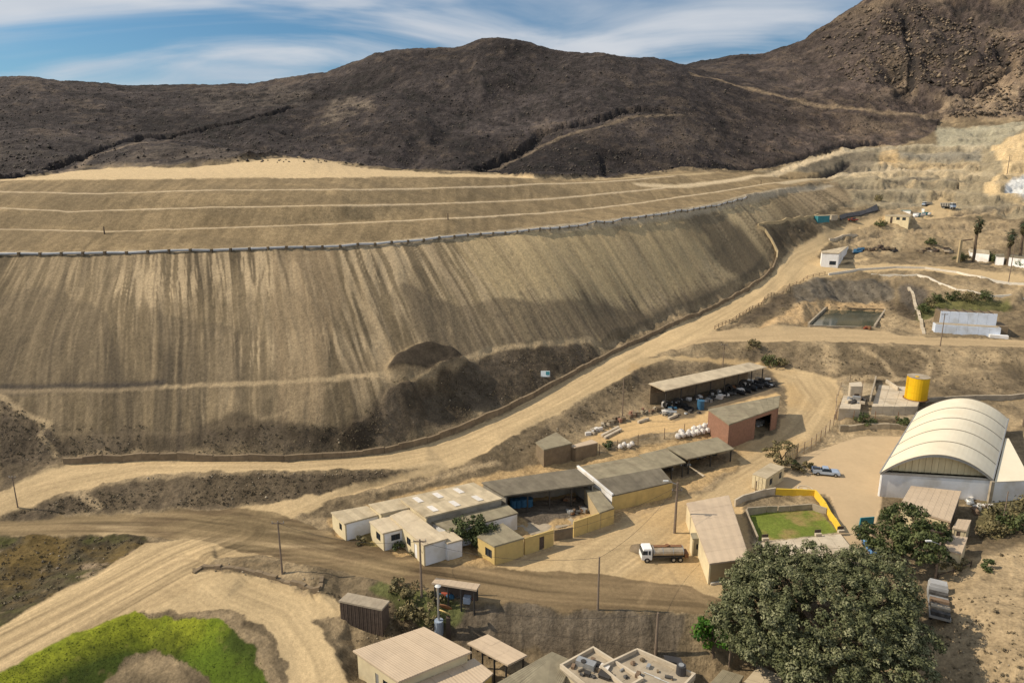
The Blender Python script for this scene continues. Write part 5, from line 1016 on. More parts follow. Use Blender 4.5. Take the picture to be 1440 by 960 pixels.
def tanker(base, rz):
    F, ax = vehicle_frame((0, 0, 0), rz); t = thing('water_truck', (0, 0, 0), 'white cab water tanker truck parked on the sandy street left of the long building', 'truck')
    solid(F, -3.6, 4.0, .5, .7, .95).build('chassis', 'dark_metal', t)
    solid(F, 2.35, 4.15, 1.15, .6, 1.55).build('cab', 'paint_white', t); solid(F, 2.4, 4.12, 1.12, 1.551, 2.35, 0, .25, .06).build('cab_glass', 'glass', t); solid(F, 2.35, 3.95, 1.10, 2.352, 2.65, .02, .15, .08).build('cab_roof', 'paint_white', t)
    solid(F, 2.36, 2.6, 1.14, 1.552, 2.36, 0, 0, .03).build('cab_back', 'paint_white', t); MB().prism([F(3.0, -1.14, 1.552), F(3.12, -1.14, 1.552), F(3.12, 1.14, 1.552), F(3.0, 1.14, 1.552)], [F(3.0, -1.07, 2.352), F(3.12, -1.07, 2.352), F(3.12, 1.07, 2.352), F(3.0, 1.07, 2.352)]).build('pillar', 'paint_white', t)
    b = MB(); n = 16; o = 0
    for u in (-3.3, 2.1):
        for i in range(n): a = 2*math.pi*i/n; b.v.append(F(u, 1.12*math.cos(a), 1.75+.82*math.sin(a)))
    for i in range(n): j = (i+1) % n; b.f.append((i, j, n+j, n+i))
    b.f.append(tuple(range(n))); b.f.append(tuple(reversed(range(n, 2*n)))); b.build('tank', 'tank_steel', t, False)
    for u in (-3.2, -1.4, .4, 2.0):
        b = MB()
        for i in range(n):
            a0, a1 = 2*math.pi*i/n, 2*math.pi*(i+1)/n; b.face(F(u-.05, 1.15*math.cos(a0), 1.75+.85*math.sin(a0)), F(u+.05, 1.15*math.cos(a0), 1.75+.85*math.sin(a0)), F(u+.05, 1.15*math.cos(a1), 1.75+.85*math.sin(a1)), F(u-.05, 1.15*math.cos(a1), 1.75+.85*math.sin(a1)))
        b.build('tank_band', 'metal', t)
    solid(F, -3.1, 1.9, .35, 2.56, 2.66).build('walkway', 'rust', t); MB().tube(F(-.5, 0, 2.6), F(-.5, 0, 2.9), .35, .35, 10).build('hatch', 'rust', t)
    for v in (-1, 1): MB().prism([F(-3.2, v*.95-.1, .95), F(2.1, v*.95-.1, .95), F(2.1, v*.95+.1, .95), F(-3.2, v*.95+.1, .95)], [F(-3.2, v*.95-.1, 1.2), F(2.1, v*.95-.1, 1.2), F(2.1, v*.95+.1, 1.2), F(-3.2, v*.95+.1, 1.2)]).build('side_rail', 'dark_metal', t)
    solid(F, -4.2, -3.5, .9, .7, 1.5).build('rear_box', 'rust', t)
    for u in (-2.7, -1.5, 3.2):
        for v in (-1.0, 1.0): wheel_(t, F(u, v, .5), .5, .32, ax)
    for v in (-.85, .85): MB().box(F(4.16, v, .75), (.08, .35, .22), rz).build('headlight', 'lamp_head', t); MB().box(F(4.0, v*1.5, 1.8), (.1, .2, .4), rz).build('mirror', 'dark_metal', t)
tb = hit(933,786); tanker((tb[0], tb[1], tb[2]), R(182)); bpy.data.objects['water_truck'].location = tb; bpy.data.objects['water_truck'].scale = (.76,)*3
def haul(base, rz, label, s=1.0):
    F0, ax = vehicle_frame(base, rz); F = lambda u, v, w: F0(u*s, v*s, w*s); t = thing('haul_truck', base, label, 'truck', 'haul trucks on the upper yard')
    solid(F, -3.6, 3.6, .9, 1.0, 1.4).build('chassis', 'dark_metal', t); solid(F, 2.2, 3.9, 1.25, 1.1, 2.3).build('cab', 'paint_silver', t); solid(F, 2.25, 3.8, 1.2, 2.301, 3.1, .05, .3, .1).build('cab_glass', 'glass', t); solid(F, 2.2, 3.6, 1.15, 3.102, 3.3).build('cab_roof', 'paint_white', t)
    MB().prism([F(-3.7, -1.3, 1.45), F(2.0, -1.3, 1.45), F(2.0, 1.3, 1.45), F(-3.7, 1.3, 1.45)], [F(-4.2, -1.6, 3.2), F(2.1, -1.6, 3.5), F(2.1, 1.6, 3.5), F(-4.2, 1.6, 3.2)]).build('dump_body', 'metal', t)
    for k in range(4): MB().box(F(-3.0+k*1.5, -1.55, 1.6), (.2*s, .25*s, 1.5*s), rz).build('rib', 'dark_metal', t)
    for u in (-2.6, -1.3, 2.8):
        for v in (-1.2, 1.2): wheel_(t, F(u, v, .65), .65*s, .45*s, ax)
haul(hit(1333,294), R(-75), 'grey haul truck facing the camera on the upper dirt yard', .85); haul(hit(1303,290), R(200), 'dark haul truck behind the upper cabins', .6)
# truck half hidden by the big tree
b0 = hit(1319,864); F, ax = vehicle_frame(b0, R(62)); t = thing('flatbed_truck', b0, 'dusty flatbed truck in dappled shade at the right edge of the big tree', 'truck')
solid(F, -2.2, 4.2, 1.1, .7, 1.0).build('bed', 'metal', t); solid(F, 2.9, 4.4, 1.05, 1.01, 2.0).build('cab', 'pipe_grey', t); solid(F, 2.95, 4.3, 1.0, 2.001, 2.4, .05, .1, .08).build('cab_roof', 'pipe_grey', t)
for k in range(6): solid(F, -2.1+k*.8, -1.45+k*.8, 1.0, 1.01, 1.5+.25*(k % 2)).build('load', ('junk','concrete','junk','wood','metal','junk')[k], t)
for u in (-1.4, 3.4):
    for v in (-.9, .9): wheel_(t, F(u, v, .42), .42, .3, ax)
# ================================================================ ARCHED HALL
def hall():
    z = 4.1; L0, R0, Rb, Lb = PZ(1238,664.5,z), PZ(1396,674,z), PZ(1418,589,z), PZ(1290,579.5,z); rise = 3.6
    t = thing('arched_hall', (*lerp(L0, Rb, .5)[:2], 0), 'large white hall with a curved cream membrane roof and timber coloured gable', 'building'); n = 22
    def P(u, v, off=0, ex=0):
        a = lerp(lerp(L0, R0, u), lerp(Lb, Rb, u), v); return (a[0], a[1], z+(rise+off)*(1-(2*u-1)**2)+off*.0)
    bays = 5
    for k in range(bays):
        b = MB(); v0, v1 = k/bays+.004, (k+1)/bays-.004
        for i in range(n): b.face(P(i/n, v0), P((i+1)/n, v0), P((i+1)/n, v1), P(i/n, v1))
        m_ = len(b.v); b.build('roof_bay', 'hangar_skin', t, True)
    for k in range(bays+1):
        b = MB(); v = k/bays; e = .10/29
        for i in range(n): b.face(*[(x, y, z_+.05) for x, y, z_ in (P(i/n, v-e), P((i+1)/n, v-e), P((i+1)/n, v+e), P(i/n, v+e))])
        b.build('roof_rib', 'concrete', t)
    b = MB(); dd = V3(L0)-V3(Lb); dd.normalize()   # arched eave board standing out over the gable
    for i in range(n):
        p, q = P(i/n, 0), P((i+1)/n, 0); o = .9
        b.face(p, q, (q[0]+dd.x*0, q[1]+dd.y*0, q[2]-.4), (p[0]+dd.x*0, p[1]+dd.y*0, p[2]-.4))
    b.build('eave_arch', 'metal', t)
    ins = 1.1/29; m_ = 34
    for i in range(m_):
        u0, u1 = i/m_+.001, (i+1)/m_-.001; p0, p1 = P(u0, ins), P(u1, ins)
        if max(p0[2], p1[2]) < z+.12: continue
        s = .05*(i % 2); b = MB(); b.prism([(p0[0], p0[1]-s, z+.02), (p1[0], p1[1]-s, z+.02), (p1[0], p1[1]+.1, z+.02), (p0[0], p0[1]+.1, z+.02)], [(p0[0], p0[1]-s, p0[2]-.02), (p1[0], p1[1]-s, p1[2]-.02), (p1[0], p1[1]+.1, p1[2]-.02), (p0[0], p0[1]+.1, p0[2]-.02)]); b.build('gable_plank', 'hangar_gable', t)
    q0, q1 = P(0, .012), P(1, .012); MB().prism([(q0[0], q0[1]-.25, z-.28), (q1[0], q1[1]-.25, z-.28), (q1[0], q1[1]+.2, z-.28), (q0[0], q0[1]+.2, z-.28)], [(q0[0], q0[1]-.25, z), (q1[0], q1[1]-.25, z), (q1[0], q1[1]+.2, z), (q0[0], q0[1]+.2, z)]).build('gable_beam', 'metal', t)
    a, b2, c2, d2 = [lerp(p, lerp(L0, Rb, .5), .012) for p in (L0, R0, Rb, Lb)]
    wall(t, a, b2, z-.3, z-.3, 'white_wall', [(6.5,8.5,2.6,3.4,'win')] if False else (), .2); wall(t, b2, c2, z-.05, z-.05, 'white_wall', (), .2); wall(t, c2, d2, z+.1, z+.1, 'white_wall'); wall(t, d2, a, z-.05, z-.05, 'white_wall')
    b = MB()                                        # back gable
    for i in range(n): p, q = P(i/n, .99), P((i+1)/n, .99); b.prism([(p[0], p[1], z), (q[0], q[1], z), (q[0], q[1]+.1, z), (p[0], p[1]+.1, z)], [(p[0], p[1], p[2]-.02), (q[0], q[1], q[2]-.02), (q[0], q[1]+.1, q[2]-.02), (p[0], p[1]+.1, p[2]-.02)])
    b.build('back_gable', 'white_wall', t)
    MB().box((R0[0]-.3, R0[1]-.45, gz(R0[0], R0[1])-.3), (.5, .4, z)).build('corner_post', 'concrete', t)
    for p, q in ((L0, Lb), (R0, Rb)): MB().tube(p, q, .16, .16, 6).build('gutter', 'metal', t)
    # side tent
    s = thing('side_tent', (R0[0]+2, R0[1]+4, gz(R0[0]+2, R0[1]+4)), 'white triangular side tent attached right of the arched hall', 'tent')
    A_ = lerp(R0, Rb, .66); A_ = (A_[0]+.35, A_[1], z-.3); B_ = (R0[0]+.3, R0[1]-.05, z-.35); C_ = PZ(1450,675,z-.4); D_ = (A_[0]+.6, A_[1], z-.3)
    MB().prism([(p[0], p[1], p[2]-.08) for p in (B_, C_, D_, A_)], [B_, C_, D_, A_]).build('canopy', 'hangar_skin', s)
    wall(s, (B_[0], B_[1]+.1, 0), (C_[0], C_[1]+.1, 0), z-.5, z-.5, 'white_wall', (), .1); wall(s, (C_[0]-.1, C_[1]+.3, 0), (D_[0], D_[1], 0), z-.5, z-.4, 'white_wall', (), .1)
hall()
# houses below the hall
house('brown_house', 'two tone brown roofed house in front of the arched hall', [(1281,683),(1264,712),(1337,733.5),(1352,690.5)], 3.0, {0: 'mud_wall', 1: ('cream_wall', [(.55,.72,.9,1.9,W)]), 2: ('mud_wall', [(.3,.6,0,2,'door')]), 3: 'cream_wall'}, 'roof_pink', 8, 2, .15)
house('brown_hut', 'small square brown roofed hut between two larger ones', [(1347,729.5),(1339,742),(1359.5,746),(1366,731)], 2.4, {'all': 'cream_wall', 1: ('cream_wall', [(.2,.5,0,1.9,'door')])}, 'roof_pink', 3, 1, .1)
house('brown_hut', 'brown roofed hut nearest the lamp pole and dry hill', [(1334,752),(1323,772.5),(1352.5,778.5),(1361,755.5)], 2.5, {'all': 'cream_wall', 1: ('cream_wall', [(.3,.5,.9,1.8,W)])}, 'roof_pink', 4, 1, .1)
house('lean_to', 'dark lean-to roof under the spreading acacia', [(1300,728),(1294,745),(1334,750),(1338,735)], 2.0, {'all': 'mud_wall'}, 'roof_rust', 4, 1, .1)
px_wall('teal_wall', 'dark teal framed low wall at the edge of the court', 'wall', (1208,745), (1211,728), 1.0, 'teal', .15); px_wall('teal_wall', 'dark teal framed beam along the back of the sunken court corner', 'wall', (1211,728), (1230,726.5), 1.0, 'teal', .15)
pk = hit(1226,774); pickup((pk[0], pk[1], pk[2]), R(80), 'bright blue car mostly hidden below the acacia crown', 'paint_blue')
jumble('washing_racks', 'pale crates and boards behind the two tone brown house', 'scrap', scat(1366,716,1392,712,10,21,3)+scat(1360,705,1372,722,6,22,2), ['sack','wood','metal'], .9, 23, 'crate')
# ================================================================ PUMP STATION AND YELLOW TANK
def slabs(name, label, cat, px, z, th, mt, nu, nv, piece='slab'):
    c = [PZ(a, b_, z) for a, b_ in px]; m_ = bil(c, .5, .5); t = thing(name, (m_[0], m_[1], z-th), label, cat)
    for i in range(nu):
        for j in range(nv): slab(t, piece, [bil(c, (i+.008)/nu, (j+.008)/nv), bil(c, (i+.008)/nu, (j+.992)/nv), bil(c, (i+.992)/nu, (j+.992)/nv), bil(c, (i+.992)/nu, (j+.008)/nv)], mt, th, random.uniform(-.015, .015))
    return t
slabs('tank_platform', 'pale concrete platform under the yellow tank', 'platform', [(1236,541),(1226,571),(1290,571.5),(1300,545)], 4.0, 2.6, 'pale_concrete', 4, 3)
slabs('pump_platform', 'pale concrete platform under the pumps left of the yellow tank', 'platform', [(1186,556),(1180,574.5),(1210,575),(1212,556)], 3.8, 2.6, 'pale_concrete', 2, 2)
def hwall(name, label, a, b_, z, h, mt, t_=.3, seg=2.5):
    p, q = PZ(*a, z), PZ(*b_, z); root = thing(name, p, label, 'wall'); L_ = math.hypot(q[0]-p[0], q[1]-p[1]); n = max(1, round(L_/seg)); d = ((q[0]-p[0])/L_, (q[1]-p[1])/L_)
    for i in range(n):
        s, e = L_*i/n+.02, L_*(i+1)/n-.02; xy = [(p[0]+d[0]*x+d[1]*o, p[1]+d[1]*x-d[0]*o) for x, o in ((s, t_/2), (e, t_/2), (e, -t_/2), (s, -t_/2))]
        MB().prism([(x, y, z) for x, y in xy], [(x, y, z+h) for x, y in xy]).build('wall_panel', mt, root)
    return root
hwall('platform_wall', 'grey wall along the left edge of the tank platform', (1231,536), (1223,567), 4.01, 1.3, 'concrete'); hwall('platform_wall', 'short pale wall slanting behind the tank platform', (1246,538), (1263,549), 4.01, .8, 'pale_concrete')
p = PZ(1287.5,560,4.02); t = thing('water_tank', p, 'bright yellow cylindrical water tank on the concrete platform', 'tank'); rt = 2.15; n = 28
for k in range(3):
    b = MB(); b.tube((p[0], p[1], p[2]+k*1.62+.01), (p[0], p[1], p[2]+(k+1)*1.62-.01), rt, rt, n, k == 2); b.build('tank_ring', 'tank_yellow', t)
MB().tube((p[0], p[1], p[2]+4.86), (p[0], p[1], p[2]+4.95), rt+.05, rt+.05, n).build('tank_top', 'concrete', t); MB().tube((p[0], p[1], p[2]), (p[0], p[1], p[2]+.08), rt+.3, rt+.3, n).build('tank_foot', 'rust', t)
MB().tube((p[0]-.6, p[1]-.5, p[2]+4.9), (p[0]-.6, p[1]-.5, p[2]+5.1), .35, .35, 10).build('hatch', 'tank_yellow', t)
for s in (-.2, .2): MB().tube((p[0]-rt-.12, p[1]-s, p[2]), (p[0]-rt-.12, p[1]-s, p[2]+5.1), .035, .035, 5).build('ladder_rail', 'tank_yellow', t)
for k in range(10): MB().tube((p[0]-rt-.12, p[1]-.2, p[2]+.4+k*.45), (p[0]-rt-.12, p[1]+.2, p[2]+.4+k*.45), .025, .025, 4).build('rung', 'tank_yellow', t)
house('pump_house', 'small pale pump house left of the yellow tank platform', [(1194,538),(1196,543),(1214,543),(1211,536.5)], 6.0, {'all': 'pale_concrete', 1: ('pale_concrete', [(.3,.7,0,1.8,'door')])}, 'pale_concrete', 3, 1, .02, flat=True)
jumble('pumps', 'dark pumps and pipes on the left concrete platform', 'pump', [PZ(x, y, 3.85) for x, y in ((1193,566),(1197,567),(1201,566),(1205,567),(1199,562),(1204,562),(1194,562),(1212,561),(1216,563),(1213,567))], ['junk','dark_metal','metal','pale_concrete'], 1.0, 31, 'pump')
wall_line('retaining_wall', 'long pale block wall running right from the yellow tank', 'wall', [(1300,566),(1330,564),(1370,562),(1440,559),(1640,552)], 1.0, .5, 'concrete', 4, piece='wall_block')
wall_line('retaining_wall', 'rough stone wall along the back of the court', 'wall', [(1180,605),(1215,602),(1250,602),(1292,603)], 1.0, .6, 'stone', 2.0, piece='wall_block', dh=.2)
# ================================================================ POND, WHITE TROUGH HOUSE
c = [PZ(1162,436.5,8.2), PZ(1138,459.5,8.2), PZ(1228,462,8.2), PZ(1243,439.5,8.2)]; 
def hole(c, depth, margin=.6):
    global GZ
    return
t = thing('pond_basin', (*bil(c, .5, .5)[:2], 8.0), 'concrete basin walls of the dark settling pond', 'pond wall'); zt = 9.35
for i, (a, b_) in enumerate(((0,1),(1,2),(2,3),(3,0))):
    p, q = c[a], c[b_]; L_ = math.hypot(q[0]-p[0], q[1]-p[1]); d = ((q[0]-p[0])/L_, (q[1]-p[1])/L_); m_ = max(1, round(L_/4))
    for k in range(m_):
        s, e = L_*k/m_+.03, L_*(k+1)/m_-.03; xy = [(p[0]+d[0]*x+d[1]*o, p[1]+d[1]*x-d[0]*o) for x, o in ((s, .5), (e, .5), (e, .0), (s, .0))]
        MB().prism([(x, y, 7) for x, y in xy], [(x, y, zt if i != 1 else 8.75) for x, y in xy]).build('wall_panel', 'concrete' if i != 3 else 'mud_wall', t)
b = MB(); b.prism([(x, y, 6.9) for x, y, z in c], [(x, y, 8.55) for x, y, z in c]); o = b.build('water', 'water'); o['kind'] = 'structure'
jumble('pond_pump', 'reddish pump and pipes at the near edge of the pond', 'pump', scat(1212,463,1222,461,6,33,1.5), ['red_thing','rust','dark_metal'], 1.0, 34, 'pump')
def trough():
    zb = 8.2; A0, A1 = hit(1314,467), hit(1406,474); t = thing('trough_house', A0, 'long white washed reservoir building with a lower front ledge and dark overgrown top', 'building')
    d = V3(A1)-V3(A0); d.z = 0; L_ = d.length; d.normalize(); n_ = Vector((-d.y, d.x, 0)); z0 = min(A0[2], A1[2])
    def at(u, v, w): return (A0[0]+d.x*u+n_.x*v, A0[1]+d.y*u+n_.y*v, z0+w)
    def bx(u0, u1, v0, v1, w0, w1, nm, mt): return MB().prism([at(u0, v0, w0), at(u1, v0, w0), at(u1, v1, w0), at(u0, v1, w0)], [at(u0, v0, w1), at(u1, v0, w1), at(u1, v1, w1), at(u0, v1, w1)]).build(nm, mt, t)
    for k in range(6): bx(L_*k/6+.02, L_*(k+1)/6-.02, 0, 3.0, -.6, 2.4, 'front_panel', 'pale_blue')
    bx(.3, L_-.3, .3, 2.9, 2.402, 2.5, 'ledge_top', 'concrete')
    for k in range(6): bx(1.6+(L_-2)*k/6+.02, 1.6+(L_-2)*(k+1)/6-.02, 3.02, 3.4, -.5, 5.6, 'wall_panel', 'pale_blue')
    bx(1.6, L_-.4, 3.42, 9.5, -.5, 5.2, 'tank_body', 'mud_wall'); bx(L_-.36, L_+2.2, 2.0, 8.5, -.5, 2.6, 'side_block', 'mud_wall'); bx(L_-2.6, L_+1.6, -1.2, -.02, -.5, .7, 'step', 'white_wall')
    for k in range(7): bx(1.8+k*2.0, 1.9+k*2.0, 3.1, 9.4, 5.61, 5.75, 'roof_beam', 'wood_dark')
trough()
wall_line('water_channel', 'narrow concrete channel stepping down the slope left of the white reservoir', 'channel', [(1278,405),(1286,425),(1293,448),(1299,470)], .35, .8, 'pale_concrete', 3, piece='channel_piece')
wall_line('kerb_wall', 'white painted kerb wall along the curved upper road', 'wall', [(1165,387),(1210,380),(1260,377),(1300,378),(1345,384),(1380,391),(1440,401),(1640,420)], .7, .35, 'kerb_white', 4.0, piece='kerb_block')
wall_line('lower_channel', 'thin pale channel below the curved upper road', 'channel', [(1225,386),(1290,387),(1320,398),(1345,408),(1380,414),(1440,421)], .35, .5, 'kerb_white', 4.0, piece='channel_piece')
wall_line('road_wall', 'low brown earth retaining wall along the uphill side of the main road', 'wall', [(90,651),(200,645),(300,647),(400,647.5),(480,643),(540,636),(600,622),(650,604),(700,582),(750,558),(800,530),(850,504),(890,484),(940,460),(1000,435),(1040,414),(1068,396),(1086,380),(1092,364)], 1.0, .5, 'mud_wall', 3.2, piece='wall_block', dh=.12)
wall_line('parapet_wall', 'pale parapet curving down from the dump foot towards the valley road', 'wall', [(1066,321),(1076,326),(1084,338),(1093,356),(1092,366)], 1.2, .5, 'tan_wall', 3.0, piece='wall_block')
wall_line('parapet_wall', 'pale parapet at the foot of the dump left of the teal cabin', 'wall', [(1066,318),(1095,314),(1125,307),(1150,304)], 1.0, .5, 'tan_wall', 3.0, piece='wall_block')
wall_line('trench_wall', 'low stone edging along the sandy turning area in the left foreground', 'wall', [(272,806),(285,797),(320,798),(370,809),(420,822),(450,828),(453,812)], .35, .5, 'mud_wall', 1.1, piece='wall_block', dh=.2)
# ================================================================ UPPER VALLEY BUILDINGS
zc = hit(1175,362)[2]
house('valley_house', 'small white walled cabin with beige roof beside the valley road', [(1154.5,353.5),(1164,355)if False else (1156,355.5),(1180,356.5),(1193,346)], zc+3.1, {'all': 'white_wall', 1: ('white_wall', [(.45,.85,.8,2.2,W)])}, 'roof_tan', 5, 2, .1)
jumble('cabin_clutter', 'pale tarpaulins and parts stacked right of the valley cabin', 'scrap', scat(1196,357,1212,352,14,41,3), ['sack','blue_drum','metal','junk'], 1.5, 42, 'part')
brick_stack('scrap_row', 'low dark row of scrap along the ledge right of the valley cabin', [(1210,352),(1240,350),(1260,353)], 40, ['junk','mud_wall','wood_dark'], 43, 1.8)
brick_stack('scrap_row', 'dark scrap and sheds along the terrace left of the gantry', [(1290,354),(1310,352),(1335,354)], 30, ['junk','mud_wall','wood_dark','concrete'], 44, 2.2)
zs_ = hit(1262,312)[2]
house('site_office', 'cream site office with flat roof on the upper dirt yard', [(1243,301),(1245,303.5),(1279,305),(1284,300.5)], zs_+2.6, {'all': 'cream_wall', 1: ('cream_wall', [(.2,.3,0,2.2,'door'),(.45,.6,1,2.2,W),(.7,.85,1,2.2,W)])}, 'roof_cream', 5, 1, .1, flat=True)
house('green_cabin', 'dark green roofed white cabin behind the cream site office', [(1264,292),(1266,295.5),(1281,296),(1279,291.5)], zs_+4.4, {'all': 'white_wall'}, 'teal', 3, 1, .1, flat=True)
house('white_cabin', 'small white cabin right of the cream site office', [(1290,297),(1291,299.5),(1304,300),(1303,296)], zs_+3.0, {'all': 'white_wall', 1: ('white_wall', [(.3,.6,1,2,W)])}, 'paint_white', 3, 1, .1, flat=True)
jumble('yard_clutter', 'white and green equipment standing between the upper cabins', 'scrap', scat(1284,304,1308,300,14,45,2.5), ['sack','teal','metal','paint_white'], 1.5, 46, 'part')
container('teal_container', 'dark teal container cabin at the foot of the dump', (1150,314), (1166,313), 3.4, 3.0, 'teal', side_ops=False)
container('grey_container', 'small pale container right of the teal cabin', (1169,311), (1178,309), 3, 2.4, 'pale_concrete', side_ops=False)
for i, (x, y) in enumerate(((1199,311),(1262,309))):
    pb_ = hit(x, y); pickup(pb_, R(5), ['dark red car parked left of the upper site office', 'white car parked in front of the upper site office'][i], ['red_thing','paint_white'][i])
c = [hit(1180,305), hit(1182,311), hit(1235,297), hit(1233,289)]; t = thing('liner_sheet', c[0], 'long dark tarpaulin of black liner sloping beside the upper road', 'tarpaulin')
for i in range(6): slab(t, 'liner_panel', [(x, y, gz(x, y)+.6) for x, y, z in (bil(c, (i+.01)/6, 0), bil(c, (i+.01)/6, 1), bil(c, (i+.99)/6, 1), bil(c, (i+.99)/6, 0))], 'black_liner', .5)
wall_line('ledge_wall', 'pale ledge wall above the valley cabin', 'wall', [(1166,338),(1185,333),(1205,332)], .8, .6, 'pale_concrete', 4)
zp = hit(1385,360)[2]
house('white_bungalow', 'long white bungalow behind the first palm', [(1362,350),(1364,354),(1392,357),(1391,352)], zp+1.6, {'all': 'white_wall'}, 'roof_cream', 5, 1, .1)
house('white_bungalow', 'small bluish white hut between the palms', [(1400,357),(1401,360),(1413,361),(1412,357)], zp+1.3, {'all': 'white_wall'}, 'roof_olive', 3, 1, .1)
house('white_bungalow', 'low white house at the right edge behind the third palm', [(1418,358),(1419,361),(1446,364),(1445,359)], zp+1.4, {'all': 'white_wall'}, 'roof_olive', 4, 1, .1)
g0 = hit(1347,369); t = thing('gantry', g0, 'tall yellow post with a horizontal arm reaching to the first palm', 'gantry'); MB().box((g0[0], g0[1], g0[2]-.5), (.8, .8, 8.8)).build('post', 'tan_wall', t); MB().tube((g0[0], g0[1], g0[2]+8.0), (g0[0]+4.8, g0[1]+1, g0[2]+8.4), .3, .25, 6).build('arm', 'wood', t)
# crest pipeline
cw = [hit(x, y+.6) for x, y in [(c_[0], c_[1]) for c_ in CREST[:11]]]; t = thing('crest_pipeline', cw[1], 'long grey segmented culvert pipe along the crest of the dump slope', 'pipeline')
for p, q in zip(cw, cw[1:]):
    L_ = math.hypot(q[0]-p[0], q[1]-p[1]); n = max(1, round(L_/4.2))
    for i in range(n):
        a = lerp(p, q, i/n+.03/n); c = lerp(p, q, (i+1)/n-.05/n); za, zc_ = gz(a[0], a[1]), gz(c[0], c[1]); j = random.uniform(-.12, .12)
        MB().tube((a[0], a[1]-.3+j, za+.28), (c[0], c[1]-.3+j, zc_+.28), .27, .27, 7).build('pipe', 'pipe_grey', t)
        MB().box((c[0], c[1]-.3, zc_-.3), (.35, .9, .9)).build('saddle', 'mud_wall', t)
# ================================================================ FRONT BUILDINGS
house('big_roof_building', 'large pink tan roofed white building at the bottom edge', [(496,914.5),(560,958.5),(663.5,916),(596.5,881)], -.7, {0: ('cream_wall', [(.42,.50,0,2.2,'mdoor'),(.60,.72,.9,2.0,W),(.82,.9,.9,2.0,W)]), 1: 'cream_wall', 2: 'cream_wall', 3: 'cream_wall'}, 'roof_pink', 6, 1, .35)
house('lower_roof_building', 'lower pink tan roofed extension right of the large building', [(583,962),(625,1005),(694,946),(667,925)], -2.0, {'all': 'yellow_wall'}, 'roof_pink', 4, 1, .15)
house('picnic_shelter', 'open shelter with pink tan roof on thin posts', [(657,904),(714,935),(741.5,921),(686,891.5)], (-1.6,-1.6,-1.6,-1.6), {}, 'roof_pink', 4, 3, .2, cat='shelter', posts=[(.03,.02),(.03,.34),(.03,.66),(.03,.97),(.97,.97),(.97,.02),(.97,.5)])
b0 = hit(700,925)
for i in range(3): p = hit(676+i*16, 917+i*8); t = thing('bench', p, 'small wooden bench under the open shelter, %s' % ['far end','middle','near end'][i], 'bench', 'benches under the shelter'); MB().box((p[0], p[1], p[2]+.35), (1.4, .4, .07), -.6).build('seat', 'wood', t); MB().box((p[0]-.4, p[1]+.25, p[2]-.1), (.08, .3, .45), -.6).build('leg', 'wood', t); MB().box((p[0]+.4, p[1]-.25, p[2]-.1), (.08, .3, .45), -.6).build('leg', 'wood', t)
house('ribbed_roof_building', 'grey ribbed roof building at the bottom centre', [(776,916),(684,968),(760,1030),(806,929)], (-1.5,-1.5,-1.9,-1.9), {'all': 'grey_wall'}, 'roof_olive', 4, 3, .1)
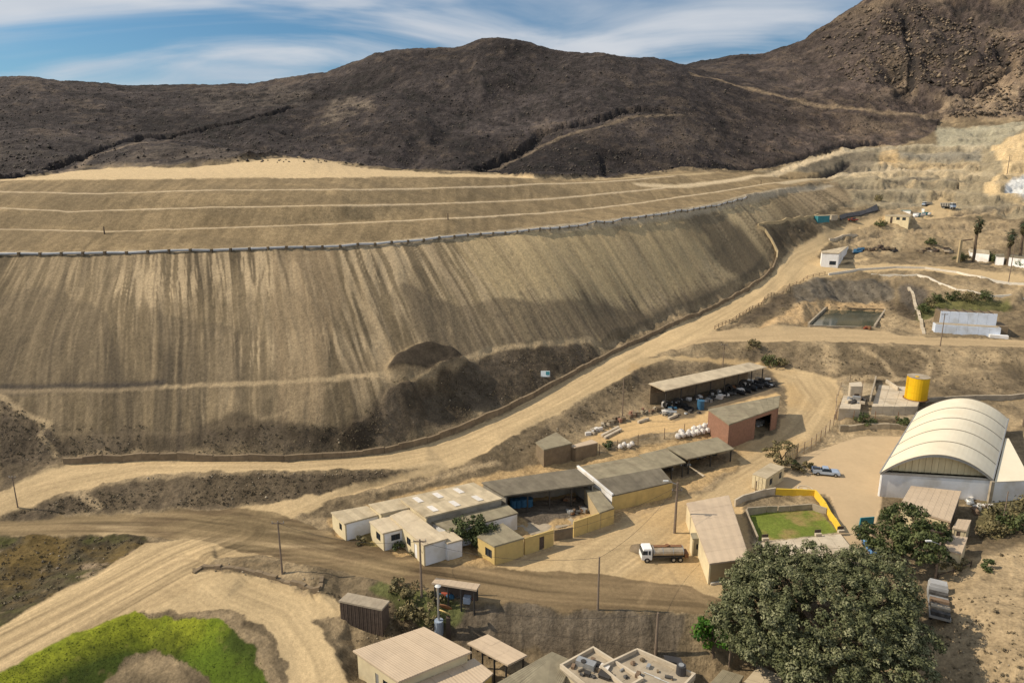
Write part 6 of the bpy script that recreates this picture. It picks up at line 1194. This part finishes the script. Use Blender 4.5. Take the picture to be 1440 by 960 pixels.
def rooftop():
    z = -1.6; c = [PZ(787,939,z), PZ(850,990,z), PZ(905,958,z), PZ(834,913,z)]; d = [PZ(843,942,z), PZ(925,1010,z), PZ(978,953,z), PZ(895.5,917,z)]
    for k, (q, lb) in enumerate(((c, 'flat concrete roofed building with parapet and air conditioner, bottom centre'), (d, 'flat concrete roofed building with a small black tank, bottom right of centre'))):
        m_ = bil(q, .5, .5); t = thing('flat_roof_building', (m_[0], m_[1], gz(m_[0], m_[1])), lb, 'building')
        q = [(x, y, zz_+k*.12) for x, y, zz_ in q]
        for i in range(3):
            for j in range(3): slab(t, 'roof_slab', [bil(q, (i+.004)/3, (j+.004)/3), bil(q, (i+.004)/3, (j+.996)/3), bil(q, (i+.996)/3, (j+.996)/3), bil(q, (i+.996)/3, (j+.004)/3)], 'concrete', .3, random.uniform(-.01, .01))
        w = inset(q, .1)
        for i in range(4):
            e = .004*i+(.2 if i % 2 else 0); dd = (V3(w[(i+1) % 4])-V3(w[i])).normalized(); a, b_ = V3(w[i])+dd*e, V3(w[(i+1) % 4])-dd*e; wall(t, tuple(a), tuple(b_), z-.31, z-.31, 'cream_wall')
        for i in range(4):
            p, r_ = q[i], q[(i+1) % 4]; dd = Vector((r_[0]-p[0], r_[1]-p[1], 0)).normalized(); n_ = Vector((dd.y, -dd.x, 0)); ee = .22 if i % 2 else 0
            P = [(p[0]+dd.x*ee, p[1]+dd.y*ee), (r_[0]-dd.x*ee, r_[1]-dd.y*ee), (r_[0]-dd.x*ee-n_.x*.22, r_[1]-dd.y*ee-n_.y*.22), (p[0]+dd.x*ee-n_.x*.22, p[1]+dd.y*ee-n_.y*.22)]
            MB().prism([(x, y, q[0][2]+.012) for x, y in P], [(x, y, q[0][2]+.5) for x, y in P]).build('parapet', 'pale_concrete', t)
    def on(px, py, kk=0): return PZ(px, py, z+kk*.12+.015)
    p = on(824,937); t = thing('air_conditioner', p, 'grey box air conditioner on the flat roof', 'air conditioner'); MB().box(p, (2.1, .9, .75), -.5).build('casing', 'metal', t); MB().tube((p[0]-.3, p[1]-.1, p[2]+.75), (p[0]-.3, p[1]-.1, p[2]+.85), .3, .3, 10).build('fan', 'dark_metal', t); MB().box((p[0], p[1], p[2]-.01), (2.3, 1.1, .06), -.5).build('base', 'concrete', t)
    for i, (x, y, w_, lb) in enumerate(((838,936,.9,'dark fan unit behind the air conditioner'), (850,941,.9,'pale skylight box on the flat roof'), (851,951,1.2,'dark skylight in the middle of the flat roof'), (826,949,.6,'small dark vent near the roof edge'))):
        p = on(x, y); t = thing('roof_vent', p, lb, 'vent'); MB().box(p, (w_, w_*.8, .35), -.5).build('box', 'dark_metal' if i != 1 else 'pale_concrete', t); MB().box((p[0], p[1], p[2]+.352), (w_*1.1, w_*.9, .06), -.5).build('lid', 'dark_metal' if i != 1 else 'sack', t)
    jumble('roof_clutter', 'scattered bricks and boards on the left flat roof', 'debris', [on(x, y) for x, y in ((806,938),(812,944),(818,949),(833,931),(842,944),(835,952),(846,936),(815,934))], ['mud_wall','wood','junk','concrete'], .45, 91, 'piece')
    jumble('roof_clutter', 'scattered pipes and boards on the right flat roof', 'debris', [on(x, y, 1) for x, y in ((872,944),(890,933),(897,950),(912,938),(925,944),(935,952),(903,928),(880,952),(945,955))], ['wood','junk','metal','mud_wall'], .45, 92, 'piece')
    p = on(957.5,946,1); t = thing('roof_tank', p, 'small black water tank on the flat roof corner', 'tank'); MB().tube(p, (p[0], p[1], p[2]+1.0), .55, .5, 14).build('tank', 'black_liner', t); MB().tube((p[0], p[1], p[2]+1.0), (p[0], p[1], p[2]+1.08), .3, .3, 10).build('lid', 'metal', t)
    for i, (x, y) in enumerate(((880,940),(905,945),(920,952))):
        p = on(x, y, 1); t = thing('roof_pipe', p, 'thin pipe run on the flat roof, %s' % ['left','middle','right'][i], 'pipe', 'pipes on the flat roof'); MB().tube((p[0], p[1], p[2]+.06), (p[0]+1.6, p[1]-1.0, p[2]+.06), .05, .05, 6).build('pipe', 'metal', t)
rooftop()
house('dark_bin_store', 'dark roofed bin store behind the black roof tank', [(933,920),(938,928),(962,934),(957,924)], -2.6, {'all': 'black_liner'}, 'black_liner', 3, 1, .05, flat=True)
house('low_grey_roof', 'low grey ribbed roof at the bottom edge left of the ramp', [(1016,941),(985,975),(1020,990),(1046,950)], -3.0, {'all': 'mud_wall'}, 'roof_olive', 3, 3, .1)
slabs('ramp', 'beige concrete ramp at the bottom edge beside the big tree', 'ramp', [(1068,934),(1030,975),(1090,985),(1100,950)], -4.2, .8, 'roof_tan', 2, 2)
house('plank_shed', 'dark plank walled shed with grey roof in the left foreground', [(489,833),(476,844.5),(537,857),(548,844.5)], (1.15,1.05,1.05,1.15), {3: 'wood_dark', 0: 'wood_dark', 2: 'wood_dark', 1: 'wood_dark'}, 'concrete', 7, 1, .1)
sp, sq = PZ(477.5,845,1.0), PZ(537,857,1.0); psh = bpy.data.objects['plank_shed']
for i in range(22):
    a = lerp(sp, sq, i/22+.004); c = lerp(sp, sq, (i+1)/22-.006); s = .04+.03*(i % 2); zb = min(gz(a[0], a[1]), gz(c[0], c[1]))-.2
    MB().prism([(a[0], a[1]-s-.0, zb), (c[0], c[1]-s-.0, zb), (c[0], c[1]+.1, zb), (a[0], a[1]+.1, zb)], [(a[0], a[1]-s, .84), (c[0], c[1]-s, .84), (c[0], c[1]+.1, .84), (a[0], a[1]+.1, .84)]).build('plank', 'wood_dark', psh)
ks = house('road_kiosk', 'roadside kiosk with pale curved roof at the edge of the dark road', [(613,812.5),(607,819.5),(670,829.5),(675.5,821)], 2.05, {3: 'wood_dark'}, 'roof_pink', 8, 1, .15, skip=(0,1,2), posts=[(.03,.95),(.35,.95),(.66,.95),(.97,.95),(.97,.05)], cat='kiosk')
jumble('kiosk_goods', 'dark red and blue goods displayed inside the roadside kiosk', 'goods', [hit(x, y) for x, y in ((615,836),(621,838),(627,838),(634,840),(642,841),(650,842),(658,843),(664,843))], ['red_thing','blue_drum','junk','wood_dark','paint_silver'], .9, 61, 'item')
# post with barrel and round sign
p = hit(617.5,888); t = thing('vent_pipe', p, 'white vent pipe rising from a blue grey barrel behind the large roof', 'pipe'); MB().tube((p[0], p[1], p[2]-.3), (p[0], p[1], p[2]+1.6), .55, .55, 14).build('barrel', 'paint_silver', t); MB().tube((p[0], p[1], p[2]+1.6), (p[0], p[1], p[2]+6.2), .14, .14, 8).build('pipe', 'metal', t); MB().tube((p[0], p[1], p[2]+6.2), (p[0], p[1], p[2]+6.35), .38, .1, 10).build('cap', 'lamp_head', t)
p = hit(631,897); t = thing('spool_tower', p, 'dark post carrying a round yellow wooden reel next to the vent pipe', 'reel'); MB().box((p[0], p[1], p[2]-.3), (.5, .5, 3.2)).build('post', 'wood_dark', t)
b = MB(); b.tube((p[0]-.4, p[1]-.02, p[2]+3.5), (p[0]-.36, p[1]+.05, p[2]+3.58), .72, .72, 16); b.build('reel', 'yellow_wall', t); MB().tube((p[0]-.3, p[1]+.3, p[2]+4.0), (p[0]-.28, p[1]+.36, p[2]+4.05), .78, .78, 16).build('reel_rim', 'rust', t)
# sign on the scrub slope
p = hit(767,532); t = thing('notice_board', p, 'small white and teal notice board on the dark scrub slope', 'sign')
for s in (-.8, .8): MB().tube((p[0]+s, p[1], p[2]-.3), (p[0]+s, p[1], p[2]+.6), .05, .05, 6).build('post', 'wood', t)
MB().prism([(p[0]-1, p[1]-.05, p[2]+.4), (p[0]+.98, p[1]-.05, p[2]+.4), (p[0]+.98, p[1]+.03, p[2]+.4), (p[0]-1, p[1]+.03, p[2]+.4)], [(p[0]-1, p[1]+.3, p[2]+1.6), (p[0]+.98, p[1]+.3, p[2]+1.6), (p[0]+.98, p[1]+.38, p[2]+1.6), (p[0]-1, p[1]+.38, p[2]+1.6)]).build('board', 'sign_white', t)
MB().prism([(p[0]+.1, p[1]-.0, p[2]+.8), (p[0]+.9, p[1]-.0, p[2]+.8), (p[0]+.9, p[1]+.1, p[2]+.8), (p[0]+.1, p[1]+.1, p[2]+.8)], [(p[0]+.1, p[1]+.22, p[2]+1.5), (p[0]+.9, p[1]+.22, p[2]+1.5), (p[0]+.9, p[1]+.36, p[2]+1.5), (p[0]+.1, p[1]+.36, p[2]+1.5)]).build('emblem', 'teal', t)
# ================================================================ POLES
pole_thing('utility_pole', 'wooden utility pole at the left end of the building row', (397,806), 7.4, .15, [(.3,1.6)])
pole_thing('utility_pole', 'pale utility pole beside the shade tree and roadside kiosk', (593,838), 7.8, .17, [(.35,1.6)])
pole_thing('utility_pole', 'thin bare pole on the near edge of the dark road', (840.5,857), 7.0, .15)
pole_thing('utility_pole', 'brown pole standing in the front cutting beside the flat roofs', (922,921), 5.6, .2)
pole_thing('street_lamp', 'stout wooden street lamp pole in the middle of the sandy street', (948.5,749), 7.9, .22, [(1.3,1.5)], lamp=(-1,), cat='street lamp')
pole_thing('street_lamp', 'lamp pole between the big tree and the brown huts', (1314,817), 5.6, .16, lamp=(-1,), cat='street lamp')
pole_thing('utility_pole', 'pole on the embankment behind the mud block hut', (875,589), 8.5, .14)
pole_thing('utility_pole', 'pole standing behind the workshop canopy', (1016,520), 6.5, .14, [(.3,1.5)])
pole_thing('utility_pole', 'slim pole between the pumps and the pump house', (1209,574), 6.2, .1)
pole_thing('utility_pole', 'tall pole at the right edge behind the arched hall', (1438,600), 15, .16, [(.4,2)])
pole_thing('utility_pole', 'pole beside the left end of the white reservoir', (1322,487), 8.5, .14, [(.3,1.6)])
pole_thing('utility_pole', 'tall slender pole in front of the palms', (1418,398), 15.5, .16, [(.4,1.8)])
pole_thing('utility_pole', 'short pole beside the ramp and bright green bush', (1025,936), 3.4, .12)
pole_thing('utility_pole', 'pole on the quarry bench below the sandy pile', (1416,245), 9, .2, [(.3,2.2)])
pole_thing('utility_pole', 'bare pole right of the hall tent', (1409,740), 5.5, .1)
pole_thing('utility_pole', 'small pole beside the upper left road', (25,713), 5, .1, [(.2,1.0)])
for i, (x, y) in enumerate(((630,309),(147,329),(1070,259))): pole_thing('marker_post', ['short marker post in the middle of the lowest terrace','short marker post at the left of the lowest terrace','short marker post at the right end of the lowest terrace'][i], (x, y), 1.7, .18, group='marker posts on the terraces', mt='wood_dark', cat='post')
def cable(name, label, a, b_, sag=1.2):
    t = thing(name, a, label, 'cable', 'overhead cables'); b = MB(); pr = a
    for i in range(1, 13): u = i/12; q = lerp(a, b_, u); q = (q[0], q[1], q[2]-sag*4*u*(1-u)); b.tube(pr, q, .018, .018, 4, False); pr = q
    b.build('wire', 'dark_metal', t)
def ptop(x, y, h): p = hit(x, y); return (p[0], p[1], p[2]+h)
cable('overhead_cable', 'cable between the left utility pole and the pole by the kiosk', ptop(397,806,7.2), ptop(593,838,7.5)); cable('overhead_cable', 'cable between the pole by the kiosk and the bare roadside pole', ptop(593,838,7.5), ptop(840.5,857,6.9)); cable('overhead_cable', 'cable between the roadside pole and the street lamp', ptop(840.5,857,6.9), ptop(948.5,749,7.5))
cable('overhead_cable', 'cable from the street lamp to the roof corner of the yellow house', ptop(948.5,749,7.3), PZ(737,756,3.2)); cable('overhead_cable', 'cable from the kiosk pole to the office wing', ptop(593,838,7.3), PZ(596,767,3.2)); cable('overhead_cable', 'cable across the front cutting to the brown pole', ptop(617,888,4), ptop(922,921,5.4))
# ================================================================ TREES AND PLANTS
b0 = hit(1190,925); cz = 2.4; cc = PZ(1158,866,cz)
tree('big_tree', 'very large spreading grey green tree in the right foreground', (cc[0]+2, cc[1]-1, gz(cc[0]+2, cc[1]-1)), [((cc[0]-.3, cc[1]+.5, cz+.3), (10.6, 8.6, 5.0), 900), ((cc[0]+6.3, cc[1]+2.8, cz+2.0), (5.4, 5.6, 4.0), 260), ((cc[0]-7.6, cc[1]-.5, cz-.6), (4.8, 4.8, 3.4), 170), ((cc[0]+1, cc[1]-5.5, cz-1.5), (8.4, 4.2, 3.0), 260), ((cc[0]-2.5, cc[1]+6.2, cz+1.2), (5.4, 4.2, 3.4), 190)]+[((cc[0]+10.2*math.cos(a_), cc[1]+8.2*math.sin(a_), cz+z_), (q_, q_, q_*.8), int(16*q_)) for a_, z_, q_ in ((.2,.5,2.0),(.8,2.4,2.3),(1.35,3,1.8),(1.9,2.6,2.3),(2.5,1.2,1.7),(3.0,-.4,2.2),(3.6,-1,1.6),(4.2,-2,2.0),(4.8,-2.4,1.8),(5.4,-2,2.3),(5.9,-.8,1.7))], 'leaf_grey', .75, 11, size=.155, limbs=16, nleaf=64, clump=.66, up=.7, shell=.74)
c1 = PZ(1268,742,4.2); tree('acacia', 'spreading dark acacia in front of the brown roofed houses', (c1[0]+1.5, c1[1]-.5, gz(c1[0]+1.5, c1[1]-.5)), [((c1[0]-2.8, c1[1]-1, 3.4), (3.4, 3.2, 1.7), 60), ((c1[0]+1.6, c1[1]+1.8, 4.8), (3.4, 2.6, 1.5), 55), ((c1[0]+1.0, c1[1]-2.8, 3.0), (3.6, 2.6, 1.8), 60), ((c1[0]+4.2, c1[1]-.3, 3.6), (2.4, 2.4, 1.3), 30)], 'leaf_green', .35, 12, size=.19, limbs=9, nleaf=60, clump=.75, flat=.55)
c2 = PZ(1097,632,3.8); tree('acacia', 'thin open acacia beside the board gate', (c2[0]+.3, c2[1], gz(c2[0]+.3, c2[1])), [((c2[0]+.6, c2[1], 4.6), (2.3, 2.0, .8), 24), ((c2[0]-1.6, c2[1]-.5, 3.4), (1.9, 1.8, .7), 18), ((c2[0]+.2, c2[1]-1, 2.4), (1.6, 1.4, .8), 14)], 'leaf_dry', .2, 13, size=.16, limbs=7, nleaf=45, clump=.6, flat=.5)
c3 = PZ(664,743,2.8); tree('shade_tree', 'dark green shade tree between the office wing and the yellow house', (c3[0], c3[1], gz(c3[0], c3[1])), [((c3[0], c3[1], 3.0), (3.3, 2.2, 1.3), 60), ((c3[0]+1, c3[1]-.5, 1.8), (1.8, 1.4, 1.1), 20)], 'leaf_green', .22, 14, size=.18, limbs=8, nleaf=50, clump=.7, flat=.7)
def bush(name, label, px, r, mt, seed, h=.8, group=None, n=12, cat='bush', size=.16):
    p = hit(*px); rs = np.random.RandomState(seed); t = thing(name, p, label, cat, group); V, F, S = leaves((p[0], p[1], p[2]+r*h*.5), (r, r, r*h), n, 46, size, r*.42, rs, flat=.8, shell=.2, zmin=-.3); mesh_np('foliage', V, F, S, mt, t, p)
    b = MB()
    for k in range(3): a = k*2.1; b.tube((p[0], p[1], p[2]-.2), (p[0]+math.cos(a)*r*.5, p[1]+math.sin(a)*r*.5, p[2]+r*h*.6), .05, .02, 5)
    b.build('stem', 'bark', t); return t
tree('round_tree', 'bright green round tree left of the big tree', hit(1003,925), [((PZ(1003,889,-.7)), (2.1, 1.9, 1.6), 40)], 'leaf_bright', .15, 15, size=.16, limbs=5, nleaf=60, clump=.7)
for i, (x, y, r, mt_, lb) in enumerate(((1214,596,2.0,'leaf_green','rounded green bush on the terrace below the pump platform'), (1270,598,1.6,'leaf_green','smaller green bush right of the terrace fence'), (855,628,1.0,'leaf_green','small green bush beside the mud block annex'), (560,832,1.3,'leaf_dry','olive bush behind the plank shed'), (578,838,1.3,'leaf_dry','green bush left of the kiosk pole'), (612,850,1.2,'leaf_dry','brownish bush below the roadside kiosk'), (575,872,1.8,'leaf_dry','low olive bush right of the plank shed'), (600,872,1.2,'leaf_dry','dark bush above the large roof ridge'),
        (1410,735,2.6,'leaf_dry','dry bush right of the brown huts'), (1430,745,2.4,'leaf_green','green bush at the right edge below the tent'), (1395,752,1.8,'leaf_dry','low dry bush beside the bare pole'), (1436,720,2.0,'leaf_dry','tall dry bush touching the right edge below the tent'), (1310,345,2.4,'leaf_green','dark round bush left of the gantry'), (1350,366,2.2,'leaf_green','dark bush at the foot of the gantry'), (1357,367,1.8,'leaf_dry','dry bush right of the gantry foot'), (1390,366,2.6,'leaf_green','large dark bush between the white bungalows'), (1402,368,2.0,'leaf_green','bush in front of the bluish hut'), (1427,372,2.6,'leaf_bright','bright green hedge bush below the third palm'), (1438,374,2.2,'leaf_bright','bright green bush at the right edge below the third palm'),
        (1236,282,2.2,'leaf_dry','dry bush above the upper road'), (1238,318,2.4,'leaf_green','dark bush on the bank below the upper yard'), (1316,424,2.2,'leaf_green','low bush left above the white reservoir'), (1340,421,2.4,'leaf_green','bush growing on top of the white reservoir, left'), (1362,421,2.4,'leaf_dry','bush growing on top of the white reservoir, middle'), (1385,422,2.4,'leaf_green','bush growing on top of the white reservoir, right'), (1297,440,2.2,'leaf_green','low green bush left of the white reservoir'), (1306,432,2.0,'leaf_dry','olive bush on the slope left of the reservoir'), (1125,664,1.2,'leaf_dry','dry bush under the thin acacia'), (1118,658,1.1,'leaf_green','small dark bush by the board gate'), (1136,655,1.1,'leaf_dry','dry bush behind the silver pickup'),
        (590,780,1.0,'leaf_dry','small dry bush in front of the office wing'), (563,772,1.0,'leaf_green','small green bush between the first two huts'), (508,764,.9,'leaf_dry','small bush beside the leftmost hut'), (1080,805,1.2,'leaf_dry','small bush left edge of the terrace'), (1340,800,1.5,'leaf_dry','dry bush below the hut by the lamp pole'), (1060,490,1.8,'leaf_dry','bush on the scrub band below the plateau'), (1085,512,2.0,'leaf_green','dark bush on the scrub band above the loop road'), (1100,514,1.6,'leaf_dry','small bush right of the dark bush on the scrub band'), (1393,800,1.0,'leaf_green','small green shrub on the dry hill'))):
    bush('bush', lb, (x, y), r, mt_, 100+i, n=max(8, int(8*r)), size=.15+.03*r)
def palm(px, hpx_h, label, seed):
    p = hit(*px); rs = random.Random(seed); t = thing('palm_tree', p, label, 'palm tree', 'tall fan palms on the upper terrace'); b = MB(); n = 8
    for k in range(n): z0, z1 = hpx_h*k/n, hpx_h*(k+1)/n; b.tube((p[0]+.12*math.sin(k), p[1], p[2]-.3+z0), (p[0]+.12*math.sin(k+1), p[1], p[2]-.3+z1), .55-.02*k, .53-.02*k, 8)
    b.build('trunk', 'bark', t); top = (p[0]+.1, p[1], p[2]+hpx_h-.2)
    V = []; F = []; S = []
    for k in range(46):
        a = rs.uniform(0, 6.28); el = rs.uniform(-1.1, 1.3); L_ = rs.uniform(1.7, 2.5); d = Vector((math.cos(a)*math.cos(el), math.sin(a)*math.cos(el), math.sin(el))); sd = d.cross(Vector((0, 0, 1))).normalized(); m_ = Vector(top)+d*L_*.55; e = Vector(top)+d*L_+Vector((0, 0, -.5))
        for q in range(5):
            w = (q-2)*.30; o = len(V); tip = e+sd*w*1.6+Vector((0, 0, -abs(w)*.4)); V += [tuple(m_-sd*.09+sd*w*.25), tuple(m_+sd*.09+sd*w*.25), tuple(tip+sd*.05), tuple(tip-sd*.05)]; F.append([o, o+1, o+2, o+3]); S += [rs.random()]*4
        o = len(V); V += [tuple(Vector(top)-sd*.04), tuple(Vector(top)+sd*.04), tuple(m_+sd*.04), tuple(m_-sd*.04)]; F.append([o, o+1, o+2, o+3]); S += [.3]*4
    mesh_np('crown', np.array(V), np.array(F), np.array(S), 'leaf_palm', t, p)
    V, F, S = leaves((p[0], p[1], p[2]+hpx_h-3.4), (1.0, 1.0, 2.2), 26, 30, .28, .5, np.random.RandomState(seed), zmin=-1); mesh_np('dead_frond_skirt', V, F, S*.35, 'leaf_dry', t, p)
palm((1368,368), 15.2, 'tallest palm, leftmost, touching the gantry arm', 1); palm((1416,372), 11.6, 'shorter palm in the middle behind the slender pole', 2); palm((1432,372), 15.5, 'palm with dark crown at the right edge', 3)
# rocks and low scrub that nobody could count
def scatter(name, cat, label, n, region_px, mt, size, seed, rock=True, dens=None):
    rs = np.random.RandomState(seed); V = []; F = []; S = []; nb = 0
    for reg, share in region_px:
        xs = [a[0] for a in reg]; ys = [a[1] for a in reg]; k = 0; m_ = int(n*share); tries = 0
        pxs = np.column_stack([rs.uniform(min(xs), max(xs), m_*6), rs.uniform(min(ys), max(ys), m_*6)]); ins = np.zeros(len(pxs), bool)
        for i in range(len(reg)):
            x0, y0 = reg[i]; x1, y1 = reg[(i+1) % len(reg)]
            if y0 == y1: continue
            ins ^= ((y0 > pxs[:, 1]) != (y1 > pxs[:, 1])) & (pxs[:, 0] < (x1-x0)*(pxs[:, 1]-y0)/(y1-y0)+x0)
        for x, y in pxs[ins][:m_]:
            p = hit(x, y)
            if float(smp(Mroad, p[0], p[1])) > .3: continue
            if mt != 'grass_mix' and float(fbm(np.array([p[0]/6]), np.array([p[1]/6]), 401, 3)[0]) < rs.uniform(-.35, .15): continue
            s = size*rs.uniform(.4, 1.4)*(1 if rs.rand() > .06 else 1.8)
            if rock:
                q = rs.uniform(.6, 1.2, (6, 3))*s; c = np.array([(1,0,0),(-1,0,0),(0,1,0),(0,-1,0),(0,0,1),(0,0,-.4)])*q; V.append(c+np.array(p)+[0, 0, s*.1]); F.append(np.array([(0,2,4),(2,1,4),(1,3,4),(3,0,4),(2,0,5),(1,2,5),(3,1,5),(0,3,5)])+nb); nb += 6; S.append(np.full(6, rs.rand()))
            else:
                m2 = 12; d = rs.normal(size=(m2, 3)); d[:, 2] = np.abs(d[:, 2]); d /= np.linalg.norm(d, axis=1)[:, None]; P = np.array(p)+d*s*rs.uniform(.3, 1, (m2, 1)); a = np.cross(d, rs.normal(size=(m2, 3))); a /= np.linalg.norm(a, axis=1)[:, None]; b = np.cross(d, a); w = s*.38
                c = np.stack([P-a*w, P+a*w, P+b*w*1.2+[0, 0, w*.4]], 1).reshape(-1, 3); V.append(c); F.append(np.arange(m2*3).reshape(-1, 3)+nb); nb += m2*3; S.append(np.full(m2*3, rs.rand()))
    o = mesh_np(name, np.concatenate(V), np.concatenate(F), np.concatenate(S), mt, None, (0, 0, 0)); o['kind'] = 'stuff'; o['label'] = label; o['category'] = cat
leafmat('rock_mix', (.12,.095,.07), (.24,.19,.13), (.42,.35,.25)); leafmat('scrub_mix', (.07,.056,.034), (.115,.09,.055), (.19,.15,.09))
SR = [([(0,728),(100,697),(300,668),(560,662),(500,682),(400,705),(200,716)], .10), ([(480,612),(560,530),(700,500),(828,482),(845,500),(750,550),(640,596)], .10), ([(450,832),(620,848),(620,895),(500,905)], .05), ([(0,755),(200,755),(212,766),(0,880)], .05), ([(720,640),(850,550),(905,516),(1000,515),(915,545),(830,600)], .08), ([(1010,468),(1110,410),(1165,396),(1250,398),(1300,402),(1310,440),(1260,465),(1130,432),(1060,462)], .10), ([(1000,490),(1440,495),(1440,560),(1190,535),(1100,520)], .14), ([(1310,800),(1440,770),(1440,960),(1320,960)], .035), ([(0,560),(100,615),(440,605),(560,615),(400,635),(90,640),(0,690)], .08), ([(1085,320),(1150,312),(1120,345),(1095,356)], .04), ([(1200,325),(1440,310),(1440,370),(1200,350)], .06)]
scatter('scrub', 'scrub', 'low dry scrub dotted over the slopes between the roads', 6500, SR, 'scrub_mix', .20, 71, False)
scatter('rocks', 'rocks', 'loose stones scattered along the slopes and road edges', 2600, [(a, b*.5) for a, b in SR]+[([(90,640),(400,640),(640,604),(850,498),(1000,428),(1000,436),(850,510),(640,616),(400,650),(90,655)], .12), ([(200,668),(560,660),(560,666),(200,674)], .05), ([(640,662),(760,600),(880,532),(900,545),(760,615),(660,672)], .08), ([(250,780),(450,812),(450,832),(300,805)], .04)], 'rock_mix', .13, 72, True)
p = hit(918,774); b = MB(); t = thing('soil_heap', p, 'dark heap of damp soil beside the water tanker cab', 'soil heap'); rs = random.Random(4); b.blob((p[0]-1.1, p[1]+.2, p[2]-.1), (2.3, 1.3, .75), 16, 8, .12, rs); b.build('heap', 'mud_wall', t, True); MB().blob((p[0]+.8, p[1]+.3, p[2]-.1), (1.2, .8, .45), 12, 6, .15, rs).build('heap', 'mud_wall', t, True)

leafmat('grass_mix', (.020,.040,.006), (.045,.072,.010), (.14,.15,.02))
scatter('grass_tufts', 'grass', 'thick green grass tufts covering the curved bank in the left foreground', 4500, [([(0,948),(60,915),(100,895),(190,860),(240,866),(290,868),(330,880),(350,905),(375,945),(380,960),(300,960),(290,955),(260,935),(212,916),(180,931),(140,960),(0,960)], 1.0)], 'grass_mix', .05, 74, False)

HB = [([(0,120),(100,120),(250,130),(400,120),(500,95),(560,75),(700,62),(860,82),(960,100),(1060,130),(1200,157),(1290,170),(1190,200),(1050,235),(850,248),(700,244),(500,232),(240,225),(0,245)], .8), ([(1100,70),(1215,5),(1440,5),(1440,165),(1320,165),(1120,135)], .2)]
leafmat('hill_rock_mix', (.022,.018,.016), (.055,.045,.038), (.13,.105,.08)); scatter('hill_scrub', 'scrub', 'dark low scrub and stones speckling the charcoal hills', 10000, HB, 'hill_rock_mix', .5, 81, True)
leafmat('cliff_rock_mix', (.035,.028,.022), (.11,.083,.058), (.26,.195,.13)); scatter('rock_outcrops', 'rocks', 'rugged rock outcrops on the high mountain at the right', 2600, [([(1230,20),(1290,0),(1400,40),(1440,60),(1440,165),(1330,165),(1380,125),(1290,120)], .7), ([(1150,45),(1215,5),(1270,30),(1290,130),(1180,110)], .3)], 'cliff_rock_mix', 1.25, 82, True)
scatter('toe_scrub', 'scrub', 'dark rubble and scrub band along the foot of the dump slope', 1300, [([(0,575),(60,605),(200,604),(440,604),(560,612),(660,590),(760,545),(850,498),(850,486),(700,500),(560,530),(520,600),(300,596),(90,600),(0,560)], .6), ([(90,630),(400,634),(540,622),(640,600),(700,574),(800,524),(850,500),(850,510),(640,612),(400,642),(90,644)], .4)], 'scrub_mix', .22, 83, False)
